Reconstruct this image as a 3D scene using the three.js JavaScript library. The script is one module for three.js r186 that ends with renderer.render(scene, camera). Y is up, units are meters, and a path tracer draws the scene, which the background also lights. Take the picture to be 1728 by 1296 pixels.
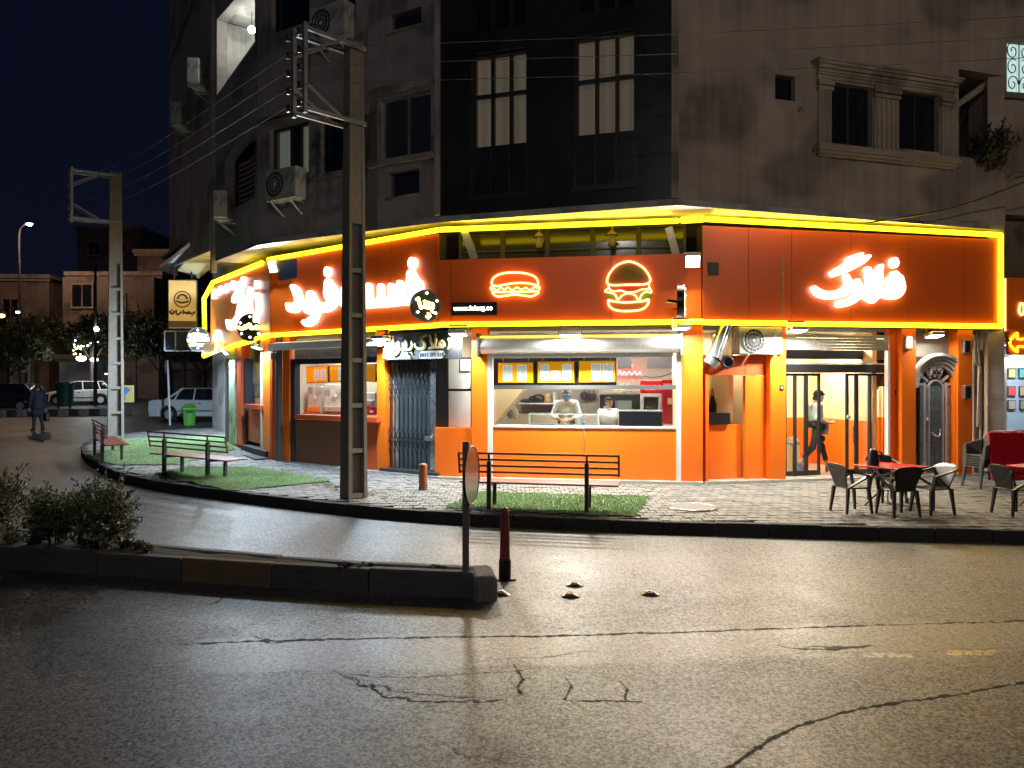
import * as THREE from 'three';
import { mergeGeometries } from 'three/addons/utils/BufferGeometryUtils.js';
import { RoundedBoxGeometry } from 'three/addons/geometries/RoundedBoxGeometry.js';
import { MarchingCubes } from 'three/addons/objects/MarchingCubes.js';
import { FontLoader } from 'three/addons/loaders/FontLoader.js';
import { TextGeometry } from 'three/addons/geometries/TextGeometry.js';
import { RectAreaLightUniformsLib } from 'three/addons/lights/RectAreaLightUniformsLib.js';

// ------------------------------------------------------------------ camera, sky, moon, exposure
RectAreaLightUniformsLib.init();
const scene = new THREE.Scene();
const EYE = 2.1, F = 1298, CX = 864, CY = 648;               // eye height; focal length and centre, in pixels of the 1728 x 1296 photograph
const camera = new THREE.PerspectiveCamera(2 * Math.atan(648 / 1298) * 180 / Math.PI, 4 / 3, 0.05, 600);
camera.position.set(0, EYE, 0);
camera.lookAt(0, EYE, -10);
const renderer = new THREE.WebGLRenderer({ antialias: true });
renderer.toneMapping = THREE.LinearToneMapping;
renderer.toneMappingExposure = 2.6;
renderer.shadowMap.enabled = true;

const skyData = new Float32Array(64 * 32 * 4);
for (let j = 0; j < 32; j++) for (let i = 0; i < 64; i++) {
  const up = Math.max(0, (j + 0.5) / 32 - 0.5) * 2, k = Math.pow(1 - up, 3);
  skyData.set([0.0006 + 0.0008 * k, 0.0011 + 0.0008 * k, 0.0038 + 0.0014 * k, 1], (j * 64 + i) * 4);
}
const skyTex = new THREE.DataTexture(skyData, 64, 32, THREE.RGBAFormat, THREE.FloatType);
skyTex.mapping = THREE.EquirectangularReflectionMapping; skyTex.magFilter = THREE.LinearFilter; skyTex.needsUpdate = true;
scene.background = skyTex; scene.environment = skyTex;
const moon = new THREE.DirectionalLight(new THREE.Color(0.75, 0.85, 1), 0.012);
moon.name = 'moonlight'; moon.position.set(-30, 60, 25); moon.castShadow = true;
moon.shadow.camera.left = -40; moon.shadow.camera.right = 40; moon.shadow.camera.top = 40; moon.shadow.camera.bottom = -40; moon.shadow.camera.far = 200;
scene.add(moon);

// ------------------------------------------------------------------ numbers and noise
let seed = 7;
const rnd = () => { seed = (seed + 0x6d2b79f5) | 0; let t = Math.imul(seed ^ (seed >>> 15), 1 | seed); t = (t + Math.imul(t ^ (t >>> 7), 61 | t)) ^ t; return ((t ^ (t >>> 14)) >>> 0) / 4294967296; };
const rr = (a, b) => a + (b - a) * rnd(), lerp = (a, b, t) => a + (b - a) * t, clamp = (x, a = 0, b = 1) => Math.min(b, Math.max(a, x));
const sstep = (a, b, x) => { const t = clamp((x - a) / (b - a)); return t * t * (3 - 2 * t); };
const hash = (x, y, s = 0) => { let h = Math.imul(x, 374761393) + Math.imul(y, 668265263) + Math.imul(s, 2147483647 ^ 0x5bd1e995); h = Math.imul(h ^ (h >>> 13), 1274126177); return ((h ^ (h >>> 16)) >>> 0) / 4294967296; };
// value noise with a period (in cells) so that textures tile
const vnoise = (x, y, p, s = 0) => {
  const xi = Math.floor(x), yi = Math.floor(y), fx = x - xi, fy = y - yi, u = fx * fx * (3 - 2 * fx), v = fy * fy * (3 - 2 * fy), m = (a) => ((a % p) + p) % p;
  return lerp(lerp(hash(m(xi), m(yi), s), hash(m(xi + 1), m(yi), s), u), lerp(hash(m(xi), m(yi + 1), s), hash(m(xi + 1), m(yi + 1), s), u), v);
};
const fbm = (x, y, p, o = 4, s = 0) => { let r = 0, a = 0.5, n = 0; for (let i = 0; i < o; i++) { r += a * vnoise(x, y, p, s + i); n += a; x *= 2; y *= 2; p *= 2; a *= 0.5; } return r / n; };
const toS = (c) => (c <= 0.0031308 ? 12.92 * c : 1.055 * Math.pow(c, 1 / 2.4) - 0.055);
const rgb = (r, g, b) => new THREE.Color().setRGB(r, g, b);   // linear

// a texture from fn(u, v) -> [r, g, b] (linear when srgb = true it is encoded) or a grey number
function tex(w, h, fn, { srgb = false, repeat = [1, 1], clampEdge = false } = {}) {
  const d = new Uint8Array(w * h * 4);
  for (let j = 0; j < h; j++) for (let i = 0; i < w; i++) {
    const c = fn((i + 0.5) / w, (j + 0.5) / h), a = typeof c === 'number' ? [c, c, c] : c, o = (j * w + i) * 4;
    for (let k = 0; k < 3; k++) d[o + k] = clamp(srgb ? toS(clamp(a[k])) : a[k]) * 255 + 0.5;
    d[o + 3] = a.length > 3 ? clamp(a[3]) * 255 : 255;
  }
  const t = new THREE.DataTexture(d, w, h); t.magFilter = THREE.LinearFilter; t.minFilter = THREE.LinearMipmapLinearFilter; t.generateMipmaps = true;
  if (!clampEdge) t.wrapS = t.wrapT = THREE.RepeatWrapping;
  if (srgb) t.colorSpace = THREE.SRGBColorSpace;
  t.repeat.set(...repeat); t.needsUpdate = true;
  return t;
}
function canvasTex(w, h, draw) {
  const c = document.createElement('canvas'); c.width = w; c.height = h; draw(c.getContext('2d'), w, h);
  const t = new THREE.CanvasTexture(c); t.colorSpace = THREE.SRGBColorSpace; t.magFilter = THREE.LinearFilter; return t;
}

// ------------------------------------------------------------------ geometry helpers
const V = (x, y, z) => new THREE.Vector3(x, y, z);
function clean(g) { const n = g.index ? g.toNonIndexed() : g.clone(); for (const k of Object.keys(n.attributes)) if (!['position', 'normal', 'uv'].includes(k)) n.deleteAttribute(k); if (!n.attributes.uv) n.setAttribute('uv', new THREE.BufferAttribute(new Float32Array(n.attributes.position.count * 2), 2)); n.clearGroups(); return n; }
const merge = (list) => mergeGeometries(list.map(clean));
// a box given by its faces, uv in metres
function boxG(x0, x1, y0, y1, z0, z1) {
  const P = [], N = [], U = [], I = [];
  const quad = (a, b, c, d, n, uv) => { const o = P.length / 3; for (const p of [a, b, c, d]) { P.push(...p); N.push(...n); U.push(p[uv[0]], p[uv[1]]); } I.push(o, o + 1, o + 2, o, o + 2, o + 3); };
  quad([x0, y0, z1], [x1, y0, z1], [x1, y1, z1], [x0, y1, z1], [0, 0, 1], [0, 1]);
  quad([x1, y0, z0], [x0, y0, z0], [x0, y1, z0], [x1, y1, z0], [0, 0, -1], [0, 1]);
  quad([x1, y0, z1], [x1, y0, z0], [x1, y1, z0], [x1, y1, z1], [1, 0, 0], [2, 1]);
  quad([x0, y0, z0], [x0, y0, z1], [x0, y1, z1], [x0, y1, z0], [-1, 0, 0], [2, 1]);
  quad([x0, y1, z1], [x1, y1, z1], [x1, y1, z0], [x0, y1, z0], [0, 1, 0], [0, 2]);
  quad([x0, y0, z0], [x1, y0, z0], [x1, y0, z1], [x0, y0, z1], [0, -1, 0], [0, 2]);
  const g = new THREE.BufferGeometry();
  g.setAttribute('position', new THREE.Float32BufferAttribute(P, 3)); g.setAttribute('normal', new THREE.Float32BufferAttribute(N, 3)); g.setAttribute('uv', new THREE.Float32BufferAttribute(U, 2)); g.setIndex(I);
  return g;
}
// rounded box given by its faces
function rbox(x0, x1, y0, y1, z0, z1, r = 0.01, seg = 2) { return new RoundedBoxGeometry(x1 - x0, y1 - y0, z1 - z0, seg, Math.min(r, (x1 - x0) / 2.1, (y1 - y0) / 2.1, (z1 - z0) / 2.1)).translate((x0 + x1) / 2, (y0 + y1) / 2, (z0 + z1) / 2); }
function cyl(a, b, r0, r1 = r0, seg = 12, open = false) {
  const A = a.isVector3 ? a : V(...a), B = b.isVector3 ? b : V(...b), d = B.clone().sub(A), g = new THREE.CylinderGeometry(r1, r0, d.length(), seg, 1, open);
  g.applyQuaternion(new THREE.Quaternion().setFromUnitVectors(V(0, 1, 0), d.clone().normalize())); g.translate((A.x + B.x) / 2, (A.y + B.y) / 2, (A.z + B.z) / 2); return g;
}
// a square bar from a to b, w across and h deep
function bar(a, b, w, h = w, up = [0, 0, 1]) {
  const A = V(...a), B = V(...b), d = B.clone().sub(A), L = d.length(); d.normalize();
  const x = V(...up).cross(d); if (x.lengthSq() < 1e-6) x.set(1, 0, 0); x.normalize(); const z = x.clone().cross(d);
  const g = boxG(-w / 2, w / 2, 0, L, -h / 2, h / 2); g.applyMatrix4(new THREE.Matrix4().makeBasis(x, d, z).setPosition(A)); return g;
}
const sph = (x, y, z, r, sx = 1, sy = 1, sz = 1, a = 14, b = 10) => new THREE.SphereGeometry(r, a, b).scale(sx, sy, sz).translate(x, y, z);
const tube = (pts, r, seg = 40, rad = 8, closed = false) => new THREE.TubeGeometry(new THREE.CatmullRomCurve3(pts.map((p) => (p.isVector3 ? p : V(...p))), closed, 'centripetal'), seg, r, rad, closed);
const extr = (shape, depth, z = 0, bevel = 0, steps = 8) => { const g = new THREE.ExtrudeGeometry(shape, { depth: depth - 2 * bevel, bevelEnabled: bevel > 0, bevelSize: bevel, bevelThickness: bevel, bevelSegments: 2, bevelOffset: -bevel, curveSegments: steps }); return g.translate(0, 0, z + bevel); };
// a profile of [z, y] points drawn out along x from 0 to len
const profile = (shape, len) => extr(shape, len).rotateY(Math.PI / 2);
const poly = (pts) => new THREE.Shape(pts.map((p) => new THREE.Vector2(p[0], p[1])));
// a solid letter stroke: path [x, y, half width], flat front with rounded shoulders, from z = 0 to depth
function stroke(pts, depth, z = 0, per = 7) {
  const c = new THREE.CatmullRomCurve3(pts.map((p) => V(p[0], p[1], p[2])), false, 'centripetal'), n = (pts.length - 1) * per, S = [];
  for (let i = 0; i <= n; i++) { const p = c.getPoint(i / n), t = c.getTangent(i / n); t.z = 0; t.normalize(); S.push([p.x, p.y, Math.max(0.002, p.z), t.x, t.y]); }
  const cap = (s, dir) => [0.35, 0.65, 0.85, 0.96, 1].map((k) => [s[0] + dir * s[3] * s[2] * k, s[1] + dir * s[4] * s[2] * k, s[2] * Math.sqrt(Math.max(0.0004, 1 - k * k)), s[3], s[4]]);
  const all = [...cap(S[0], -1).reverse(), ...S, ...cap(S[n], 1)], prof = [[-1, 0], [-1, 0.72], [-0.93, 0.9], [-0.8, 1], [0.8, 1], [0.93, 0.9], [1, 0.72], [1, 0]], P = [], I = [], m = prof.length;
  for (const s of all) for (const [a, b] of prof) P.push(s[0] - s[4] * s[2] * a, s[1] + s[3] * s[2] * a, z + b * depth);
  for (let i = 0; i + 1 < all.length; i++) for (let k = 0; k + 1 < m; k++) { const o = i * m + k; I.push(o, o + 1, o + m, o + 1, o + m + 1, o + m); }
  const g = new THREE.BufferGeometry(); g.setAttribute('position', new THREE.Float32BufferAttribute(P, 3)); g.setIndex(I); g.computeVertexNormals(); return g;
}

// ------------------------------------------------------------------ things, parts and facade frames
const taken = {};
const uname = (n) => { const k = taken[n] = (taken[n] ?? -1) + 1; return k ? n + '_' + String(k).padStart(3, '0') : n; };
function tag(o, label, category, group, kind) { if (label) o.userData.label = label; if (category) o.userData.category = category; if (group) o.userData.group = group; if (kind) o.userData.kind = kind; return o; }
function thing(name, label, category, pos = [0, 0, 0], ry = 0, group) { const g = new THREE.Group(); g.name = uname(name); g.position.set(...pos); g.rotation.y = ry; scene.add(g); g.fr = [0, 0, 0]; return tag(g, label, category, group); }
function part(parent, name, geom, mat, label) { const m = new THREE.Mesh(geom, mat); m.name = name; m.castShadow = m.receiveShadow = true; if (label) m.userData.label = label; parent.add(m); return m; }
function structure(name, geom, mat) { const m = new THREE.Mesh(geom, mat); m.name = uname(name); m.castShadow = m.receiveShadow = true; m.userData.kind = 'structure'; scene.add(m); return m; }
// a vertical plane through two ground points (x, z), left to right as seen; local x runs along it, z comes out of it
function plane(a, b) {
  const L = Math.hypot(b[0] - a[0], b[1] - a[1]), t = [(b[0] - a[0]) / L, (b[1] - a[1]) / L], n = [-t[1], t[0]];
  const p = { a, b, L, t, n, ry: Math.atan2(-t[1], t[0]) };
  p.hit = (px, off = 0) => { const dx = (px - CX) / F, o = [a[0] + off * n[0], a[1] + off * n[1]], s = (o[0] * n[0] + o[1] * n[1]) / (dx * n[0] - n[1]); return { d: s, u: (s * dx - a[0]) * t[0] + (-s - a[1]) * t[1] }; };
  p.u = (px, off = 0) => p.hit(px, off).u;
  p.y = (py, px, off = 0) => EYE + (CY - py) / F * p.hit(px, off).d;
  p.pt = (u, y, z = 0) => [a[0] + t[0] * u + n[0] * z, y, a[1] + t[1] * u + n[1] * z];
  return p;
}
// a thing on a facade: its group stands at (u, y, z) of the plane and its parts are given in plane coordinates
function fthing(pl, u, y, z, name, label, category, group) { const g = thing(name, label, category, pl.pt(u, y, z), pl.ry, group); g.fr = [u, y, z]; g.pl = pl; return g; }
const fg = (g, geom) => geom.translate(-g.fr[0], -g.fr[1], -g.fr[2]);
const fbox = (g, name, u0, u1, y0, y1, z0, z1, mat, parent = g, label) => part(parent, name, fg(g, boxG(u0, u1, y0, y1, z0, z1)), mat, label);
// the same by photograph pixels, measured on the front face z1
function fpx(g, name, x0, x1, y0, y1, z0, z1, mat, parent = g, label) { const pl = g.pl, xm = (x0 + x1) / 2; return fbox(g, name, pl.u(x0, z1), pl.u(x1, z1), pl.y(y1, xm, z1), pl.y(y0, xm, z1), z0, z1, mat, parent, label); }
// a wall sheet with openings: extruded from z0 to z1
function fwall(g, name, outline, holes, z0, z1, mat, parent = g) { const s = poly(outline); for (const h of holes) s.holes.push(new THREE.Path(h.map((p) => new THREE.Vector2(p[0], p[1])))); return part(parent, name, fg(g, extr(s, z1 - z0, z0)), mat); }
const rect = (u0, u1, y0, y1) => [[u0, y0], [u1, y0], [u1, y1], [u0, y1]];

// the ground rises gently away from the camera
const H = (d) => { const t = Math.max(0, d - 10); return 0.024 * t * t / (t + 2); };
const KERB = 0.17;
// where the ground (plus h) is seen at a pixel
function gpt(px, py, h = 0) { let d = 10; for (let i = 0; i < 30; i++) d = 0.5 * d + 0.5 * F * (EYE - H(d) - h) / (py - CY); return { x: (px - CX) / F * d, z: -d, d, y: H(d) + h }; }
const at = (px, py, d) => [(px - CX) / F * d, EYE + (CY - py) / F * d, -d];
function inside(x, y, pg) { let c = false; for (let i = 0, j = pg.length - 1; i < pg.length; j = i++) { const [xi, yi] = pg[i], [xj, yj] = pg[j]; if ((yi > y) !== (yj > y) && x < (xj - xi) * (y - yi) / (yj - yi) + xi) c = !c; } return c; }

// ------------------------------------------------------------------ materials
const std = (c, roughness = 0.7, o = {}) => new THREE.MeshStandardMaterial({ color: c, roughness, ...o });
const phys = (c, roughness, o = {}) => new THREE.MeshPhysicalMaterial({ color: c, roughness, ...o });
const glow = (r, g, b, k = 1) => new THREE.MeshStandardMaterial({ color: rgb(0.6, 0.6, 0.6), roughness: 0.5, emissive: rgb(r, g, b), emissiveIntensity: k });
const rep = (t, x, y = x) => { const c = t.clone(); c.repeat.set(x, y); c.needsUpdate = true; return c; };
const grimeT = tex(512, 512, (u, v) => { const n = fbm(u * 6, v * 6, 6, 6, 3), s = fbm(u * 40, v * 2.0, 40, 3, 9), p = fbm(u * 3, v * 3, 3, 3, 21); const k = 0.62 + 0.34 * n + 0.3 * (s - 0.5) - 0.3 * sstep(0.5, 0.72, p); return [k, k * 0.985, k * 0.96]; }, { srgb: true });
const grainT = tex(256, 256, (u, v) => 0.35 * vnoise(u * 120, v * 120, 120, 1) + 0.3 * vnoise(u * 50, v * 50, 50, 2) + 0.35 * fbm(u * 12, v * 12, 12, 3, 5));
const concT = tex(256, 256, (u, v) => { const k = 0.72 + 0.3 * fbm(u * 8, v * 8, 8, 5, 31) + 0.1 * (vnoise(u * 100, v * 100, 100, 4) - 0.5) - 0.25 * sstep(0.62, 0.8, fbm(u * 5, v * 5, 5, 3, 77)); return [k, k * 0.98, k * 0.95]; }, { srgb: true });
const smudgeT = tex(256, 256, (u, v) => 0.72 + 0.35 * (fbm(u * 5, v * 5, 5, 5, 51) - 0.5) + 0.12 * (vnoise(u * 60, v * 60, 60, 8) - 0.5));
const panelT = tex(256, 256, (u, v) => { const k = 0.92 + 0.12 * (fbm(u * 3, v * 3, 3, 4, 88) - 0.5) - 0.03 * sstep(0.62, 0.8, fbm(u * 9, v * 2, 9, 3, 95)); return [k, k, k]; }, { srgb: true });
const warpT = tex(128, 128, (u, v) => fbm(u * 3, v * 3, 3, 2, 201));
const woodT = tex(256, 256, (u, v) => { const k = 0.6 + 0.5 * fbm(u * 3, v * 40, 8, 4, 61); return [k, k * 0.93, k * 0.9]; }, { srgb: true });
const foldT = tex(256, 64, (u) => { const k = 0.86 + 0.12 * Math.sin(u * 90 + 6 * vnoise(u * 8, 0.5, 8, 4)) * (0.5 + 0.5 * vnoise(u * 16, 3, 16, 9)); return k; });

const M = {
  plaster: std(rgb(0.42, 0.355, 0.31), 0.9, { map: rep(grimeT, 0.28), bumpMap: rep(grainT, 1.2), bumpScale: 0.012 }),
  plasterGrey: std(rgb(0.40, 0.36, 0.36), 0.9, { map: rep(grimeT, 0.4), bumpMap: rep(grainT, 1.5), bumpScale: 0.01 }),
  trim: std(rgb(0.40, 0.34, 0.28), 0.8, { map: rep(grimeT, 0.5), bumpMap: rep(grainT, 2), bumpScale: 0.006 }),
  darkStone: phys(rgb(0.021, 0.022, 0.026), 0.45, { map: rep(grimeT, 0.35), roughnessMap: rep(smudgeT, 0.6) }),
  darkFrame: phys(rgb(0.02, 0.02, 0.022), 0.4),
  soffit: std(rgb(0.4, 0.4, 0.39), 0.6, { map: rep(grimeT, 0.6) }),
  fascia: phys(rgb(0.94, 0.15, 0.008), 0.38, { map: rep(panelT, 0.4), bumpMap: rep(warpT, 0.35), bumpScale: 0.008, clearcoat: 0.12, clearcoatRoughness: 0.35 }),
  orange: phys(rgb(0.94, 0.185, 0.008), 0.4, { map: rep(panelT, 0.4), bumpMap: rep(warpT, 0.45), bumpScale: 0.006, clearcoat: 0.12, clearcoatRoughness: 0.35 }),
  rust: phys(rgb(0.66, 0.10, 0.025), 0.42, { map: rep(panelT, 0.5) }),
  brown: phys(rgb(0.24, 0.085, 0.035), 0.45, { map: rep(panelT, 0.5) }),  // orange cladding of the kiosk front, its shade mixed into the colour
  white: phys(rgb(0.72, 0.73, 0.73), 0.4, { map: rep(panelT, 0.8) }),
  alu: phys(rgb(0.62, 0.63, 0.64), 0.35, { metalness: 0.5, roughnessMap: rep(smudgeT, 1) }),
  steel: phys(rgb(0.42, 0.43, 0.45), 0.4, { metalness: 0.85, roughnessMap: rep(smudgeT, 1.2) }),
  galv: phys(rgb(0.5, 0.54, 0.57), 0.32, { metalness: 0.8, roughnessMap: rep(smudgeT, 2) }),
  black: phys(rgb(0.012, 0.012, 0.013), 0.45),
  blackPlastic: phys(rgb(0.01, 0.01, 0.011), 0.5, { roughnessMap: rep(smudgeT, 1) }),
  dark: std(rgb(0.03, 0.03, 0.034), 0.7),
  navy: phys(rgb(0.02, 0.026, 0.05), 0.4),
  marble: phys(rgb(0.55, 0.54, 0.5), 0.4, { map: rep(grimeT, 1.1) }),
  concrete: std(rgb(0.2, 0.187, 0.16), 0.85, { map: rep(concT, 1.1), bumpMap: rep(grainT, 3), bumpScale: 0.006 }),
  soil: std(rgb(0.06, 0.05, 0.038), 0.95, { map: rep(concT, 2), bumpMap: rep(grainT, 3), bumpScale: 0.03 }),
  cream: std(rgb(0.72, 0.6, 0.36), 0.75, { map: rep(panelT, 0.5) }),
  wallBeige: std(rgb(0.55, 0.48, 0.38), 0.6, { map: rep(panelT, 0.6) }),
  ceil: std(rgb(0.6, 0.58, 0.54), 0.8),
  floorTile: phys(rgb(0.5, 0.4, 0.27), 0.35, { map: rep(grimeT, 0.8) }),
  glass: phys(rgb(0.95, 0.97, 0.96), 0.03, { transmission: 1, thickness: 0, ior: 1.5 }),
  darkGlass: phys(rgb(0.012, 0.014, 0.018), 0.08, { clearcoat: 0.6 }),
  red: phys(rgb(0.42, 0.008, 0.014), 0.35, { roughnessMap: rep(smudgeT, 1) }),
  redPaint: phys(rgb(0.3, 0.035, 0.028), 0.45, { map: rep(concT, 2), roughnessMap: rep(smudgeT, 1.5) }),
  wood: std(rgb(0.22, 0.055, 0.035), 0.55, { map: rep(woodT, 0.8) }),
  legMetal: phys(rgb(0.035, 0.04, 0.045), 0.5, { map: rep(concT, 2) }),
  acWhite: phys(rgb(0.58, 0.57, 0.53), 0.5, { map: rep(grimeT, 1.3) }),
  wire: std(rgb(0.02, 0.02, 0.02), 0.6),
};

// ------------------------------------------------------------------ road
const ROADT = 6;                                                        // metres per tile of asphalt
function asphalt(x, z) {
  const u = x / ROADT, v = z / ROADT;
  const g1 = vnoise(u * 820, v * 820, 820, 11), g2 = vnoise(u * 330, v * 330, 330, 12), mid = fbm(u * 22, v * 22, 22, 2, 13), big = fbm(u * 4, v * 4, 4, 2, 17);
  return { h: 0.72 * g1 + 0.24 * g2 + 0.04 * mid, g1, g2, mid, big };
}
const tone = (a) => { const k = 0.047 * (0.5 + 0.55 * a.mid + 0.7 * (a.big - 0.35)) * (0.3 + 1.7 * a.g1 * a.g1 + 0.75 * (a.g2 - 0.3) + (a.g1 * a.g2 > 0.66 ? 1.6 : 0)); return [k, k * 0.985, k * 0.96]; };
const rough = (a) => clamp(0.57 + 0.16 * (a.big - 0.5) + 0.14 * (a.mid - 0.5) + 0.12 * (a.g2 - 0.5), 0.4, 0.85);
const shine = (a) => { const k = clamp(0.28 + 1.3 * sstep(0.32, 0.82, 0.6 * a.g1 + 0.4 * a.g2)); return [k, k, k, k]; };       // pores between the stones do not mirror
const farA = new Array(768 * 768);
for (let j = 0; j < 768; j++) for (let i = 0; i < 768; i++) farA[j * 768 + i] = asphalt((i + 0.5) / 768 * ROADT, (j + 0.5) / 768 * ROADT);
const pick = (f) => (u, v) => f(farA[Math.min(767, Math.floor(v * 768)) * 768 + Math.min(767, Math.floor(u * 768))]);
M.roadFar = phys(rgb(1, 1, 1), 1, { specularIntensityMap: tex(768, 768, pick(shine), { repeat: [1 / ROADT, 1 / ROADT] }), map: tex(768, 768, pick(tone), { srgb: true, repeat: [1 / ROADT, 1 / ROADT] }), roughnessMap: tex(768, 768, pick(rough), { repeat: [1 / ROADT, 1 / ROADT] }), bumpMap: tex(768, 768, pick((a) => a.h), { repeat: [1 / ROADT, 1 / ROADT] }), bumpScale: 0.0018, clearcoat: 0.5, clearcoatRoughness: 0.46 });
M.roadFar.clearcoatMap = M.roadFar.specularIntensityMap;
// the near carriageway has its own cracks, seams and patches
const NX0 = -7, NX1 = 7, NZ0 = 3, NZ1 = 10, NW = 2048, NH = 1024;
const crack = new Float32Array(NW * NH), smooth = new Float32Array(NW * NH), paintY = new Float32Array(NW * NH), paintW = new Float32Array(NW * NH);
function stamp(buf, x, d, r, val = 1) {
  const ci = (x - NX0) / (NX1 - NX0) * NW, cj = (d - NZ0) / (NZ1 - NZ0) * NH, ri = r / (NX1 - NX0) * NW, rj = r / (NZ1 - NZ0) * NH;
  for (let j = Math.max(0, Math.floor(cj - rj - 1)); j <= Math.min(NH - 1, cj + rj + 1); j++) for (let i = Math.max(0, Math.floor(ci - ri - 1)); i <= Math.min(NW - 1, ci + ri + 1); i++) {
    const q = Math.hypot((i + 0.5 - ci) / ri, (j + 0.5 - cj) / rj); if (q < 1.15) buf[j * NW + i] = Math.max(buf[j * NW + i], val * clamp((1.15 - q) / 0.3));
  }
}
function line(pts, r, jit = 0.012, val = 1, buf = crack) {
  const W = pts.map(([a, b]) => gpt(a, b));
  for (let k = 0; k + 1 < W.length; k++) { const L = Math.hypot(W[k + 1].x - W[k].x, W[k + 1].d - W[k].d), n = Math.ceil(L / 0.006); for (let i = 0; i <= n; i++) { const t = i / n, w = fbm((W[k].x + t * L) * 9, k * 3.1 + 1, 512, 3, 5) - 0.5, w2 = vnoise(t * L * 30, k + 9, 512, 6); stamp(buf, lerp(W[k].x, W[k + 1].x, t) + w * jit * 3, lerp(W[k].d, W[k + 1].d, t) + w * jit * 4, r * (0.22 + 0.95 * w2 * w2 + 0.35 * vnoise(t * L * 6, k + 3, 512, 8)), val); } }
}
line([[300, 1088], [435, 1082], [560, 1079], [700, 1076], [900, 1074], [1150, 1067], [1450, 1056], [1728, 1048]], 0.022, 0.015);
line([[1180, 1330], [1230, 1296], [1300, 1248], [1350, 1224], [1450, 1196], [1600, 1175], [1728, 1152]], 0.018, 0.014);
line([[560, 1137], [640, 1142], [720, 1143], [800, 1137], [870, 1134], [912, 1125]], 0.009, 0.02, 0.8);
line([[866, 1120], [873, 1133], [883, 1146], [873, 1160], [880, 1173]], 0.013, 0.006);
line([[953, 1141], [965, 1158], [952, 1181]], 0.012, 0.006); line([[1046, 1148], [1058, 1163], [1054, 1181]], 0.012, 0.006);
line([[935, 1180], [1000, 1184], [1040, 1183], [1082, 1185]], 0.012, 0.01); line([[1055, 1180], [1090, 1178]], 0.006, 0.01);
line([[590, 1142], [620, 1158], [660, 1178], [720, 1187], [800, 1183], [850, 1180]], 0.014, 0.03); line([[610, 1150], [700, 1172], [800, 1176]], 0.012, 0.03, 0.8);
line([[325, 1026], [365, 1017], [380, 1006], [410, 1001], [430, 1004]], 0.012, 0.012); line([[420, 1073], [470, 1083], [540, 1082]], 0.016, 0.03, 0.9);
line([[800, 1106], [850, 1112], [930, 1108], [1010, 1096]], 0.008, 0.02, 0.7); line([[555, 1130], [600, 1150]], 0.01, 0.01, 0.7);
line([[1110, 1118], [1250, 1109], [1400, 1101], [1560, 1100], [1728, 1092]], 0.006, 0.02, 0.6);
line([[1310, 1089], [1350, 1096], [1400, 1097], [1466, 1090]], 0.02, 0.01, 0.9); line([[1360, 1093], [1460, 1091]], 0.03, 0.02, 0.8);
line([[800, 1268], [870, 1280], [960, 1276]], 0.006, 0.02, 0.5); line([[720, 1250], [770, 1268], [850, 1290]], 0.01, 0.03, 0.5);
for (let k = 0; k < 900; k++) { const px = rr(340, 1728), g = gpt(px, lerp(1082, 1048, (px - 340) / 1388) + rr(4, 46)); stamp(smooth, g.x, g.d, rr(0.06, 0.16), 0.75); }
for (let k = 0; k < 70; k++) { const a = gpt(rr(1458, 1538), rr(1102, 1109)); stamp(paintW, a.x, a.d, 0.02, rr(0.5, 1)); const b = gpt(rr(1600, 1678), rr(1098, 1105)); stamp(paintY, b.x, b.d, 0.02, rr(0.5, 1)); }
const nearA = new Array(NW * NH);
for (let j = 0; j < NH; j++) for (let i = 0; i < NW; i++) { const a = asphalt(NX0 + (i + 0.5) / NW * 14 + 600, (j + 0.5) / NH * 7 + NZ0); const q = j * NW + i; a.c = crack[q]; a.s = smooth[q] * (0.4 + 0.6 * a.mid); a.pw = paintW[q] * (a.g2 > 0.35 ? 1 : 0.3); a.py = paintY[q] * (a.g2 > 0.35 ? 1 : 0.3); nearA[q] = a; }
const npick = (f) => (u, v) => f(nearA[Math.min(NH - 1, Math.floor(v * NH)) * NW + Math.min(NW - 1, Math.floor(u * NW))]);
M.roadNear = phys(rgb(1, 1, 1), 1, {
  specularIntensityMap: tex(NW, NH, npick((a) => { const q = shine(a); const k = lerp(q[3], 0.75, 0.4 * a.s) * (1 - 0.8 * a.c); return [k, k, k, k]; }), { clampEdge: true }),
  map: tex(NW, NH, npick((a) => { const t = tone(a), k = (1 - 0.72 * a.c) * (1 + 0.35 * a.s); return [lerp(lerp(t[0] * k, 0.4, a.pw * 0.6), 0.42, a.py * 0.6), lerp(lerp(t[1] * k, 0.4, a.pw * 0.6), 0.3, a.py * 0.6), lerp(lerp(t[2] * k, 0.4, a.pw * 0.6), 0.08, a.py * 0.6)]; }), { srgb: true, clampEdge: true }),
  roughnessMap: tex(NW, NH, npick((a) => clamp(rough(a) * (1 - 0.22 * a.s) + 0.3 * a.c)), { clampEdge: true }),
  bumpMap: tex(NW, NH, npick((a) => clamp(0.5 + 0.42 * lerp(a.h, 0.55, 0.55 * a.s) - 0.5 * a.c)), { clampEdge: true }), bumpScale: 0.003, clearcoat: 0.5, clearcoatRoughness: 0.46,
});
M.roadNear.clearcoatMap = M.roadNear.specularIntensityMap;
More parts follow.
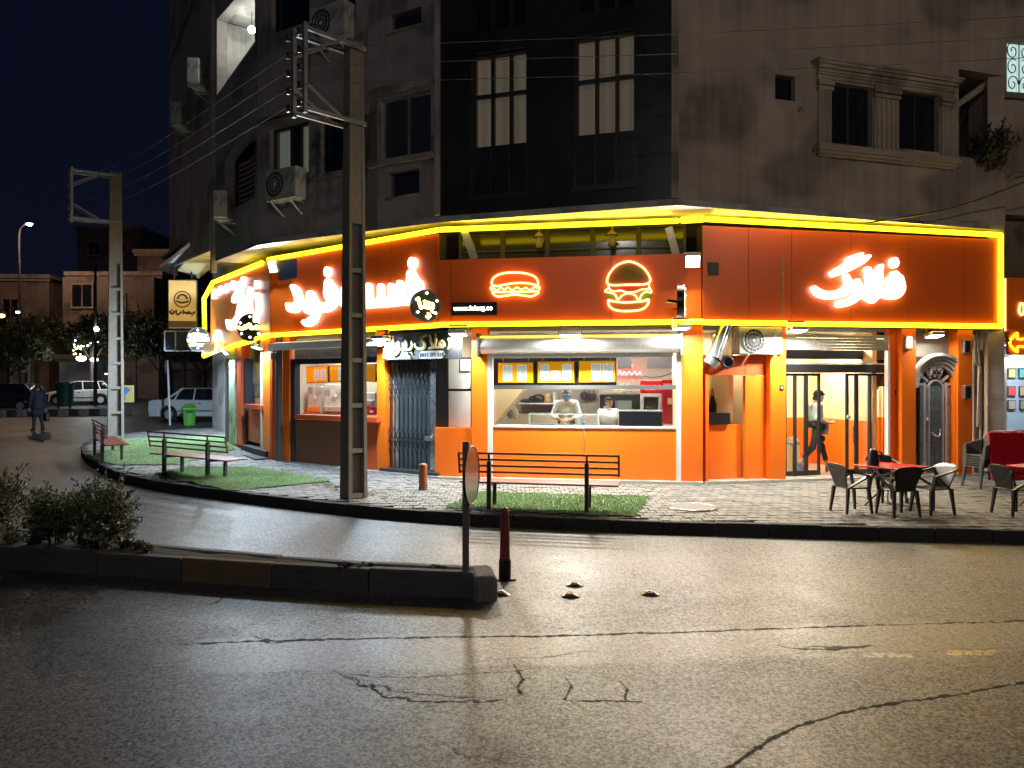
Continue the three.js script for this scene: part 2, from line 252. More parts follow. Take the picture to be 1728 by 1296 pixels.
{
  const g = new THREE.BufferGeometry(); g.setAttribute('position', new THREE.Float32BufferAttribute([NX0, 0, -NZ0, NX1, 0, -NZ0, NX1, 0, -NZ1, NX0, 0, -NZ1], 3));
  g.setAttribute('normal', new THREE.Float32BufferAttribute([0, 1, 0, 0, 1, 0, 0, 1, 0, 0, 1, 0], 3)); g.setAttribute('uv', new THREE.Float32BufferAttribute([0, 0, 1, 0, 1, 1, 0, 1], 2)); g.setIndex([0, 1, 2, 0, 2, 3]);
  structure('road', g, M.roadNear);
  const xs = [-200, -100, -50, -25, -14, -7, 0, 7, 14, 25, 50, 100], ds = [-40, -10, 3, 10]; for (let d = 11; d < 60; d += d < 30 ? 1 : 5) ds.push(d); ds.push(80, 120, 200, 400);
  const P = [], U = [], I = [];
  for (let j = 0; j + 1 < ds.length; j++) for (let i = 0; i + 1 < xs.length; i++) {
    if (ds[j] === 3 && xs[i] >= -7 && xs[i] < 7) continue;
    const o = P.length / 3; for (const [x, d] of [[xs[i], ds[j]], [xs[i + 1], ds[j]], [xs[i + 1], ds[j + 1]], [xs[i], ds[j + 1]]]) { P.push(x, H(d), -d); U.push(x + 600, d); } I.push(o, o + 1, o + 2, o, o + 2, o + 3);
  }
  const o = new THREE.BufferGeometry(); o.setAttribute('position', new THREE.Float32BufferAttribute(P, 3)); o.setAttribute('uv', new THREE.Float32BufferAttribute(U, 2)); o.setIndex(I); o.computeVertexNormals();
  structure('road', o, M.roadFar);
}

// ------------------------------------------------------------------ sidewalk: kerb stones and pavers
const kerbCurve = new THREE.CatmullRomCurve3([[17, 8.85], [12, 9.45], [6.74, 10.13], [2.6, 10.69], [1.56, 10.86], [-1.29, 11.6], [-2.75, 12.25], [-4.79, 13.4], [-7.41, 15.2], [-9.7, 17.8], [-11.2, 20], [-12.2, 21.9], [-12.75, 23.6], [-12.7, 25.2], [-11.9, 26.6], [-10.4, 27.6], [-7, 28.6]].map(([x, d]) => V(x, 0, -d)), false, 'centripetal');
const kerbPts = kerbCurve.getSpacedPoints(160);
const inset = kerbPts.map((p, i) => { const a = kerbPts[Math.max(0, i - 1)], b = kerbPts[Math.min(160, i + 1)], L = Math.hypot(b.x - a.x, b.z - a.z); return [p.x - (b.z - a.z) / L * 0.16, p.z + (b.x - a.x) / L * 0.16]; });
const backLine = [[-8.6, -26.5], [-9.0, -24.0], [-5.2, -18.1], [-1.2, -15.25], [3.5, -14.55], [10, -15.95], [17, -17.2]];
const walkPoly = [...inset, ...backLine];
{
  const walk = new THREE.Group(); walk.name = 'sidewalk'; walk.userData.kind = 'structure'; scene.add(walk);
  const g = new THREE.ShapeGeometry(poly(walkPoly.map(([x, z]) => [x, -z]))), p = g.attributes.position;
  for (let i = 0; i < p.count; i++) { const x = p.getX(i), d = p.getY(i); p.setXYZ(i, x, H(d) + KERB - 0.045, -d); } g.computeVertexNormals();
  part(walk, 'bedding', g, std(rgb(0.09, 0.085, 0.08), 0.95, { map: rep(concT, 1) }));
  // kerb stones, black with dirt, a little uneven
  const km = [0.04, 0.046, 0.034].map((k) => phys(rgb(k, k, k * 1.05), 0.75, { map: rep(concT, 1.4), bumpMap: rep(grainT, 3), bumpScale: 0.012 }));
  const N = 62, ks = kerbCurve.getSpacedPoints(N);
  for (let i = 0; i < N; i++) {
    const a = ks[i], b = ks[i + 1], L = a.distanceTo(b), m = part(walk, 'kerb_stone', rbox(-L / 2 + 0.004, L / 2 - 0.004, -0.12, KERB + rr(-0.008, 0.006), -0.075, 0.075, 0.018, 2), km[i % 3]);
    const dx = (a.x - b.x) / L, dz = (a.z - b.z) / L; m.position.set((a.x + b.x) / 2 - dz * -0.078, H(-(a.z + b.z) / 2), (a.z + b.z) / 2 + dx * -0.078); m.rotation.y = Math.atan2(-dz, dx) + rr(-0.006, 0.006); m.rotation.x = rr(-0.015, 0.015);
  }
  // pavers
  const PW = 0.155, PL = 0.205, spots = [];
  for (let r = 0; r < 90; r++) for (let c = -85; c < 112; c++) { const x = c * PW + (r % 2 ? PW / 2 : 0), z = -8.9 - r * PL; if (!inside(x, z, walkPoly)) continue; spots.push([x, z]); }
  const paver = (k) => { const w = PW / 2 - 0.005, l = PL / 2 - 0.005, b = 0.007, y0 = -0.06, ch = 0.006 + 0.002 * k; const P = [[-w, y0, l], [w, y0, l], [w, y0, -l], [-w, y0, -l], [-w, -ch, l], [w, -ch, l], [w, -ch, -l], [-w, -ch, -l], [-w + b, 0, l - b], [w - b, 0, l - b], [w - b, 0, -l + b], [-w + b, 0, -l + b]], I = []; for (let i = 0; i < 4; i++) { const j = (i + 1) % 4; I.push(i, j, 4 + j, i, 4 + j, 4 + i, 4 + i, 4 + j, 8 + j, 4 + i, 8 + j, 8 + i); } I.push(8, 9, 10, 8, 10, 11); const g = new THREE.BufferGeometry(); g.setAttribute('position', new THREE.Float32BufferAttribute(P.flat(), 3)); g.setAttribute('uv', new THREE.Float32BufferAttribute(P.flatMap((p) => [p[0] + k * 0.37, p[2] + k * 0.21]), 2)); g.setIndex(I); const n = g.toNonIndexed(); n.computeVertexNormals(); return n; };
  const pg = [0, 1, 2].map(paver), pm = [0.18, 0.155, 0.2, 0.135, 0.17].map((k, i) => std(rgb(k, k * (0.985 + 0.01 * (i % 3)), k * 0.95), 0.72, { map: rep(concT, 2.2), bumpMap: rep(grainT, 5), bumpScale: 0.004 }));
  const inView = (s) => { const px = CX + F * s[0] / -s[1]; return px > 620 && px < 1726 ? -s[1] : 100 - s[1]; };
  spots.sort((a, b) => inView(a) - inView(b));
  spots.slice(0, 300).forEach(([x, z], i) => { const m = part(walk, 'paver', pg[i % 3], pm[Math.floor(rnd() * 5)]); m.position.set(x + rr(-0.003, 0.003), H(-z) + KERB - 0.002 + rr(-0.006, 0.004), z); m.rotation.set(rr(-0.02, 0.02), rr(-0.02, 0.02), rr(-0.02, 0.02)); });
  const rest = spots.slice(300), im = new THREE.InstancedMesh(pg[0], std(rgb(1, 1, 1), 0.72, { map: rep(concT, 2.2), bumpMap: rep(grainT, 5), bumpScale: 0.004 }), rest.length), o = new THREE.Object3D();
  rest.forEach(([x, z], i) => { o.position.set(x, H(-z) + KERB - 0.002 + rr(-0.006, 0.004), z); o.rotation.set(rr(-0.02, 0.02), rr(-0.02, 0.02), rr(-0.02, 0.02)); o.updateMatrix(); im.setMatrixAt(i, o.matrix); const k = [0.18, 0.155, 0.2, 0.135, 0.17][Math.floor(rnd() * 5)] * rr(0.92, 1.08); im.setColorAt(i, rgb(k, k, k * 0.95)); });
  im.name = 'paver_field'; im.userData.kind = 'stuff'; im.castShadow = im.receiveShadow = true; walk.add(im);
}
// dark wet stain and litter of leaves by the kiosk, round manhole lid
{
  const c = gpt(1168, 856, KERB), m = thing('manhole_cover', 'round concrete manhole lid set in the grey pavers', 'manhole cover', [c.x, c.y + 0.004, c.z]);
  part(m, 'lid', new THREE.CylinderGeometry(0.34, 0.34, 0.02, 40), std(rgb(0.17, 0.165, 0.155), 0.8, { map: rep(concT, 3) }));
  part(m, 'rim', new THREE.TorusGeometry(0.37, 0.016, 8, 48).rotateX(Math.PI / 2), M.steel);
}

{ const l = [], q0 = gpt(560, 808, KERB); for (let k = 0; k < 240; k++) { const t = rnd(), q = gpt(lerp(478, 640, t) + rr(-14, 14), lerp(795, 838, Math.pow(t, 0.8)) + rr(-6, 6), KERB), f = new THREE.CircleGeometry(rr(0.015, 0.045), 5).rotateX(-Math.PI / 2 + rr(-0.3, 0.3)).rotateY(rnd() * 6).translate(q.x - q0.x, q.y - q0.y + rr(0.006, 0.014), q.z - q0.z); l.push(f); }
  const m = new THREE.Mesh(merge(l), std(rgb(0.07, 0.04, 0.025), 0.8, { side: THREE.DoubleSide })); m.name = 'leaf_litter'; m.position.set(q0.x, q0.y, q0.z); m.castShadow = m.receiveShadow = true; tag(m, 'dead brown leaves strewn over the pavers behind the pole', 'leaf litter', null, 'stuff'); scene.add(m); }
// ------------------------------------------------------------------ artificial turf
const rag = (x, z) => 0.16 * (fbm(x * 5 + 70, z * 5 + 70, 512, 3, 6) - 0.5);
function turf(pxs, mounds, label) {
  const pg = pxs.map(([a, b]) => { const q = gpt(a, b, KERB); return [q.x, q.z]; }), xs = pg.map((p) => p[0]), zs = pg.map((p) => p[1]), st = 0.06;
  const ht = (x, z) => { let y = H(-z) + KERB + 0.012 + 0.01 * vnoise(x * 3 + 50, z * 3 + 90, 512, 2); for (const [mx, mz, h, r] of mounds) y += h * Math.exp(-((x - mx) ** 2 + (z - mz) ** 2) / (r * r)); return y; };
  const x0 = Math.min(...xs), z0 = Math.min(...zs), nx = Math.ceil((Math.max(...xs) - x0) / st), nz = Math.ceil((Math.max(...zs) - z0) / st), P = [], U = [], I = [];
  for (let j = 0; j < nz; j++) for (let i = 0; i < nx; i++) { const x = x0 + i * st, z = z0 + j * st; if (!inside(x + st / 2 + rag(x, z), z + st / 2 + rag(z, x), pg)) continue; const o = P.length / 3; for (const [a, b] of [[0, 1], [1, 1], [1, 0], [0, 0]]) { const X = x + a * st, Z = z + b * st; P.push(X, ht(X, Z), Z); U.push(X, Z); } I.push(o, o + 1, o + 2, o, o + 2, o + 3); }
  const g = new THREE.BufferGeometry(); g.setAttribute('position', new THREE.Float32BufferAttribute(P, 3)); g.setAttribute('uv', new THREE.Float32BufferAttribute(U, 2)); g.setIndex(I); g.computeVertexNormals();
  const c = [(x0 + Math.max(...xs)) / 2, 0, (z0 + Math.max(...zs)) / 2]; c[1] = H(-c[2]) + KERB;
  const t = thing('turf_mat', label, 'artificial turf', c, 0, 'artificial turf mats under the benches');
  part(t, 'backing', g.translate(-c[0], -c[1], -c[2]), std(rgb(0.24, 0.35, 0.17), 0.9, { map: rep(concT, 1.5), bumpMap: rep(grainT, 6), bumpScale: 0.01 }));
  const n = Math.min(26000, Math.round(I.length / 6 * 9)), blade = new THREE.BufferGeometry(); blade.setAttribute('position', new THREE.Float32BufferAttribute([-0.004, 0, 0, 0.004, 0, 0, 0.003, 0.024, 0.008, 0.002, 0, -0.004, -0.002, 0, 0.005, -0.006, 0.022, -0.006], 3)); blade.computeVertexNormals();
  const im = new THREE.InstancedMesh(blade, std(rgb(1, 1, 1), 0.85, { side: THREE.DoubleSide }), n), o = new THREE.Object3D();
  for (let k = 0; k < n; k++) { let x, z; do { x = x0 + rnd() * nx * st; z = z0 + rnd() * nz * st; } while (!inside(x + rag(x, z), z + rag(z, x), pg)); o.position.set(x - c[0], ht(x, z) - c[1], z - c[2]); o.rotation.y = rnd() * 6.28; o.scale.setScalar(rr(0.7, 1.3)); o.updateMatrix(); im.setMatrixAt(k, o.matrix); const q = rr(0.75, 1.25) * (0.7 + 0.6 * fbm(x * 1.3 + 40, z * 1.3 + 80, 256, 2, 4)); im.setColorAt(k, rgb(0.26 * q, 0.38 * q, 0.19 * q)); }
  im.name = 'fibres'; im.userData.kind = 'stuff'; im.castShadow = im.receiveShadow = true; t.add(im);
}
turf([[752, 858], [800, 831], [1097, 839], [1070, 873], [900, 866]], [], 'straight green turf mat under the nearest bench');
turf([[262, 800], [318, 789], [430, 789], [560, 813], [392, 828], [300, 812]], [[-6.8, -15.2, 0.09, 0.24], [-5.7, -14.55, 0.1, 0.26]], 'green turf mat with humps under the middle bench');
turf([[152, 775], [214, 742], [385, 736], [398, 758], [300, 784], [200, 785]], [[-10.7, -20, 0.12, 0.35], [-9.75, -18.7, 0.12, 0.35]], 'wide green turf mat with humps under the farthest bench');

// ------------------------------------------------------------------ traffic island
{
  const isl = new THREE.Group(); isl.name = 'traffic_island'; isl.userData.kind = 'structure'; scene.add(isl);
  const front = [[-0.38, 7.52], [-1.7, 7.75], [-4.35, 8.4], [-5.8, 8.75], [-9, 9.4], [-13, 10.1]], back = [[-0.38, 7.84], [-1.75, 8.12], [-4.5, 9.05], [-6.2, 9.85], [-9.4, 11.3], [-13.3, 13]], KH = 0.25;
  const yel = std(rgb(0.2, 0.14, 0.08), 0.85, { map: rep(concT, 1.2), bumpMap: rep(grainT, 3), bumpScale: 0.01 }), blk = std(rgb(0.1, 0.1, 0.105), 0.8, { map: rep(concT, 1.2), bumpMap: rep(grainT, 3), bumpScale: 0.01 }), gry = std(rgb(0.24, 0.23, 0.22), 0.85, { map: rep(concT, 1.2), bumpMap: rep(grainT, 3), bumpScale: 0.012 });
  const row = (pts, mats, inw) => { const c = new THREE.CatmullRomCurve3(pts.map(([x, d]) => V(x, 0, -d))), n = Math.round(c.getLength() / 1.05), s = c.getSpacedPoints(n); for (let i = 0; i < n; i++) { const a = s[i], b = s[i + 1], L = a.distanceTo(b), m = part(isl, 'kerb_stone', rbox(-L / 2 + 0.004, L / 2 - 0.004, -0.1, KH + rr(-0.008, 0.008), -0.06, 0.06, 0.02), mats[i % mats.length]); const dx = (a.x - b.x) / L, dz = (a.z - b.z) / L; m.position.set((a.x + b.x) / 2 + dz * inw, 0, (a.z + b.z) / 2 - dx * inw); m.rotation.y = Math.atan2(-dz, dx); } };
  row(front, [blk, blk, yel, blk], 0.06); row(back, [gry, blk], -0.06);
  const noseM = part(isl, 'nose_stone', rbox(-0.12, 0.12, -0.1, KH - 0.01, -0.26, 0.26, 0.06, 3), gry); noseM.position.set(-0.29, 0, -7.68); noseM.rotation.y = 0.15;
  const P = [], U = [], I = [], n = 40, cf = new THREE.CatmullRomCurve3(front.map(([x, d]) => V(x, 0, -d))), cb = new THREE.CatmullRomCurve3(back.map(([x, d]) => V(x, 0, -d)));
  for (let i = 0; i <= n; i++) { const a = cf.getPointAt(i / n), b = cb.getPointAt(i / n); for (let k = 0; k <= 6; k++) { const t = 0.04 + 0.92 * k / 6, x = lerp(a.x, b.x, t), z = lerp(a.z, b.z, t); P.push(x, KH - 0.045 + 0.05 * fbm(x * 4 + 60, z * 4 + 60, 512, 3, 4) + 0.03 * Math.sin(Math.PI * t) * sstep(-2, -5, x), z); U.push(x, z); if (i < n && k < 6) { const o = i * 7 + k; I.push(o, o + 1, o + 7, o + 1, o + 8, o + 7); } } }
  const g = new THREE.BufferGeometry(); g.setAttribute('position', new THREE.Float32BufferAttribute(P, 3)); g.setAttribute('uv', new THREE.Float32BufferAttribute(U, 2)); g.setIndex(I); g.computeVertexNormals();
  part(isl, 'soil', g, M.soil).material.side = THREE.DoubleSide;
}

// ------------------------------------------------------------------ planes of the corner building
const S1 = plane([-1.43, -15.0], [3.51, -14.2]), S2 = plane([3.51, -14.2], [9.93, -15.6]), S0 = plane([-5.67, -18.0], [-1.43, -15.0]), SL = plane([-9.4, -23.8], [-5.67, -18.0]);
const Q = [[10.0, -15.62], [2.88, -13.41], [-1.42, -14.86], [-2.94, -15.7], [-4.32, -16.46], [-5.72, -17.3], [-7.54, -19.56]];
const UB = plane(Q[1], Q[0]), UA = plane(Q[2], Q[1]), C1 = plane(Q[3], Q[2]), C2 = plane(Q[4], Q[3]), C3 = plane(Q[5], Q[4]), C4 = plane(Q[6], Q[5]), DD = plane([-11.9, -26.7], [-7.9, -20.1]);
const SOF = 5.34, TOP = 13, BY = 0.3, GY = 3.2;
const slab = (pts, y0, y1) => extr(poly(pts.map(([x, z]) => [x, -z])), y1 - y0).rotateX(-Math.PI / 2).translate(0, y0, 0);
function bmesh(g, pl, name, geom, mat, parent, label) { const m = part(parent ?? g, name, geom, mat, label); if (!parent) { m.position.set(...pl.pt(0, 0, 0)); m.rotation.y = pl.ry; } return m; }
const bbox = (g, pl, name, u0, u1, y0, y1, z0, z1, mat, parent, label) => bmesh(g, pl, name, boxG(u0, u1, y0, y1, z0, z1), mat, parent, label);
function pxr(pl, x0, x1, y0, y1, z) { const xm = (x0 + x1) / 2; return [pl.u(x0, z), pl.u(x1, z), pl.y(y1, xm, z), pl.y(y0, xm, z)]; }
const bp = (g, pl, name, x0, x1, y0, y1, z0, z1, mat, parent, label) => bbox(g, pl, name, ...pxr(pl, x0, x1, y0, y1, z1), z0, z1, mat, parent, label);
const bwall = (g, pl, name, outline, holes, z0, z1, mat) => { const s = poly(outline); for (const h of holes) s.holes.push(new THREE.Path(h.map((p) => new THREE.Vector2(p[0], p[1])))); return bmesh(g, pl, name, extr(s, z1 - z0, z0), mat); };

const apt = thing('apartment_building', 'brown plastered apartment block on the corner above the orange shop fronts', 'building');
// a window: frame bars with panes as sub-parts; cols and rows are fractions of the opening
function win(g, pl, r, cols, rows, { z = -0.16, bar: w = 0.05, frame = M.darkFrame, pane = M.darkGlass, curtain, paneLabel } = {}) {
  const [u0, u1, y0, y1] = r, us = cols.map((c) => lerp(u0, u1, c)), ys = rows.map((c) => lerp(y0, y1, c)), bars = [];
  us.forEach((u, i) => bars.push(boxG(i ? u - w / 2 : u, i === us.length - 1 ? u : u + w / 2, y0, y1, z - 0.03, z + 0.04)));
  ys.forEach((y, i) => bars.push(boxG(u0, u1, i ? y - w / 2 : y, i === ys.length - 1 ? y : y + w / 2, z - 0.028, z + 0.042)));
  const f = bmesh(g, pl, 'window', merge(bars), frame);
  for (let i = 0; i + 1 < us.length; i++) for (let j = 0; j + 1 < ys.length; j++) part(f, 'pane', boxG(us[i] + 0.012, us[i + 1] - 0.012, ys[j] + 0.012, ys[j + 1] - 0.012, z - 0.006, z), pane);
  if (curtain) part(f, 'curtain', boxG(u0 - 0.08, u1 + 0.08, y0 - 0.05, y1 + 0.05, z - 0.2, z - 0.18), curtain);
  return f;
}
const curtainGlow = (r, g, b, k, rx = 1) => new THREE.MeshStandardMaterial({ color: rgb(0.35, 0.32, 0.28), roughness: 0.9, map: rep(foldT, rx, 1), emissive: rgb(r, g, b), emissiveIntensity: k, emissiveMap: rep(foldT, rx, 1) });
const litCurtain = curtainGlow(1, 0.74, 0.52, 0.032, 0.35), dimCurtain = curtainGlow(0.8, 0.9, 0.7, 0.045, 0.4), coolPane = curtainGlow(0.7, 1, 0.95, 0.32, 0.6);

// dark stone bay in the middle
{
  const w1 = pxr(UA, 796, 888, 86, 248, 0), w2 = pxr(UA, 970, 1071, 58, 228, 0);
  w1[2] = UA.y(250, 796); w1[3] = UA.y(92, 796); w2[2] = UA.y(230, 970); w2[3] = UA.y(62, 970);
  const up = (w) => [w[0], w[1], w[3] + 0.42, w[3] + 2.3], holes = [w1, w2, up(w1), up(w2)];
  bwall(apt, UA, 'stone_wall', rect(0, UA.L, SOF, TOP), holes.map((h) => rect(...h)), -0.32, 0, M.darkStone);
  for (const w of [w1, w2]) { const f = win(apt, UA, w, [0, 0.35, 0.69, 1], [0, 0.56, 1], { bar: 0.07, pane: M.glass, curtain: litCurtain }); part(f, 'rod', boxG(w[0] + 0.05, w[1] - 0.05, w[3] - 0.14, w[3] - 0.115, -0.4, -0.38), M.alu); }
  for (const w of [up(w1), up(w2)]) win(apt, UA, w, [0, 0.35, 0.69, 1], [0, 0.56, 1], { bar: 0.08 });
  for (const w of [w1, w2]) for (const k of [0, 0.35, 0.69, 1]) bbox(apt, UA, 'mullion', lerp(w[0], w[1], k) - 0.02, lerp(w[0], w[1], k) + 0.02, SOF + 0.35, w[2] - 0.02, 0, 0.02, M.darkFrame);
  for (const w of [w1, w2]) bbox(apt, UA, 'sill', w[0] - 0.05, w[1] + 0.05, SOF + 0.25, SOF + 0.35, 0, 0.03, M.darkFrame);
  bbox(apt, UA, 'downpipe', -0.04, 0.05, SOF, TOP, 0.02, 0.1, M.plasterGrey); bbox(apt, UA, 'corner_trim', UA.L - 0.09, UA.L + 0.03, SOF + 0.01, TOP, 0.003, 0.06, M.trim);
}
// plain plastered wall on the street side
{
  const sw = pxr(UB, 1308, 1342, 127, 169, 0), a = pxr(UB, 1403, 1472, 137, 245, 0), b = pxr(UB, 1517, 1585, 152, 256, 0), uV = UB.u(1618), uE = UB.L + 0.02, yl = UB.y(268, 1655), yh = UB.y(122, 1655);
  a[2] = UB.y(241, 1403); a[3] = UB.y(138, 1403); b[2] = UB.y(250, 1517); b[3] = UB.y(152, 1517);
  bwall(apt, UB, 'plaster_wall', [[0, SOF], [uE, SOF], [uE, yl], [uV, yl], [uV, yh], [uE, yh], [uE, TOP], [0, TOP]], [rect(...sw), rect(...a), rect(...b)], -0.32, 0, M.plaster);
  win(apt, UB, sw, [0, 1], [0, 1], { bar: 0.04 }); win(apt, UB, a, [0, 0.5, 1], [0, 1]); win(apt, UB, b, [0, 0.5, 1], [0, 1]);
  // moulded surround of the twin window
  const x0 = a[0] - 0.33, x1 = b[1] + 0.33, yb = a[2] - 0.02, yt = a[3] + 0.03;
  const mold = (name, y, list) => { const m = []; let yy = y; for (const [h, z, e] of list) { m.push(boxG(x0 - e, x1 + e, yy, yy + h, -0.01, z)); yy += h; } bmesh(apt, UB, name, merge(m), M.trim); };
  mold('cornice', yt + 0.12, [[0.05, 0.06, 0], [0.06, 0.12, 0.04], [0.05, 0.17, 0.08], [0.04, 0.2, 0.1]]); mold('architrave', yt, [[0.07, 0.03, 0], [0.04, 0.06, 0.02]]); mold('window_sill', yb - 0.26, [[0.04, 0.08, -0.02], [0.06, 0.12, 0.02], [0.07, 0.17, 0.06], [0.05, 0.13, 0.03]]);
  for (const [p, q] of [[a[0] - 0.31, a[0] - 0.02], [a[1] + 0.03, b[0] - 0.03], [b[1] + 0.02, b[1] + 0.31]]) { const l = [boxG(p, q, yb, yt, 0, 0.035), boxG(p - 0.02, q + 0.02, yt - 0.22, yt - 0.16, 0.001, 0.075), boxG(p - 0.03, q + 0.03, yt - 0.13, yt - 0.05, 0.001, 0.085)]; for (let k = 0; k < 5; k++) { const c = lerp(p, q, (k + 0.5) / 5), w = (q - p) * 0.055; l.push(cyl([c, yb + 0.02, 0.035], [c, yt - 0.24, 0.035], w, w, 8)); } bmesh(apt, UB, 'pilaster', merge(l), M.trim); }
  // recessed balcony corner with its brace
  bbox(apt, UB, 'recess_wall', uV, uE + 0.2, yl, yh, -1.35, -1.25, M.plasterGrey); bbox(apt, UB, 'recess_floor', uV, uE, yl - 0.12, yl - 0.004, -1.3, -0.32, M.plaster); bbox(apt, UB, 'recess_soffit', uV, uE, yh + 0.003, yh + 0.15, -1.3, -0.32, M.soffit); bbox(apt, UB, 'recess_cheek', uV - 0.1, uV, yl, yh, -1.3, -0.32, M.plaster);
  bmesh(apt, UB, 'brace', bar([uE - 0.1, yh, -0.2], [uV + 0.25, yh - 0.75, -0.9], 0.12, 0.1), M.trim);
  bmesh(apt, UB, 'vent_hook', merge([cyl([UB.u(1350), UB.y(183, 1350), 0], [UB.u(1350), UB.y(183, 1350), 0.08], 0.012), sph(UB.u(1350), UB.y(186, 1350), 0.08, 0.03)]), M.trim);
}
// stepped walls on the side street
{
  const t1 = pxr(C1, 642, 727, 160, 262, 0), r1 = pxr(C1, 657, 711, 18, 48, 0), r2 = pxr(C1, 655, 708, 287, 330, 0);
  bwall(apt, C1, 'plaster_wall', rect(0, C1.L, SOF, TOP), [t1, r1, r2].map((h) => rect(...h)), -0.3, 0, M.plasterGrey);
  win(apt, C1, t1, [0, 0.5, 1], [0, 1], { frame: M.plasterGrey, pane: phys(rgb(0.05, 0.055, 0.07), 0.2) });
  for (const r of [r1, r2]) { bbox(apt, C1, 'niche', r[0], r[1], r[2], r[3], -0.28, -0.2, M.navy); bbox(apt, C1, 'sill', r[0] - 0.05, r[1] + 0.02, r[2] - 0.05, r[2] - 0.005, 0, 0.06, M.trim); }
  for (const [y, h] of [[t1[3] + 0.06, 0.1], [t1[3] + 0.17, 0.05], [t1[2] - 0.16, 0.1]]) bbox(apt, C1, 'moulding', t1[0] - 0.25, C1.L - 0.05, y, y + h, 0, 0.09 + h * 0.4, M.trim);
  bbox(apt, C1, 'pilaster', t1[0] - 0.22, t1[0] - 0.04, t1[2] - 0.05, t1[3] + 0.05, 0, 0.05, M.trim);
  const t2 = pxr(C2, 541, 589, 196, 290, 0), t2b = pxr(C2, 566, 600, -80, 40, 0);
  bwall(apt, C2, 'plaster_wall', rect(0, C2.L, SOF, TOP), [rect(...t2), rect(...t2b)], -0.3, 0, M.plasterGrey); win(apt, C2, t2, [0, 1], [0, 1]); win(apt, C2, t2b, [0, 1], [0, 1]);
  bbox(apt, C2, 'moulding', t2[0] - 0.1, t2[1] + 0.1, t2[2] - 0.12, t2[2] - 0.02, 0, 0.1, M.trim);
  const t3 = pxr(C3, 455, 521, 210, 296, 0), t3b = pxr(C3, 458, 526, -60, 46, 0);
  bwall(apt, C3, 'plaster_wall', rect(0, C3.L, SOF, TOP), [rect(...t3), rect(...t3b)], -0.3, 0, M.plasterGrey);
  win(apt, C3, t3, [0, 0.56, 1], [0, 1], { bar: 0.08, pane: M.glass, curtain: dimCurtain }); win(apt, C3, t3b, [0, 0.56, 1], [0, 1], { bar: 0.07 });
  for (const y of [t3[3] + 0.08, t3[3] + 0.2]) bbox(apt, C3, 'moulding', 0.02, C3.L - 0.02, y, y + 0.06, 0, 0.09, M.trim);
  // balcony with a bare bulb, and an arched loggia with a striped blind
  const al = [C4.u(366), C4.u(430), C4.y(132, 398), C4.y(12, 385)], ar = [C4.u(379), C4.u(431), C4.y(346, 405), C4.y(252, 405)], archPts = [[ar[0], ar[2]], [ar[1], ar[2]], [ar[1], ar[3] + 0.22]];
  for (let k = 0; k <= 8; k++) { const a = Math.PI * 0.5 * k / 8; archPts.push([ar[1] - (ar[1] - ar[0]) * Math.sin(a), ar[3] - 0.1 + 0.32 * Math.cos(a)]); }
  bwall(apt, C4, 'plaster_wall', rect(-0.02, C4.L, SOF, TOP), [[[al[0], al[2]], [al[1], al[2] + 0.45], [al[1], al[3]], [al[0], al[3]]], archPts], -0.25, 0, M.plasterGrey);
  bbox(apt, C4, 'loggia_back', al[0] - 0.2, al[1] + 0.2, al[2] - 0.2, al[3] + 0.1, -1.6, -1.5, M.soffit); bbox(apt, C4, 'loggia_cheek', al[0] - 0.12, al[0] - 0.01, al[2] - 0.2, al[3], -1.5, -0.26, M.soffit); bbox(apt, C4, 'loggia_cheek', al[1] + 0.01, al[1] + 0.12, al[2] - 0.2, al[3], -1.5, -0.26, M.soffit); bbox(apt, C4, 'loggia_floor', al[0], al[1], al[2] - 0.25, al[2] - 0.13, -1.5, -0.26, M.concrete); bbox(apt, C4, 'loggia_ceiling', al[0], al[1], al[3] + 0.02, al[3] + 0.15, -1.5, -0.26, M.soffit);
  bbox(apt, C4, 'loggia_back', ar[0] - 0.6, ar[1] + 1.2, ar[2] - 0.1, ar[3] + 0.5, -0.62, -0.55, M.dark); bbox(apt, C4, 'loggia_cheek', ar[0] - 0.14, ar[0] - 0.05, ar[2] - 0.1, ar[3] + 0.5, -0.55, -0.251, M.dark);
  const st = []; const nst = 10; const blind = bmesh(apt, C4, 'blind', boxG(ar[0] + 0.02, ar[1] - 0.02, ar[2] + 0.02, ar[3] + 0.02, -0.42, -0.4), std(rgb(0.1, 0.05, 0.055), 0.9));
  for (let k = 0; k < nst; k++) { const y = lerp(ar[2] + 0.06, ar[3] - 0.1, k / (nst - 1)), w = ar[1] - ar[0] - 0.06; const pts = []; for (let i = 0; i <= 6; i++) pts.push(V(ar[0] + 0.03 + w * i / 6, y - 0.06 * Math.sin(Math.PI * i / 6) + 0.07 * i / 6, -0.37)); part(blind, 'stripe', new THREE.TubeGeometry(new THREE.CatmullRomCurve3(pts), 12, 0.035, 5).scale(1, 1, 1), std(rgb(0.4, 0.33, 0.31), 0.9)); }
  bbox(apt, C4, 'downpipe', -0.16, -0.05, SOF - 0.4, TOP, -0.05, 0.08, M.plasterGrey);
  // farther wing
  bwall(apt, DD, 'plaster_wall', [[0, 6.2], [DD.L, 5.6], [DD.L, 16], [0, 16]], [], -0.3, 0, M.plaster);
  bbox(apt, DD, 'wing_base', 0.1, DD.L, 0.5, 6.2, -1.6, -1.4, M.plasterGrey);
  bmesh(apt, DD, 'wing_soffit', bar([0, 6.15, -0.7], [DD.L, 5.6, -0.7], 0.06, 1.4, [0, 0, 1]), M.soffit);
}
part(apt, 'soffit', slab([...Q, [-6.3, -20.2], [-4.6, -19.2], [-0.6, -17.2], [3.8, -16.4], [10.2, -17.6]], SOF - 0.12, SOF - 0.004), M.soffit);
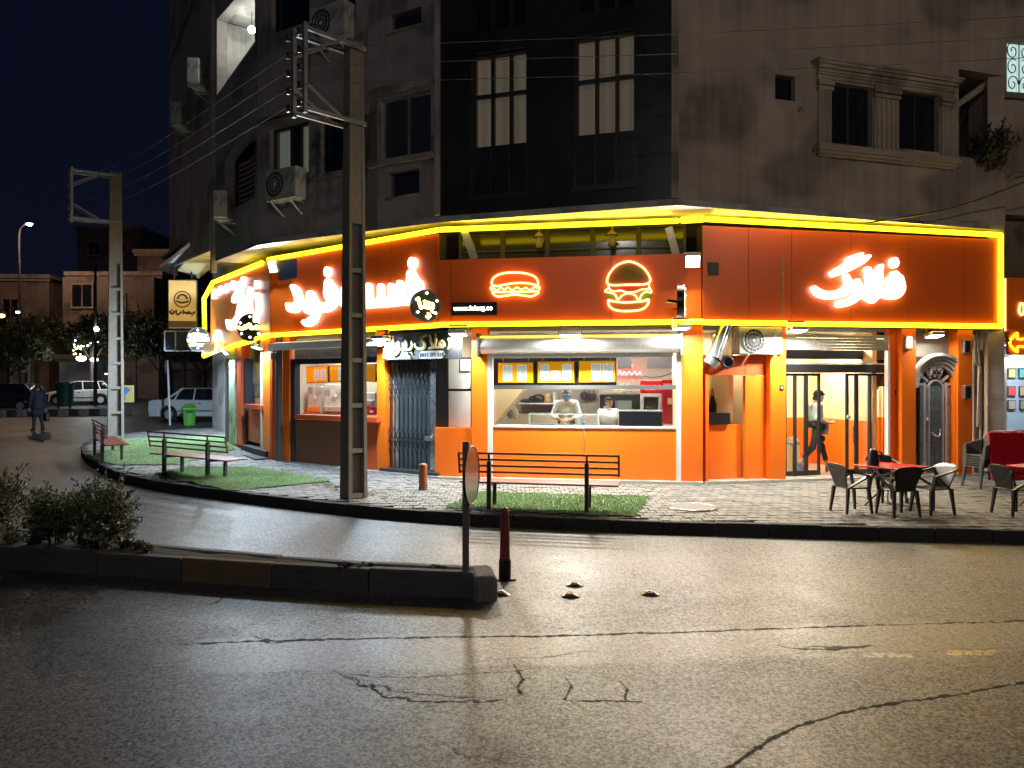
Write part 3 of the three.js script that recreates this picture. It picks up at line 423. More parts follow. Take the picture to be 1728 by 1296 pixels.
part(apt, 'roof', slab([...Q, [-7.9, -20.1], [-11.9, -26.7], [-6, -30], [12, -24]], TOP + 0.004, TOP + 0.3), M.plasterGrey);
part(apt, 'rear_wall', boxG(-7.5, 11.5, 0, TOP, -24.4, -24), M.plaster);
{ const sideP = plane(Q[0], [11.3, -20]); bwall(apt, sideP, 'side_wall', rect(0.0, sideP.L, 0.3, TOP), [], -0.3, 0, M.plaster); }

// ------------------------------------------------------------------ ground floor: pillars, counters and rooms
const shop = thing('fast_food_shop', 'fast food shop with orange pillars and counters under the long neon-edged sign', 'shop front');
const pillar = (pl, x0, x1, yb, z0, z1, mat = M.orange, y1 = GY) => { const r = pxr(pl, x0, x1, 600, yb, z1); return bbox(shop, pl, 'pillar', r[0], r[1], Math.max(BY - 0.06, Math.min(r[2], 0.45)), y1, z0, z1, mat); };
for (const [pl, a, b] of [[SL, 0.2, SL.L], [S0, 0, S0.L], [S1, 0, S1.L], [S2, 0, S2.L]]) { bbox(shop, pl, 'canopy_board', a - 0.05, b + 0.05, GY + 0.003, GY + 0.05, -1.2, -0.03, std(rgb(0.16, 0.16, 0.13), 0.8, { map: rep(grimeT, 0.6) })); }
for (const [pl, a, b] of [[S0, 0.2, S0.L + 0.06], [S1, 0, S1.L + 0.02], [S2, 0.1, S2.L - 0.4]]) bbox(shop, pl, 'plinth', a, b, 0.1, BY - 0.01, -0.6, pl === S1 ? 0.03 : 0.0, M.marble);
// centre bay: window strip, serving counter, shutter
bp(shop, S1, 'low_panel', 734, 795.5, 722, 810, -0.3, -0.14, M.orange); bp(shop, S1, 'corner_post', 736, 755, 570, 722, -0.4, -0.3, M.black);
const frost = phys(rgb(0.62, 0.66, 0.66), 0.25, { map: rep(panelT, 1) });
{ const f = bp(shop, S1, 'side_window', 755, 796, 603, 722, -0.36, -0.345, M.black); for (const [y0, y1] of [[606, 656], [660, 721]]) { const r = pxr(S1, 757, 794, y0, y1, -0.32); part(f, 'pane', boxG(r[0], r[1], r[2], r[3], -0.34, -0.32), frost); } const r = pxr(S1, 775, 792, 600, 628, -0.31); part(f, 'meter_frame', merge([boxG(r[0], r[1], r[2], r[2] + 0.02, -0.32, -0.3), boxG(r[0], r[0] + 0.02, r[2] + 0.021, r[3], -0.32, -0.3)]), M.black); }
pillar(S1, 796, 822.5, 812, -0.34, -0.1); bp(shop, S1, 'shutter_guide', 823, 831, 592, 814, -0.22, -0.1, M.white); bp(shop, S1, 'shutter_guide', 1141.5, 1149.5, 592, 817, -0.22, -0.1, M.white); pillar(S1, 1150, 1186, 818, -0.34, -0.08);
bp(shop, S1, 'counter_panel', 831.5, 985, 723, 812, -0.2, -0.13, M.orange); bp(shop, S1, 'counter_panel', 986.5, 1141, 723, 815, -0.2, -0.13, M.orange); bp(shop, S1, 'counter_top', 832, 1141, 720, 722.6, -0.75, -0.11, phys(rgb(0.4, 0.41, 0.42), 0.55));
{ const a = S1.u(812), b = S1.u(1147), y0 = S1.y(601, 980, 0.1), y1 = S1.y(563, 980, 0.1), h = y1 - y0, sh = new THREE.Shape(); sh.moveTo(0.35, y1); sh.lineTo(-0.02, y1); sh.bezierCurveTo(-0.2, y1 - 0.02, -0.24, y0 + h * 0.65, -0.22, y0 + h * 0.45); sh.bezierCurveTo(-0.2, y0 + h * 0.25, -0.1, y0 + 0.06, 0.0, y0 + 0.05); sh.lineTo(0.35, y0 + 0.05);
  bmesh(shop, S1, 'shutter_box', profile(sh, b - a).translate(a, 0, 0), M.alu);
  bbox(shop, S1, 'shutter_lip', a + 0.12, b - 0.12, y0 - 0.02, y0 + 0.045, -0.2, -0.02, M.white); bbox(shop, S1, 'shutter_bracket', a - 0.05, a - 0.005, y0, y1 + 0.02, -0.3, 0.24, M.dark); bbox(shop, S1, 'shutter_bracket', b + 0.005, b + 0.04, y0, y1 + 0.02, -0.3, 0.24, M.dark); }
bp(shop, S1, 'transom_bar', 832, 1141, 650, 657, -0.34, -0.26, phys(rgb(0.07, 0.075, 0.08), 0.5));
for (const [x0, x1] of [[833, 985], [987, 1140]]) bp(shop, S1, 'sliding_pane', x0, x1, 658, 720, -0.306, -0.3, M.glass);
// right bay: half door, panels, entrance
bp(shop, S2, 'edge_strip', 1187, 1191, 632, 816, -0.3, -0.12, M.red); bp(shop, S2, 'edge_strip', 1191.5, 1196, 632, 816, -0.3, -0.1, M.orange);
{ const d = bp(shop, S2, 'half_door', 1196.5, 1251, 716, 811, -0.42, -0.36, M.orange); const r = pxr(S2, 1196, 1232, 697, 715.5, -0.3); part(d, 'ledge_box', boxG(r[0], r[1], r[2], r[3], -0.56, -0.3), M.blackPlastic); }
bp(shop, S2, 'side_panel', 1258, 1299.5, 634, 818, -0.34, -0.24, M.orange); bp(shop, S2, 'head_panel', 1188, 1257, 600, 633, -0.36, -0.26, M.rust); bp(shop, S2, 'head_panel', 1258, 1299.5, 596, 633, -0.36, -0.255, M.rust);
pillar(S2, 1300, 1326, 820, -0.34, -0.08); pillar(S2, 1500.5, 1521.5, 808, -0.36, -0.22); pillar(S2, 1522, 1545.5, 806, -0.36, -0.06); pillar(S2, 1617, 1641, 806, -0.4, -0.06); bp(shop, S2, 'pillar_return', 1612, 1616.6, 600, 806, -0.3, -0.12, M.orange);
{ // entrance: shutter, header and dark framed leaves of glass
  const g = []; for (let k = 0; k < 5; k++) { const r = pxr(S2, 1327, 1500, 566 + k * 5, 570.4 + k * 5, -0.12); g.push(boxG(r[0], r[1], r[2], r[3], -0.18, -0.12 - 0.01 * (k % 2))); }
  bmesh(shop, S2, 'entrance_shutter', merge(g), M.alu); bp(shop, S2, 'duct_panel', 1327, 1499, 591, 606, -0.9, -0.8, M.navy); bp(shop, S2, 'door_header', 1326.5, 1499.5, 615, 629, -0.5, -0.38, M.darkFrame); bp(shop, S2, 'header_strip', 1327, 1499, 612.5, 614.6, -0.5, -0.4, M.alu);
  const leaf = (x0, x1, z, b0, b1, handle) => { const r = pxr(S2, x0, x1, 630, 811, z), w = 0.05, f = bmesh(shop, S2, 'door_leaf', merge([boxG(r[0], r[0] + b0, BY, r[3], z - 0.05, z), boxG(r[1] - b1, r[1], BY, r[3], z - 0.05, z), boxG(r[0] + b0, r[1] - b1, BY, BY + 0.09, z - 0.05, z), boxG(r[0] + b0, r[1] - b1, r[3] - w, r[3], z - 0.05, z)]), M.darkFrame); part(f, 'pane', boxG(r[0] + b0, r[1] - b1, BY + 0.09, r[3] - w, z - 0.03, z - 0.024), M.glass); if (handle) { const u = S2.u(1437, z); part(f, 'handle', merge([cyl([u, S2.y(747, 1437, z), z + 0.05], [u, S2.y(718, 1437, z), z + 0.05], 0.014), cyl([u, S2.y(742, 1437, z), z], [u, S2.y(742, 1437, z), z + 0.05], 0.01), cyl([u, S2.y(722, 1437, z), z], [u, S2.y(722, 1437, z), z + 0.05], 0.01)]), M.steel); part(f, 'lock', cyl([S2.u(1431.5, z), S2.y(704, 1431, z), z], [S2.u(1431.5, z), S2.y(704, 1431, z), z + 0.03], 0.045, 0.04, 20), M.alu); } };
  leaf(1326, 1364, -0.44, 0.02, 0.075); bp(shop, S2, 'door_mullion', 1341, 1344.6, 630, 811, -0.5, -0.43, M.darkFrame); leaf(1358.6, 1384.6, -0.5, 0.05, 0.045); leaf(1428.6, 1449, -0.5, 0.05, 0.06, true); leaf(1443.5, 1499, -0.44, 0.07, 0.03); bp(shop, S2, 'door_mullion', 1467.7, 1471, 630, 811, -0.5, -0.43, M.darkFrame);
  bp(shop, S2, 'jamb_strip', 1498.6, 1502, 592, 808, -0.2, -0.1, M.white); bp(shop, S2, 'threshold', 1326, 1500, 812, 818, -0.6, -0.1, M.marble);
}
// rooms behind the openings
function room(pl, u0, u1, zf, zb, y0, y1, wall, floor, ceil, lower) {
  bbox(shop, pl, 'room_back', u0 - 0.1, u1 + 0.1, y0, y1, zb - 0.1, zb, wall); bbox(shop, pl, 'room_side', u0 - 0.1, u0, y0, y1, zb, zf, wall); bbox(shop, pl, 'room_side', u1, u1 + 0.1, y0, y1, zb, zf, wall); bbox(shop, pl, 'room_floor', u0 - 0.1, u1 + 0.1, y0 - 0.1, y0, zb - 0.1, zf, floor); bbox(shop, pl, 'room_ceiling', u0 - 0.1, u1 + 0.1, y1, y1 + 0.1, zb - 0.1, zf, ceil);
  if (lower) { bbox(shop, pl, 'dado', u0 + 0.002, u1 - 0.002, y0, lower, zb, zb + 0.012, M.orange); bbox(shop, pl, 'dado', u1 - 0.012, u1 - 0.001, y0, lower, zb + 0.013, zf, M.orange); }
}
room(S1, S1.u(757), S1.u(1147), -0.4, -3.4, BY, 3.14, M.wallBeige, M.floorTile, M.ceil);
room(S2, S2.u(1196), S2.u(1256), -0.6, -1.3, BY, 3.14, M.cream, M.floorTile, M.ceil);
room(S2, S2.u(1300), S2.u(1502), -0.52, -2.6, BY, 3.14, M.cream, M.floorTile, M.ceil, 1.34);
room(S0, -0.72, S0.u(640), -0.35, -2.0, BY, 3.14, M.wallBeige, M.floorTile, M.ceil);
bp(shop, S1, 'facade_fill', 740, 757, 560, 604, -0.45, -0.38, M.dark);
const transomM = phys(rgb(0.06, 0.06, 0.045), 0.5);
// transom windows behind the open gap above the centre panel
{ const z = -0.7, y0 = 4.2, y1 = SOF - 0.13; bbox(shop, S1, 'transom_wall', 0, S1.L, GY + 0.06, y0, z - 0.1, z + 0.1, M.dark); for (let k = 0; k < 5; k++) { const a = lerp(0.25, S1.L - 0.25, k / 5), b = lerp(0.25, S1.L - 0.25, (k + 1) / 5), f = bmesh(shop, S1, 'transom_window', merge([boxG(a, a + 0.05, y0, y1, z - 0.03, z + 0.04), boxG(b - 0.05, b, y0, y1, z - 0.03, z + 0.04), boxG(a, b, y1 - 0.06, y1, z - 0.02, z + 0.05), boxG(a + 0.05, b - 0.05, y0 + (y1 - y0) * 0.55, y0 + (y1 - y0) * 0.55 + 0.03, z - 0.02, z + 0.03)]), transomM); part(f, 'pane', boxG(a + 0.05, b - 0.05, y0, y1 - 0.06, z - 0.02, z - 0.01), phys(rgb(0.05, 0.06, 0.05), 0.12)); } 
  for (const [p, q] of [[782, 800], [1128, 1143]]) bmesh(shop, S1, 'canopy_strut', bar([S1.u(p, -0.1), S1.y(384, p, -0.1), -0.1], [S1.u(q, -0.1), S1.y(437, q, -0.1), -0.14], 0.14, 0.1), M.alu); }
// left bay: folding grille gate, kiosk window
pillar(S0, 636, 650, 803, -0.34, -0.1); 
{ bp(shop, S0, 'shop_door', 652, 736, 600, 797, -0.52, -0.46, phys(rgb(0.07, 0.09, 0.1), 0.3, { map: rep(panelT, 0.7) })); bp(shop, S0, 'gate_step', 640, 738, 794, 806, -0.5, -0.05, M.dark); bp(shop, S0, 'gate_post', 726, 735, 604, 797, -0.3, -0.2, M.steel); }
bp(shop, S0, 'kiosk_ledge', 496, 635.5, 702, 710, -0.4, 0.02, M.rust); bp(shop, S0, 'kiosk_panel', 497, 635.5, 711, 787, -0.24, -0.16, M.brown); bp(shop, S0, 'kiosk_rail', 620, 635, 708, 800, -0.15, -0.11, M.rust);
bp(shop, S0, 'kiosk_frame', 488, 497, 606, 787, -0.3, -0.14, M.navy); bp(shop, S0, 'kiosk_head', 497, 636, 604, 613, -0.34, -0.2, M.navy); bp(shop, S0, 'kiosk_shutter', 497, 636, 586, 603.6, -0.3, -0.18, M.alu); pillar(S0, 477, 488, 790, -0.3, -0.1);
{ const r = pxr(S0, 452, 637, 572, 588, 0.3), sh = poly([[0.2, r[3] + 0.02], [-0.28, r[3] - 0.04], [-0.3, r[2] + 0.02], [-0.26, r[2]], [0.2, r[2] + 0.06]]); bmesh(shop, S0, 'awning_box', profile(sh, r[1] - r[0]).translate(r[0], 0, 0), M.white); }
bmesh(shop, S0, 'rain_pipe', cyl([S0.u(471, -0.05), 0.28, -0.05], [S0.u(471, -0.05), GY, -0.05], 0.075, 0.075, 16), phys(rgb(0.07, 0.075, 0.085), 0.35));
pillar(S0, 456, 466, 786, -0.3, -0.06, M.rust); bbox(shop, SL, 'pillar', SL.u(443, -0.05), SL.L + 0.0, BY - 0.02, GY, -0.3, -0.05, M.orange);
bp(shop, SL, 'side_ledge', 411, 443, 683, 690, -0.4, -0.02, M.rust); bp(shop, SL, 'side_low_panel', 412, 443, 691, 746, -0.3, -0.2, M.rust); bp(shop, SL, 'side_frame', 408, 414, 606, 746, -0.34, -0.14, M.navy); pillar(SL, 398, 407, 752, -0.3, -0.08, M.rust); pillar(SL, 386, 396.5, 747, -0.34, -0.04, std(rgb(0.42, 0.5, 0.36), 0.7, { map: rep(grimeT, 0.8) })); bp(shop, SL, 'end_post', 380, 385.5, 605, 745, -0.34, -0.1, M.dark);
bbox(shop, SL, 'step', SL.u(408, 0), SL.L - 0.3, 0.2, 0.5, -0.4, 0.02, M.dark); bbox(shop, SL, 'step', SL.L - 1.2, SL.L - 0.1, 0.2, 0.36, -0.3, 0.3, M.dark);
{ // stack of boards seen through the small side window
  const f = bp(shop, SL, 'side_window', 414, 443, 612, 684, -0.42, -0.4, phys(rgb(0.4, 0.36, 0.28), 0.5)); for (const [x0, x1, y0, y1, m] of [[415, 428, 614, 648, M.cream], [429, 442, 614, 648, M.wallBeige], [415, 440, 650, 668, M.marble], [416, 420, 670, 683, M.white], [421, 430, 670, 683, M.rust], [431, 442, 672, 683, M.cream]]) { const r = pxr(SL, x0, x1, y0, y1, -0.38); part(f, 'panel', boxG(r[0], r[1], r[2], r[3], -0.4, -0.38), m); } }
// folding grille, each bar and cross a part of the gate
{
  const u0 = S0.u(652, -0.22), u1 = S0.u(727, -0.22), yb = S0.y(793, 690, -0.22), yt = S0.y(606, 690, -0.22), g = fthing(S0, (u0 + u1) / 2, yb, -0.22, 'folding_gate', 'black folding lattice gate pulled shut over a glazed door', 'gate');
  const gm = phys(rgb(0.03, 0.036, 0.04), 0.5, { metalness: 0.4 }), n = 10, dx = (u1 - u0) / n;
  for (let i = 0; i <= n; i++) part(g, 'upright', fg(g, boxG(u0 + i * dx - 0.011, u0 + i * dx + 0.011, yb, yt, -0.23, -0.21)), gm);
  for (const [c, h] of [[0.7, 0.36], [0.22, 0.36]]) for (let i = 0; i < n; i++) for (const s of [-1, 1]) for (const o of [0, 0.17]) { const y = lerp(yb, yt, c) + o; part(g, 'cross_bar', fg(g, bar([u0 + i * dx, y + s * h / 2, -0.2 - 0.008 * s], [u0 + (i + 1) * dx, y - s * h / 2, -0.2 - 0.008 * s], 0.014, 0.007)), gm); }
  for (const y of [yb, yt - 0.04]) part(g, 'rail', fg(g, boxG(u0 - 0.05, u1 + 0.05, y - 0.02, y + 0.02, -0.26, -0.2 + 0.03)), gm);
  part(g, 'latch', fg(g, rbox(u1 - 0.08, u1 + 0.1, lerp(yb, yt, 0.3) - 0.05, lerp(yb, yt, 0.3) + 0.03, -0.22, -0.12, 0.01)), M.steel);
}
// arched entrance door with a fan of rays
{
  const z = -0.2, cx = S2.u(1580, z), yB = S2.y(797, 1580, z), ySp = S2.y(654, 1580, z), hw = (S2.u(1615, z) - S2.u(1546, z)) / 2, d = fthing(S2, cx, yB, z, 'arched_door', 'grey ornamental metal door with arched fanlight between orange pillars', 'door');
  const L = (g) => g.translate(cx, 0, z), A = (g) => fg(d, L(g)), grey = phys(rgb(0.27, 0.29, 0.3), 0.4, { metalness: 0.5, roughnessMap: rep(smudgeT, 2) }), light = phys(rgb(0.6, 0.61, 0.61), 0.4, { metalness: 0.4 });
  const arch = (r0, r1, zz, dep) => { const s = new THREE.Shape(); s.absarc(0, ySp, r1, 0, Math.PI, false); s.lineTo(-r0, ySp); s.absarc(0, ySp, r0, Math.PI, 0, true); s.lineTo(r1, ySp); return extr(s, dep, zz, 0, 24); };
  for (let k = 0; k < 4; k++) part(d, 'arch_ring', A(arch(hw * (0.9 + k * 0.14), hw * (0.9 + (k + 1) * 0.14) - 0.006, -0.05 + 0.035 * k, 0.08)), M.marble);
  { const s = poly([[-hw - 0.32, ySp], [hw + 0.32, ySp], [hw + 0.32, GY - 0.01], [-hw - 0.32, GY - 0.01]]), h = new THREE.Path(); h.absarc(0, ySp, hw * 1.42, 0, Math.PI, false); s.holes.push(h); part(d, 'spandrel', A(extr(poly([[-hw - 0.1, GY - 0.55], [hw + 0.1, GY - 0.55], [hw + 0.1, GY - 0.01], [-hw - 0.1, GY - 0.01]]), 0.05, -0.16)), M.concrete); }
  part(d, 'backing', A(boxG(-hw, hw, yB, ySp + hw, -0.14, -0.11)), std(rgb(0.02, 0.02, 0.022), 0.6));
  for (let k = 0; k < 7; k++) { const a = Math.PI * (0.06 + 0.88 * k / 6), c = Math.cos(a), s = Math.sin(a); part(d, 'ray', A(bar([c * hw * 0.42, ySp + s * hw * 0.42, -0.05], [c * hw * 0.84, ySp + s * hw * 0.84, -0.05], 0.05, 0.035)), light); }
  part(d, 'house_plate', A(rbox(-0.13, 0.15, ySp + hw * 0.52, ySp + hw * 0.92, -0.03, 0.0, 0.01)), M.white);
  { const q = part(d, 'plate_writing', A(merge([stroke([[-0.08, ySp + hw * 0.72, 0.016], [-0.04, ySp + hw * 0.64, 0.018], [0, ySp + hw * 0.74, 0.016], [0.05, ySp + hw * 0.64, 0.018], [0.11, ySp + hw * 0.73, 0.014]], 0.006, 0.0), stroke([[-0.09, ySp + hw * 0.6, 0.014], [0.1, ySp + hw * 0.58, 0.014]], 0.006, 0.001), sph(0.02, ySp + hw * 0.83, 0.002, 0.014)])), M.black); void q; }
  const leafW = hw * 0.68;
  part(d, 'door_leaf', A(boxG(-leafW, leafW, yB, ySp + 0.02, -0.1, -0.05)), grey);
  { const s = poly([[-leafW * 0.46, yB + 0.05], [leafW * 0.46, yB + 0.05], [leafW * 0.46, ySp - 0.02]]); s.absarc(0, ySp - 0.02, leafW * 0.46, 0, Math.PI, false); part(d, 'centre_panel', A(extr(s, 0.02, -0.049)), phys(rgb(0.1, 0.16, 0.165), 0.15));
    const r = new THREE.Shape(); r.absarc(0, ySp - 0.02, leafW * 0.56, 0, Math.PI, false); r.lineTo(-leafW * 0.56, yB + 0.05); r.lineTo(-leafW * 0.46, yB + 0.05); r.lineTo(-leafW * 0.46, ySp - 0.02); r.absarc(0, ySp - 0.02, leafW * 0.46, Math.PI, 0, true); r.lineTo(leafW * 0.46, yB + 0.05); r.lineTo(leafW * 0.56, yB + 0.05); part(d, 'arched_moulding', A(extr(r, 0.05, -0.05)), light); }
  for (let k = 0; k < 6; k++) { const x = lerp(-0.38, 0.38, k / 5) * leafW; part(d, 'rib', A(boxG(x - 0.008, x + 0.008, yB + 0.06, ySp + 0.02, -0.029, -0.012)), grey); }
  for (const s of [-1, 1]) { part(d, 'side_rib', A(boxG(s * leafW * 0.78 - 0.03, s * leafW * 0.78 + 0.03, yB, ySp + 0.1, -0.05, -0.02)), light); part(d, 'side_rib', A(boxG(s * leafW - 0.025, s * leafW + 0.025, yB, ySp + 0.0, -0.06, -0.03)), grey);
    for (const [a, b] of [[0.04, 0.3], [0.34, 0.62], [0.66, 0.97]]) { const f = part(d, 'side_light', A(boxG(s * hw * 0.86 - 0.055, s * hw * 0.86 + 0.055, lerp(yB, ySp, a), lerp(yB, ySp, b), -0.11, -0.07)), M.black); part(f, 'pane', A(boxG(s * hw * 0.86 - 0.035, s * hw * 0.86 + 0.035, lerp(yB, ySp, a) + 0.03, lerp(yB, ySp, b) - 0.03, -0.069, -0.06)), s > 0 ? phys(rgb(0.5, 0.12, 0.02), 0.2) : M.darkGlass); } }
  part(d, 'pull_handle', A(tube([[-0.1, lerp(yB, ySp, 0.47), -0.02], [-0.05, lerp(yB, ySp, 0.43), 0.04], [0.03, lerp(yB, ySp, 0.43), 0.05], [0.1, lerp(yB, ySp, 0.5), -0.01]], 0.014, 20, 8)), M.alu);
  part(d, 'knob', A(sph(-leafW * 0.62, lerp(yB, ySp, 0.62), -0.01, 0.03)), M.alu); part(d, 'threshold', A(boxG(-hw - 0.02, hw + 0.02, yB - 0.16, yB - 0.003, -0.3, 0.06)), M.marble); part(d, 'step', A(boxG(-hw - 0.25, hw + 0.3, yB - 0.28, yB - 0.165, -0.2, 0.28)), M.marble);
}

// ------------------------------------------------------------------ lamps
const lampWhite = glow(0.9, 0.97, 1, 9), neonYellow = new THREE.MeshStandardMaterial({ color: rgb(0.7, 0.6, 0.05), roughness: 0.4, emissive: rgb(1, 0.69, 0.01), emissiveIntensity: 1.8 });
function rectLight(parent, w, h, color, intensity, pos, dir) {
  const l = new THREE.RectAreaLight(color, intensity, w, h); l.name = parent.name + '_lamp'; l.position.set(...pos);
  l.quaternion.setFromUnitVectors(V(0, 0, -1), V(...dir).normalize()); parent.add(l); return l;
}
// an outdoor LED floodlight: casing, glowing face, bracket; tilt is measured from straight down, outwards
function flood(pl, px, py, z, tilt, I, label, w = 0.3, h = 0.2, yaw = 0) {
  const u = pl.u(px, z), y = pl.y(py, px, z), g = fthing(pl, u, y, z, 'floodlight', label, 'floodlight', 'white floodlights on the shop sign'); g.rotation.y += yaw;
  const t = new THREE.Matrix4().makeRotationX(Math.PI / 2 - tilt), T = (q) => q.applyMatrix4(t);
  part(g, 'casing', T(rbox(-w / 2 - 0.02, w / 2 + 0.02, -h / 2 - 0.02, h / 2 + 0.02, -0.05, 0.02, 0.012)), M.alu);
  part(g, 'glowing_face', T(boxG(-w / 2, w / 2, -h / 2, h / 2, 0.02, 0.026)), lampWhite);
  part(g, 'bracket', merge([bar([-w / 2 - 0.03, 0, 0], [-w / 2 - 0.03, 0.16, -0.04], 0.015, 0.03), bar([w / 2 + 0.03, 0, 0], [w / 2 + 0.03, 0.16, -0.04], 0.015, 0.03), bar([-w / 2 - 0.04, 0.16, -0.04], [w / 2 + 0.04, 0.16, -0.04], 0.03, 0.015)]), M.steel);
  const dir = V(0, 0, 1).applyMatrix4(t); rectLight(g, w, h, pl === S2 || pl === S1 ? rgb(1, 0.96, 0.84) : rgb(0.62, 0.81, 1), I * 1.42, [dir.x * 0.04, dir.y * 0.04, dir.z * 0.04], [dir.x, dir.y, dir.z]);
  return g;
}

// ------------------------------------------------------------------ fascia signs with neon edging and lit letters
const S_Y0 = 3.3, S_Y1 = 5.03;
const letterWhite = new THREE.MeshStandardMaterial({ color: rgb(0.8, 0.8, 0.8), roughness: 0.4, emissive: rgb(1, 0.94, 0.98), emissiveIntensity: 1.2 });
function fascia(pl, label, joints, y0, y1, ua = 0, ub = pl.L) {
  const g = fthing(pl, (ua + ub) / 2, y0, 0, 'fascia_sign', label, 'shop sign', 'orange fascia signs of the corner shop');
  const us = [ua, ...joints.map((p) => pl.u(p)), ub];
  fbox(g, 'backing', ua, ub, y0, y1, -0.24, -0.022, M.dark);
  for (let i = 0; i + 1 < us.length; i++) fbox(g, 'panel', us[i] + 0.005, us[i + 1] - 0.005, y0 + 0.003, y1 - 0.003, -0.02, 0, M.fascia);
  return g;
}
function neon(g, pts, r = 0.05, light = 1) {                                     // straight runs of yellow tube, plane coordinates
  for (let i = 0; i + 1 < pts.length; i++) {
    const a = V(...pts[i]), b = V(...pts[i + 1]), L = a.distanceTo(b);
    part(g, 'neon_tube', fg(g, merge([cyl(a, b, r, r, 14), sph(a.x, a.y, a.z, r, 1, 1, 1, 12, 8), sph(b.x, b.y, b.z, r, 1, 1, 1, 12, 8)])), neonYellow);
    if (light) { const c = a.clone().add(b).multiplyScalar(0.5), l = rectLight(g, L * 0.94, 0.1, rgb(1, 0.6, 0.05), 18 * light, [c.x - g.fr[0], c.y - g.fr[1], c.z - g.fr[2] + r + 0.01], [0, 0, 1]); l.rotateZ(Math.atan2(b.y - a.y, b.x - a.x) * -1 * Math.sign(1)); }
  }
}
// letter strokes given in pixels of a zoomed view of the photograph (origin ox, oy; zoom s)
function letters(g, ox, oy, s, list, depth, z, mat, name = 'letter', wide = 1) {
  const pl = g.pl; let k = 0;
  for (const L of list) part(g, name, fg(g, merge(L.map((st) => stroke(st.map(([x, y, w]) => { const px = ox + x / s, py = oy + y / s; return [pl.u(px, z), pl.y(py, px, z), w / s * pl.hit(px, z).d / F * wide]; }), depth, z + 0.0012 * (k++ % 7))))), mat);
}
const dot = (x, y, r) => [[x, y - r * 0.12, r], [x + 0.5, y + r * 0.12, r]];
const signR = fascia(S2, 'long orange sign panel with lit white letters on the entrance side', [1263, 1336, 1436, 1532, 1627], S_Y0, S_Y1, 0.01, S2.L);
neon(signR, [[0, S2.y(370, 1187), 0.03], [S2.L - 0.06, S2.y(397, 1687), 0.03], [S2.L - 0.06, S2.y(551, 1687), 0.03], [0, S2.y(544, 1187), 0.03]]);
letters(signR, 1340, 400, 7.855, [
  [dot(1305, 345, 62)],
  [[[1318, 520, 66], [1335, 610, 112], [1330, 640, 105]], [[1372, 560, 60], [1398, 680, 56], [1345, 752, 62], [1250, 768, 60], [1150, 745, 58]], [[1250, 590, 60], [1262, 640, 58]]],
  [[[1128, 395, 30], [1100, 480, 58], [1092, 600, 62], [1090, 720, 64], [1015, 815, 66]], [[955, 448, 50], [980, 560, 56], [985, 700, 64], [1002, 805, 68]]],
  [[[815, 600, 42], [832, 690, 62], [800, 785, 62], [700, 862, 50], [575, 892, 48]], [[840, 700, 50], [900, 760, 50], [960, 800, 50]]],
  [[[675, 540, 45], [700, 625, 52], [660, 710, 60], [560, 762, 55], [400, 772, 52], [295, 735, 52], [248, 692, 42]]],
  [[[495, 492, 42], [700, 395, 60], [900, 300, 46], [965, 262, 24]], [[700, 312, 40], [800, 272, 38], [868, 232, 20]]],
], 0.09, 0.02, letterWhite);
const signC = fascia(S1, 'low orange sign panel with neon burger drawings over the counter', [761, 1031], S_Y0, 4.52, 0, S1.L - 0.01);
neon(signC, [[0.02, S1.y(548, 742), 0.03], [S1.L, S1.y(543, 1185), 0.03]]); neon(signC, [[S1.u(745), S1.y(388, 745), 0.03], [S1.u(1143), S1.y(373, 1143), 0.03]]); neon(signC, [[S1.u(1152), S1.y(372, 1152), 0.03], [S1.L, S1.y(370, 1186), 0.03]], 0.062, 0);
const signL = fascia(S0, 'orange sign panel with lit white letters left of the burger neon', [458, 540, 660], S_Y0, S_Y1, 0.01, S0.L);
neon(signL, [[0.0, S0.y(566, 457), 0.03], [S0.L, S0.y(549, 741), 0.03]], 0.05, 0.25); neon(signL, [[0.0, S0.y(438, 456), 0.03], [S0.L, S0.y(388, 745), 0.03]], 0.05, 0.25);
letters(signL, 470, 420, 6.646, [
  [[[182, 432, 28], [225, 500, 50], [245, 590, 54], [215, 652, 54], [140, 660, 38], [125, 632, 24]]],
  [[[378, 540, 62], [385, 580, 78], [400, 640, 76]], [[425, 620, 55], [445, 700, 50], [405, 790, 50], [335, 832, 36], [305, 822, 22]], [[320, 640, 45], [345, 680, 45]]],
  [dot(570, 262, 46)], [[[580, 400, 55], [590, 450, 82], [600, 500, 88]], [[635, 470, 50], [642, 590, 48], [570, 650, 50], [470, 655, 45]]],
  [[[748, 455, 28], [728, 550, 40], [765, 622, 45], [880, 640, 42], [1000, 620, 42]], dot(835, 420, 34), dot(915, 414, 34)],
  [[[1030, 425, 36], [1032, 520, 42], [1030, 600, 45]], [[1165, 435, 38], [1168, 520, 40], [1168, 600, 45]], [[1282, 430, 38], [1290, 510, 40], [1290, 590, 45]], [[1380, 395, 36], [1395, 480, 45], [1400, 570, 45]], [[1000, 615, 45], [1200, 605, 45], [1480, 575, 45]]],
  [dot(1520, 165, 54)], [[[1505, 300, 56], [1520, 370, 84], [1535, 420, 92]], [[1590, 400, 46], [1604, 490, 38], [1550, 560, 45], [1450, 580, 50]]],
], 0.09, 0.02, letterWhite, 'letter', 1.12);
{ const r = pxr(S0, 470, 500, 438, 470, 0.02); fbox(signL, 'blue_panel', r[0], r[1], r[2], r[3], 0.002, 0.015, phys(rgb(0.03, 0.06, 0.16), 0.3)); }
const signE = fascia(SL, 'far end of the orange sign curving away along the side street', [400], S_Y0 - 0.12, S_Y1, 0.35, SL.L - 0.01);
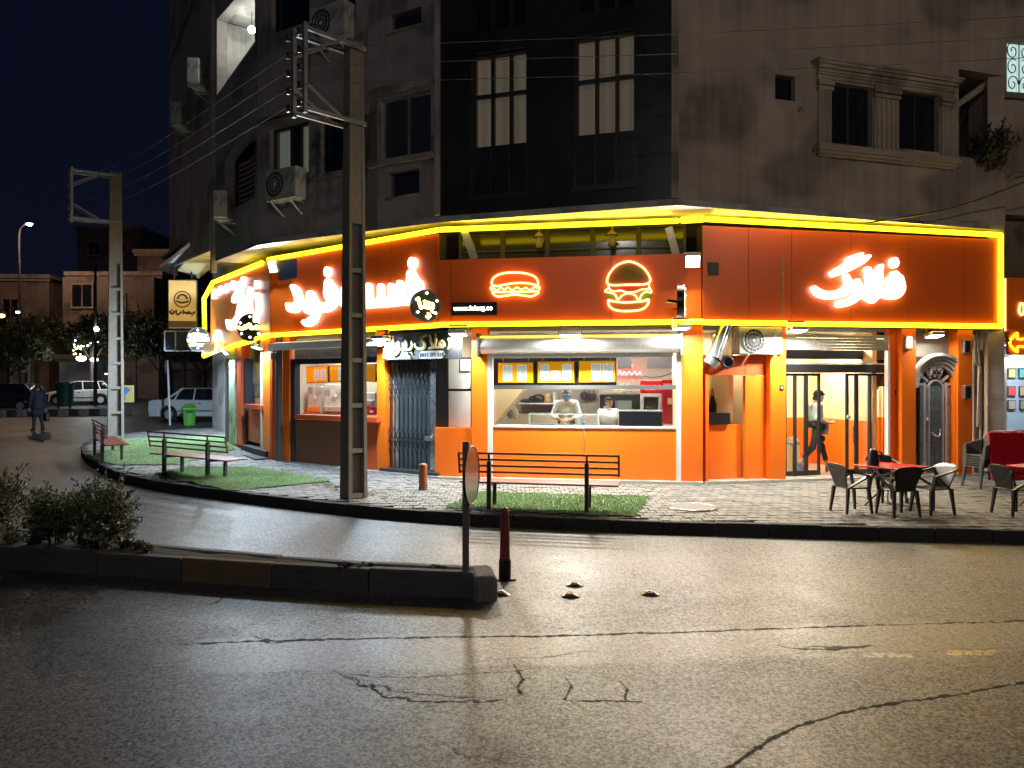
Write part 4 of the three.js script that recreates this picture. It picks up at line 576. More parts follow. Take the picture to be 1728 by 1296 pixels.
neon(signE, [[SL.L, S0.y(566, 457), 0.03], [SL.u(420), SL.y(577, 420), 0.03], [SL.u(372), SL.y(590, 372), 0.03], [SL.u(346), SL.y(601, 346), 0.03], [SL.u(347), SL.y(556, 347), 0.03], [SL.u(346), SL.y(504, 346), 0.03], [SL.u(361), SL.y(477, 361), 0.03], [SL.u(444), SL.y(444, 444), 0.03]], 0.065, 0.2);
letters(signE, 300, 430, 6.822, [
  [[[770, 300, 42], [730, 400, 52], [665, 515, 36]], [[690, 330, 20], [660, 380, 22]]], [dot(930, 345, 38)], [[[850, 400, 26], [835, 520, 40], [815, 640, 52]]], [[[940, 480, 36], [955, 590, 40], [940, 700, 46], [880, 740, 46]]],
  [[[760, 500, 40], [735, 600, 44], [720, 700, 44], [680, 780, 46], [610, 815, 38], [592, 765, 18]], [[720, 690, 50], [840, 690, 55]]],
  [[[430, 490, 18], [440, 420, 18], [480, 445, 18], [515, 380, 18], [550, 420, 18], [590, 350, 18], [630, 380, 20], [655, 320, 18]]],
  [[[440, 960, 16], [470, 890, 22], [500, 960, 16]]],
], 0.09, 0.02, letterWhite, 'letter', 1.15);

// neon burger and sandwich with painted shapes behind
const neonWarm = new THREE.MeshStandardMaterial({ color: rgb(0.8, 0.6, 0.3), roughness: 0.4, emissive: rgb(1, 0.62, 0.17), emissiveIntensity: 1.9 });
function neonSign(name, label, cx, cy, closedList, openList, fills) {
  const z = 0.05, mp = (q) => { const px = 800 + q[0] / 5.4, py = 420 + q[1] / 5.4; return [S1.u(px, z), S1.y(py, px, z)]; }, g = fthing(S1, ...mp([cx, cy]), z, name, label, 'neon sign', 'neon food signs on the centre panel');
  for (const [pts, m, zz] of fills) { const s = poly(pts.map(mp)); part(g, 'painted_backing', fg(g, extr(s, 0.004, zz)), m); }
  for (const p of closedList) part(g, 'neon_tube', fg(g, tube(p.map((q) => [...mp(q), z]), 0.017, 90, 8, true)), neonWarm);
  for (const p of openList) part(g, 'neon_tube', fg(g, tube(p.map((q) => [...mp(q), z + 0.008]), 0.0135, 90, 8, false)), neonWarm);
  const c = mp([cx, cy]); rectLight(g, 0.7, 0.6, rgb(1, 0.6, 0.2), 0.5, [0, 0, 0.06], [0, 0, 1]); void c;
}
const bunTop = [[1220, 320], [1212, 285], [1240, 215], [1305, 148], [1410, 115], [1512, 150], [1580, 218], [1606, 288], [1585, 314], [1400, 327]], bunBot = [[1225, 465], [1232, 520], [1285, 556], [1400, 567], [1530, 550], [1580, 510], [1590, 458], [1560, 470], [1400, 487], [1260, 476]];
neonSign('neon_burger', 'tall neon burger outline on the orange panel', 1405, 340, [bunTop, bunBot], [
  [[1225, 328], [1236, 370], [1275, 386], [1330, 380], [1400, 397], [1470, 390], [1530, 370], [1588, 362], [1596, 322]],
  [[1232, 352], [1192, 388], [1250, 400], [1290, 422], [1310, 462], [1350, 424], [1410, 405], [1470, 426], [1500, 467], [1530, 412], [1575, 390], [1616, 398], [1600, 352]],
], [[bunTop, phys(rgb(0.34, 0.11, 0.02), 0.5), 0.012], [[[1345, 160], [1400, 145], [1470, 150], [1530, 190], [1545, 250], [1490, 280], [1410, 280], [1350, 230]], std(rgb(0.36, 0.22, 0.05), 0.7, { map: rep(concT, 6), bumpMap: rep(grainT, 9), bumpScale: 0.02 }), 0.02], [[[1225, 330], [1240, 375], [1330, 382], [1400, 395], [1530, 372], [1590, 360], [1595, 330]], phys(rgb(0.4, 0.05, 0.02), 0.5), 0.013], [[[1195, 388], [1215, 445], [1300, 465], [1290, 420], [1250, 398]], phys(rgb(0.16, 0.26, 0.03), 0.5), 0.014], [[[1505, 462], [1600, 450], [1625, 410], [1575, 390], [1530, 410]], phys(rgb(0.16, 0.26, 0.03), 0.5), 0.014], [[[1310, 464], [1350, 424], [1410, 405], [1470, 426], [1500, 468]], phys(rgb(0.36, 0.13, 0.03), 0.5), 0.014], [bunBot, phys(rgb(0.4, 0.13, 0.02), 0.5), 0.012]]);
neonSign('neon_sandwich', 'low neon sandwich outline on the orange panel', 372, 325, [
  [[165, 325], [163, 288], [200, 246], [270, 222], [370, 215], [480, 226], [555, 256], [582, 300], [578, 328], [480, 312], [370, 312], [270, 326], [200, 338]],
  [[165, 396], [180, 416], [212, 432], [290, 426], [370, 416], [460, 426], [522, 432], [562, 416], [588, 396], [575, 386], [470, 391], [370, 391], [250, 393]],
], [[[165, 335], [150, 358], [165, 385]], [[585, 335], [598, 358], [585, 385]], [[155, 348], [180, 362], [212, 382], [242, 350], [276, 372], [310, 350], [345, 376], [390, 350], [430, 372], [470, 354], [510, 376], [550, 350], [592, 356]]], []);

// ------------------------------------------------------------------ hanging disc signs with bulbs
const bulbMat = glow(1, 0.97, 0.92, 5), neonLime = new THREE.MeshStandardMaterial({ color: rgb(0.7, 0.7, 0.2), roughness: 0.4, emissive: rgb(1, 0.88, 0.16), emissiveIntensity: 3.2 });
function discSign(px, py, d, r, turn, label, words, arm) {
  const p = at(px, py, d), g = thing('disc_sign', label, 'disc sign', p, turn, 'round black bulb signs on the fascia');
  part(g, 'drum', new THREE.CylinderGeometry(r, r, 0.12, 40).rotateX(Math.PI / 2), M.blackPlastic); part(g, 'rim', new THREE.TorusGeometry(r, 0.014, 8, 48).translate(0, 0, 0.06), M.dark);
  for (const w of words) part(g, 'letter', merge(w.map((s, i) => stroke(s.map(([x, y, h]) => [x * r, y * r, h * r]), 0.02, 0.061 + 0.001 * i))), neonLime);
  for (const [a, rr_] of [[90, 0.8], [25, 0.82], [155, 0.82], [215, 0.8], [325, 0.8], [270, 0.72]]) part(g, 'bulb', sph(Math.cos(a * Math.PI / 180) * r * rr_, Math.sin(a * Math.PI / 180) * r * rr_, 0.075, r * 0.075), bulbMat);
  part(g, 'arm', bar([...arm[0]], [...arm[1]], 0.05, 0.05), M.black);
  rectLight(g, r * 1.2, r * 0.6, rgb(1, 0.9, 0.4), 0.7, [0, 0, 0.11], [0, 0, 1]);
}
const pizza = [[[[-0.6, 0.42, 0.1], [-0.52, 0.1, 0.1], [-0.42, -0.18, 0.1]]], [[[-0.42, -0.18, 0.09], [-0.16, -0.05, 0.09], [-0.12, 0.06, 0.08]], [[-0.18, 0.26, 0.08], [-0.1, 0.26, 0.08]]], [[[-0.1, -0.1, 0.09], [0.12, -0.14, 0.1], [0.16, 0.02, 0.08]], [[0.1, 0.22, 0.07], [0.2, 0.2, 0.07]]], [[[0.16, -0.14, 0.1], [0.42, -0.16, 0.1], [0.5, 0.02, 0.09]], [[0.4, -0.36, 0.08], [0.46, -0.4, 0.07]], [[0.36, 0.16, 0.07], [0.44, 0.15, 0.07]]], [[[0.1, -0.5, 0.06], [0.26, -0.66, 0.06], [0.12, -0.82, 0.06]]]];
const burgerW = [[[[-0.85, 0.0, 0.12], [-0.6, -0.08, 0.12], [-0.4, 0.08, 0.12]]], [[[-0.35, -0.02, 0.12], [-0.05, 0.2, 0.14], [0.08, -0.05, 0.12]]], [[[0.1, -0.05, 0.12], [0.35, -0.02, 0.12], [0.5, 0.1, 0.1]]], [[[0.5, -0.06, 0.12], [0.9, 0.0, 0.12]]]];
discSign(717, 516, 14.5, 0.29, 0.62, 'disc sign with yellow writing beside the burger panel', pizza, [[0, 0, -0.06], [0.32, 0, -0.42]]);
discSign(424, 553, 18.9, 0.33, -0.1, 'disc sign with yellow writing at the far sign bend', burgerW, [[0.2, 0, -0.06], [0.5, 0, -0.3]]);
discSign(1148, 510, 13.95, 0.3, 1.36, 'disc sign seen edge-on by the orange corner pillar', pizza, [[0, 0, -0.06], [-0.1, 0.02, -0.24]]);
discSign(336, 573, 23.4, 0.36, -0.15, 'brightest disc sign at the very end of the side street sign', [[[[-0.7, 0.35, 0.14], [-0.2, 0.42, 0.14], [0.5, 0.32, 0.14]]], [[[-0.8, -0.05, 0.16], [-0.1, 0.02, 0.18], [0.8, -0.02, 0.16]]], [[[-0.6, -0.45, 0.14], [-0.2, -0.4, 0.12]]], [[[0.1, -0.45, 0.12], [0.6, -0.5, 0.14]]]], [[0.2, 0, -0.06], [0.45, 0, -0.3]]);

// ------------------------------------------------------------------ web address box and estate agent board
const fontB = await new FontLoader().loadAsync('fonts/droid/droid_sans_bold.typeface.json');
const text = (s, size, depth) => { const g = new TextGeometry(s, { font: fontB, size, depth, curveSegments: 4 }); g.computeBoundingBox(); const b = g.boundingBox; return g.translate(-(b.min.x + b.max.x) / 2, -(b.min.y + b.max.y) / 2, 0); };
{
  const r = pxr(S1, 762, 838, 510, 532, 0.08), c = [(r[0] + r[1]) / 2, (r[2] + r[3]) / 2], g = fthing(S1, c[0], c[1], 0.08, 'web_address_sign', 'small black sign with lit white web address', 'sign');
  part(g, 'box', rbox(-(r[1] - r[0]) / 2, (r[1] - r[0]) / 2, -(r[3] - r[2]) / 2, (r[3] - r[2]) / 2, -0.075, 0, 0.008), M.blackPlastic);
  part(g, 'lettering', text('www.falarg.co', 0.08, 0.012).translate(-0.02, 0, 0.001), glow(1, 1, 1, 2.5));
}
{
  const z = 0.05, r = pxr(S0, 646, 774, 560, 606, z), g = fthing(S0, (r[0] + r[1]) / 2, r[2], z, 'estate_agent_sign', 'dark board with raised gold Persian letters above the folding gate', 'sign'); g.pl = S0;
  fbox(g, 'board', r[0], r[1], r[2], r[3], -0.06, z, phys(rgb(0.016, 0.022, 0.03), 0.65)); const gold = phys(rgb(0.62, 0.52, 0.24), 0.35, { metalness: 0.35 });
  letters(g, 640, 480, 9.257, [
    [[[165, 905, 12], [120, 935, 20], [115, 985, 20], [160, 985, 20], [175, 940, 18], [160, 905, 14]], [[105, 990, 18], [92, 1060, 16], [90, 1150, 12]]], [[[232, 815, 10], [222, 900, 17], [230, 1030, 14]]], [[[310, 905, 12], [322, 985, 18], [300, 1070, 20], [245, 1100, 15]]],
    [[[420, 870, 10], [440, 940, 18], [430, 1005, 18], [362, 1015, 14]]], [[[520, 890, 12], [530, 960, 18], [500, 1010, 18], [430, 1020, 14]], dot(455, 1080, 13), dot(520, 1075, 13), dot(487, 1130, 13)],
    [[[745, 795, 10], [665, 850, 16], [715, 925, 20], [705, 990, 22], [620, 1000, 18], [575, 965, 16], [572, 925, 10]]], [[[800, 800, 10], [815, 880, 16], [850, 960, 17]], [[888, 780, 10], [895, 880, 17], [870, 970, 18], [790, 1000, 15]]],
    [[[985, 880, 14], [950, 930, 18], [985, 970, 18], [1025, 945, 18], [1000, 890, 14]], [[1000, 975, 18], [900, 985, 16]]], [[[1090, 850, 12], [1112, 920, 18], [1085, 1000, 12]]],
  ], 0.03, z + 0.001, gold, 'letter', 1.25);
  const q = pxr(S0, 640 + 630 / 9.257, 640 + 1012 / 9.257, 480 + 1035 / 9.257, 480 + 1160 / 9.257, z), pill = new THREE.Shape(), hh = (q[3] - q[2]) / 2, yc = (q[2] + q[3]) / 2; pill.absarc(q[1] - hh, yc, hh, -Math.PI / 2, Math.PI / 2, false); pill.absarc(q[0] + hh, yc, hh, Math.PI / 2, Math.PI * 1.5, false);
  const pp = part(g, 'phone_plate', fg(g, extr(pill, 0.008, z + 0.001)), M.white); part(pp, 'phone_number', fg(g, text('0911 371 5180', 0.075, 0.004).translate((q[0] + q[1]) / 2 + 0.04, yc, z + 0.01)), M.black);
}
// ------------------------------------------------------------------ floodlights and wall lamps
flood(S1, 773, 563, 0.3, 0.15, 250, 'floodlight under the sign above the black gate edge'); flood(S1, 962, 565, 0.42, 0.12, 330, 'floodlight hung over the middle of the serving counter', 0.36, 0.2); flood(S2, 1150, 553, 0.32, 0.1, 240, 'floodlight above the orange corner pillar', 0.24, 0.18); flood(S2, 1345, 557, 0.4, 0.15, 270, 'floodlight beside the air conditioner over the entrance'); flood(S2, 1577, 566, 0.06, 0.2, 42, 'small round-cornered lamp over the arched door', 0.26, 0.2);
flood(S0, 643, 571, 0.35, 0.05, 300, 'floodlight behind the big concrete pole'); flood(SL, 434, 586, 0.15, 0.3, 260, 'floodlight under the bend of the side street sign'); flood(SL, 379, 593, 0.15, 0.75, 300, 'floodlight near the end of the side street sign');
flood(SL, 352, 588, 0.3, 1.1, 900, 'added floodlight at the sign end, lighting the silver sedan', 0.26, 0.22, -1.75);  // added to light the sedan, in place of the bright end disc
flood(S1, 1169, 441, 0.12, 1.25, 260, 'square floodlight facing the road at the sign corner', 0.24, 0.2); flood(S0, 461, 450, 0.12, 1.25, 330, 'square floodlight facing the road at the left bend', 0.24, 0.24);
for (const [px, py, lab] of [[910, 406, 'gold lantern hanging nearer the sandwich neon'], [1033, 403, 'gold lantern hanging nearer the burger neon']]) {
  const z = -0.25, u = S1.u(px, z), y = S1.y(py, px, z), g = fthing(S1, u, y, z, 'hanging_lantern', lab, 'lantern', 'gold lanterns above the centre panel'), gm = phys(rgb(0.45, 0.35, 0.08), 0.4, { metalness: 0.4 });
  part(g, 'roof', new THREE.ConeGeometry(0.13, 0.12, 6).translate(0, 0.13, 0), gm); part(g, 'cage', merge([0, 1, 2, 3, 4, 5].map((k) => cyl([Math.cos(k * 1.047) * 0.095, 0.08, Math.sin(k * 1.047) * 0.095], [Math.cos(k * 1.047) * 0.05, -0.12, Math.sin(k * 1.047) * 0.05], 0.008, 0.008, 6)).concat([new THREE.CylinderGeometry(0.055, 0.05, 0.03, 6).translate(0, -0.13, 0)])), gm); part(g, 'glass', new THREE.CylinderGeometry(0.085, 0.045, 0.18, 6).translate(0, -0.02, 0), phys(rgb(0.5, 0.46, 0.25), 0.4)); part(g, 'rod', cyl([0, 0.18, 0], [0, SOF - 0.12 - y, 0], 0.008), gm);
}
for (const [px, py, lit, lab] of [[1531, 578, 1, 'lit box lamp on the orange pillar beside the arched door'], [1629, 585, 0, 'unlit camera box on the outer orange pillar'], [1630, 662, 0, 'intercom plate on the outer orange pillar']]) {
  const z = -0.06, u = S2.u(px, z), y = S2.y(py, px, z), g = fthing(S2, u, y, z, lit ? 'wall_lamp' : 'wall_unit', lab, lit ? 'lamp' : 'wall unit');
  part(g, 'case', rbox(-0.08, 0.08, -0.14, 0.14, 0.001, 0.06, 0.012), M.steel); part(g, lit ? 'lens' : 'face', rbox(-0.055, 0.055, -0.11, 0.11, 0.061, 0.075, 0.006), lit ? glow(1, 0.85, 0.5, 1.6) : M.darkGlass); if (lit) rectLight(g, 0.1, 0.2, rgb(1, 0.85, 0.5), 6, [0, 0, 0.09], [0, 0, 1]);
}
for (const [px, py, lab] of [[1318.5, 654, 'small square socket plate on the pillar beside the entrance'], [1513, 662, 'small square socket plate on the recessed pillar']]) { const z = px < 1400 ? -0.08 : -0.22, u = S2.u(px, z), y = S2.y(py, px, z), g = fthing(S2, u, y, z, 'socket_plate', lab, 'switch plate'); part(g, 'plate', rbox(-0.04, 0.04, -0.045, 0.045, 0.001, 0.012, 0.004), M.black); part(g, 'button', rbox(-0.018, 0.018, -0.02, 0.02, 0.013, 0.02, 0.004), M.white); }

// ------------------------------------------------------------------ air conditioners, duct, cables
function acUnit(pl, px, py, z, w, h, label, turn = 0, fanSide = -1) {
  const u = pl.u(px, z), y = pl.y(py, px, z), g = fthing(pl, u, y, z, 'air_conditioner', label, 'air conditioner', 'outdoor air conditioner units'); g.rotation.y += turn; const d = 0.3, r = Math.min(w * 0.3, h * 0.42), cx = fanSide * w * 0.17;
  part(g, 'casing', rbox(-w / 2, w / 2, 0, h, -d, 0, 0.02), M.acWhite); part(g, 'fan_recess', new THREE.CylinderGeometry(r, r, 0.012, 32).rotateX(Math.PI / 2).translate(cx, h / 2, 0.007), M.dark);
  const bl = []; for (let k = 0; k < 16; k++) bl.push(bar([cx + Math.cos(k * 0.3927) * r * 0.15, h / 2 + Math.sin(k * 0.3927) * r * 0.15, 0.02], [cx + Math.cos(k * 0.3927 + 0.25) * r, h / 2 + Math.sin(k * 0.3927 + 0.25) * r, 0.02], 0.006, 0.006)); for (const q of [0.4, 0.7, 1]) bl.push(new THREE.TorusGeometry(r * q, 0.006, 6, 36).translate(cx, h / 2, 0.02));
  part(g, 'fan_grille', merge(bl), M.alu); part(g, 'fan_hub', cyl([cx, h / 2, 0.013], [cx, h / 2, 0.03], r * 0.13, r * 0.1, 16), M.white); part(g, 'side_panel', rbox(fanSide > 0 ? -w / 2 + 0.02 : w / 2 - w * 0.28, fanSide > 0 ? -w / 2 + w * 0.28 : w / 2 - 0.02, 0.03, h - 0.03, 0.001, 0.01, 0.004), M.acWhite);
  for (const s of [-0.3, 0.3]) part(g, 'bracket', merge([boxG(s * w - 0.02, s * w + 0.02, -0.03, -0.002, -d - 0.1, 0.04), bar([s * w, -0.03, 0.0], [s * w, -0.28, -d - 0.06], 0.03, 0.02)]), M.alu);
}
acUnit(C3, 473, 336, 0.42, 0.92, 0.66, 'air conditioner under the curtained window'); acUnit(C4, 366, 372, 0.45, 0.8, 0.62, 'air conditioner at the bend below the striped blind', -0.5); acUnit(C2, 552, 66, 0.42, 0.95, 0.72, 'air conditioner behind the top of the near pole');
acUnit(S2, 1284, 598, -0.02, 0.9, 0.52, 'air conditioner under the neon edge beside the vent duct'); acUnit(DD, 325, 150, 0.4, 0.8, 0.65, 'air conditioner high on the far wing', -0.5); acUnit(DD, 297, 217, 0.4, 0.8, 0.65, 'air conditioner at the edge of the far wing', -0.5);
{
  const P = (x, y, z) => [S2.u(x, z), S2.y(y, x, z), z], a = P(1228, 545, -0.05), g = fthing(S2, a[0], a[1], -0.05, 'vent_duct', 'galvanised ventilation duct bending down beside the corner pillar', 'duct');
  part(g, 'pipe', fg(g, cyl(P(1226, 545, -0.08), P(1208, 596, 0.02), 0.125, 0.125, 24)), M.galv); part(g, 'collar', fg(g, cyl(P(1209, 593, 0.01), P(1205, 606, 0.03), 0.135, 0.14, 24)), M.galv); part(g, 'elbow', fg(g, cyl(P(1205, 606, 0.03), P(1197, 616, 0.0), 0.15, 0.13, 24)), M.galv); part(g, 'mouth', fg(g, merge([new THREE.TorusGeometry(0.1, 0.025, 10, 28).translate(...P(1228, 611, 0.02)), cyl(P(1228, 611, -0.3), P(1228, 611, 0.01), 0.095, 0.095, 20)])), M.black);
}
{ const P = (x, y, z) => [S0.u(x, z), S0.y(y, x, z), z], g = fthing(S0, ...P(585, 598, 0.1), 'security_camera', 'small dome camera under the white awning', 'camera'); part(g, 'body', new THREE.CapsuleGeometry(0.05, 0.12, 6, 12).rotateX(1.3), M.dark); part(g, 'arm', cyl([0, 0.02, -0.05], [0.12, 0.1, -0.2], 0.015), M.alu); }
{ const r = pxr(S2, 1196, 1213, 443, 464, 0.03); fbox(signR, 'vent_cover', r[0], r[1], r[2], r[3], 0.002, 0.03, M.darkFrame); const v = pxr(S2, 1321, 1322.4, 432, 545, 0.01); fbox(signR, 'seam_strip', v[0], v[1], v[2], v[3], 0.001, 0.008, M.alu); const w = pxr(S0, 456, 466, 596, 606, 0.03), g = fthing(S0, (w[0] + w[1]) / 2, w[2], 0.03, 'pillar_letters', 'two dark letters on a pale strip at the pillar top by the pipe', 'sign'); part(g, 'strip', fg(g, boxG(w[0], w[1], w[2], w[3], -0.05, 0.02)), M.marble); part(g, 'letters', text('JC', 0.11, 0.006).translate(0, (w[3] - w[2]) / 2, -0.008), M.black); }

// ------------------------------------------------------------------ room lamps
function ceilingLamp(pl, px, z, y, w, h, I, label, col = [1, 0.95, 0.85]) {
  const u = pl.u(px, z), g = fthing(pl, u, y, z, 'ceiling_lamp', label, 'ceiling lamp', 'ceiling lamps in the shop'); part(g, 'tray', rbox(-w / 2 - 0.03, w / 2 + 0.03, -0.02, 0.03, -h / 2 - 0.03, h / 2 + 0.03, 0.008), M.white); part(g, 'diffuser', boxG(-w / 2, w / 2, -0.03, -0.021, -h / 2, h / 2), glow(...col, 2.2)); rectLight(g, w, h, rgb(...col), I, [0, -0.05, 0], [0, -1, 0]);
}
ceilingLamp(S1, 880, -1.3, 3.1, 0.9, 0.5, 15, 'flat ceiling lamp in the kitchen over the staircase side'); ceilingLamp(S1, 1000, -1.4, 3.1, 0.9, 0.5, 15, 'flat ceiling lamp in the kitchen behind the cook'); ceilingLamp(S1, 1090, -1.4, 3.1, 0.9, 0.5, 15, 'flat ceiling lamp in the kitchen before the red coolers');
ceilingLamp(S2, 1225, -0.95, 3.1, 0.4, 0.3, 40, 'flat ceiling lamp behind the half door'); ceilingLamp(S2, 1380, -1.4, 3.1, 0.9, 0.6, 30, 'flat ceiling lamp in the dining room near the poster', [1, 0.9, 0.7]); ceilingLamp(S2, 1460, -1.4, 3.1, 0.9, 0.6, 30, 'flat ceiling lamp in the dining room near the curtain', [1, 0.9, 0.7]);
ceilingLamp(S0, 560, -1.1, 3.1, 1.2, 0.4, 17, 'flat ceiling lamp inside the kiosk', [1, 1, 0.95]);

// ------------------------------------------------------------------ kitchen
const menuT = (sheets, blank) => canvasTex(512, 300, (c, w, h) => {
  c.fillStyle = '#f2a800'; c.fillRect(0, 0, w, h);
  for (const [x, y, sw, sh] of sheets) { c.fillStyle = '#f7f7f2'; c.fillRect(x - 8, y - 8, sw + 16, sh + 16); c.fillStyle = '#e9e9e4'; c.beginPath(); c.arc(x + sw / 2, y - 10, 12, 0, 7); c.fill(); c.fillStyle = '#c9dde4'; c.fillRect(x, y, sw, sh); for (let k = 0; k < sh / 14; k++) { c.fillStyle = k % 5 ? '#8fa9b8' : '#4d6878'; const L = sw * (0.35 + 0.5 * hash(k, x | 0, 3)); c.fillRect(x + sw - 8 - L, y + 8 + k * 14, L, 4); c.fillRect(x + 6, y + 8 + k * 14, sw * 0.14, 4); } }
  void blank;
});
const boardMat = (t) => new THREE.MeshStandardMaterial({ map: t, roughness: 0.4, emissive: rgb(1, 1, 1), emissiveMap: t, emissiveIntensity: 0.1 });  // plain printed boards; a faint glow is added to brighten them
const quadUV = (u0, u1, y0, y1, z) => { const g = new THREE.PlaneGeometry(u1 - u0, y1 - y0); return g.translate((u0 + u1) / 2, (y0 + y1) / 2, z); };
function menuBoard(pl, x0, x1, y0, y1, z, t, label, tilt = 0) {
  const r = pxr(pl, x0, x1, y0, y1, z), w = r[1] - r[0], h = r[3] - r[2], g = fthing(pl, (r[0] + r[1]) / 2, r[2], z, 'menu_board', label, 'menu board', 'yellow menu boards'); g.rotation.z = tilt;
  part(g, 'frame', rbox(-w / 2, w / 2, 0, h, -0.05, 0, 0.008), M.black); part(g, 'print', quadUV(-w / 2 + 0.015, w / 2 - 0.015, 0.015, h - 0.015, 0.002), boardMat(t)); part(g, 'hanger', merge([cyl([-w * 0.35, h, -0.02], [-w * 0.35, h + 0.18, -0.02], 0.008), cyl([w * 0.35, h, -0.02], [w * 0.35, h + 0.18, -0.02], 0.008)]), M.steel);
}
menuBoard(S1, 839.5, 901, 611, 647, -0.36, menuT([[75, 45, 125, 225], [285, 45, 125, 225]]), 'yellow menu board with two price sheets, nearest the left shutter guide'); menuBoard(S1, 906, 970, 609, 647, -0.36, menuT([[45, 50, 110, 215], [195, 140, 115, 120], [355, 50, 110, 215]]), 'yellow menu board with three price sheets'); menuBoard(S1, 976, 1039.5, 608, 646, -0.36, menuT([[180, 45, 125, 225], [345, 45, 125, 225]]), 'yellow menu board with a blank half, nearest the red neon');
bp(shop, S1, 'hood_panel', 833, 1040, 602, 657, -0.62, -0.56, M.dark); bp(shop, S1, 'hood_panel', 1042, 1066, 598, 622, -2.0, -1.95, M.dark); bp(shop, S1, 'hood_panel', 1092, 1141, 598, 622, -2.0, -1.95, M.dark);
{ const P = (x, y) => [S1.u(x, -1.6), S1.y(y, x, -1.6)]; bmesh(shop, S1, 'stair_underside', extr(poly([P(826, 725), P(826, 640), P(898, 640)]), 0.6, -2.2), M.cream); }
bp(shop, S1, 'wall_tiles', 870, 1010, 656, 735, -3.39, -3.37, phys(rgb(0.36, 0.31, 0.27), 0.3, { map: rep(panelT, 1) })); bp(shop, S1, 'counter_back', 860, 1010, 700, 740, -3.0, -2.5, M.wallBeige);
{ const z = -2.7, g = fthing(S1, S1.u(905, z), S1.y(681, 905, z), z, 'wall_shelf', 'white wall shelf behind the cook', 'shelf'); fpx(g, 'board', 874, 936, 680, 682, -3.3, z, M.white); fpx(g, 'bracket', 934, 936, 662, 680, -3.3, z - 0.01, M.white); }
for (const [x, y, z, w, h, m, n, lab] of [[889, 680, -2.9, 0.3, 0.1, M.black, 'cloth_bundle', 'flat black cloth at the end of the wall shelf'], [907, 680, -2.9, 0.42, 0.2, M.blackPlastic, 'bag', 'black plastic bag on the wall shelf'], [925, 680, -2.9, 0.2, 0.22, std(rgb(0.4, 0.25, 0.12), 0.8), 'paper_bag', 'brown paper bag on the wall shelf']]) { const g = fthing(S1, S1.u(x, z), S1.y(y, x, z), z, n, lab, 'bag'); const q = new THREE.IcosahedronGeometry(1, 3); const p = q.attributes.position; for (let i = 0; i < p.count; i++) { const k = 0.75 + 0.5 * fbm(p.getX(i) * 2 + 9, p.getY(i) * 2 + p.getZ(i) + x, 64, 3, 2); p.setXYZ(i, p.getX(i) * w / 2 * k, Math.max(0, (p.getY(i) * k + 0.75) * h * 0.57), p.getZ(i) * 0.13 * k); } q.computeVertexNormals(); part(g, n === 'bag' ? 'bundle' : 'body', q, m); }
{ // glass display case on the counter
  const z = -0.38, r = pxr(S1, 892, 1011, 698, 721, z), g = fthing(S1, (r[0] + r[1]) / 2, r[2], z, 'display_case', 'glass display case with steel frame on the counter', 'display case'), b = -0.78, t = 0.025;
  const f = []; for (const u of [r[0], r[1] - t]) for (const zz of [b, z - t]) f.push(boxG(u, u + t, r[2], r[3], zz, zz + t)); for (const y of [r[2], r[3] - t]) { f.push(boxG(r[0] + t, r[1] - t, y, y + t, z - t, z), boxG(r[0] + t, r[1] - t, y, y + t, b, b + t)); for (const u of [r[0], r[1] - t]) f.push(boxG(u, u + t, y + 0.001, y + t - 0.001, b + t, z - t)); }
  part(g, 'frame', fg(g, merge(f)), M.alu); part(g, 'front_pane', fg(g, boxG(r[0] + t, r[1] - t, r[2] + t, r[3] - t, z - 0.015, z - 0.01)), M.glass); part(g, 'top_pane', fg(g, boxG(r[0] + t, r[1] - t, r[3] - 0.016, r[3] - 0.01, b + t, z - t)), M.glass); part(g, 'tray', fg(g, boxG(r[0] + t, r[1] - t, r[2] + 0.03, r[2] + 0.05, b + t, z - t)), M.steel);
}
for (const [px, c, lab] of [[978, [0.7, 0.66, 0.5], 'cream paper cup in the display case'], [984, [0.12, 0.25, 0.6], 'blue paper cup in the display case']]) { const z = -0.5, g = fthing(S1, S1.u(px, z), S1.y(721, px, z) + 0.055, z, 'paper_cup', lab, 'cup'); part(g, 'cup', new THREE.LatheGeometry([[0, 0], [0.03, 0], [0.042, 0.11], [0.045, 0.115], [0.04, 0.115], [0.028, 0.01], [0, 0.01]].map((p) => new THREE.Vector2(...p)), 18), std(rgb(...c), 0.6)); part(g, 'band', new THREE.CylinderGeometry(0.0405, 0.0365, 0.04, 18, 1, true).translate(0, 0.06, 0), M.white); }
{ const z = -0.4, r = pxr(S1, 1044, 1118, 694, 721, z), g = fthing(S1, (r[0] + r[1]) / 2, r[2], z, 'warming_cabinet', 'black glass-fronted cabinet on the counter beside the boy', 'cabinet'); part(g, 'case', fg(g, rbox(r[0], r[1], r[2], r[3], -0.8, z, 0.012)), M.blackPlastic); part(g, 'front_glass', fg(g, boxG(r[0] + 0.02, r[1] - 0.02, r[2] + 0.02, r[3] - 0.02, z + 0.001, z + 0.006)), M.darkGlass); part(g, 'top_rail', fg(g, boxG(r[0], r[1], r[3] + 0.001, r[3] + 0.015, -0.8, z), M.alu), M.alu); }
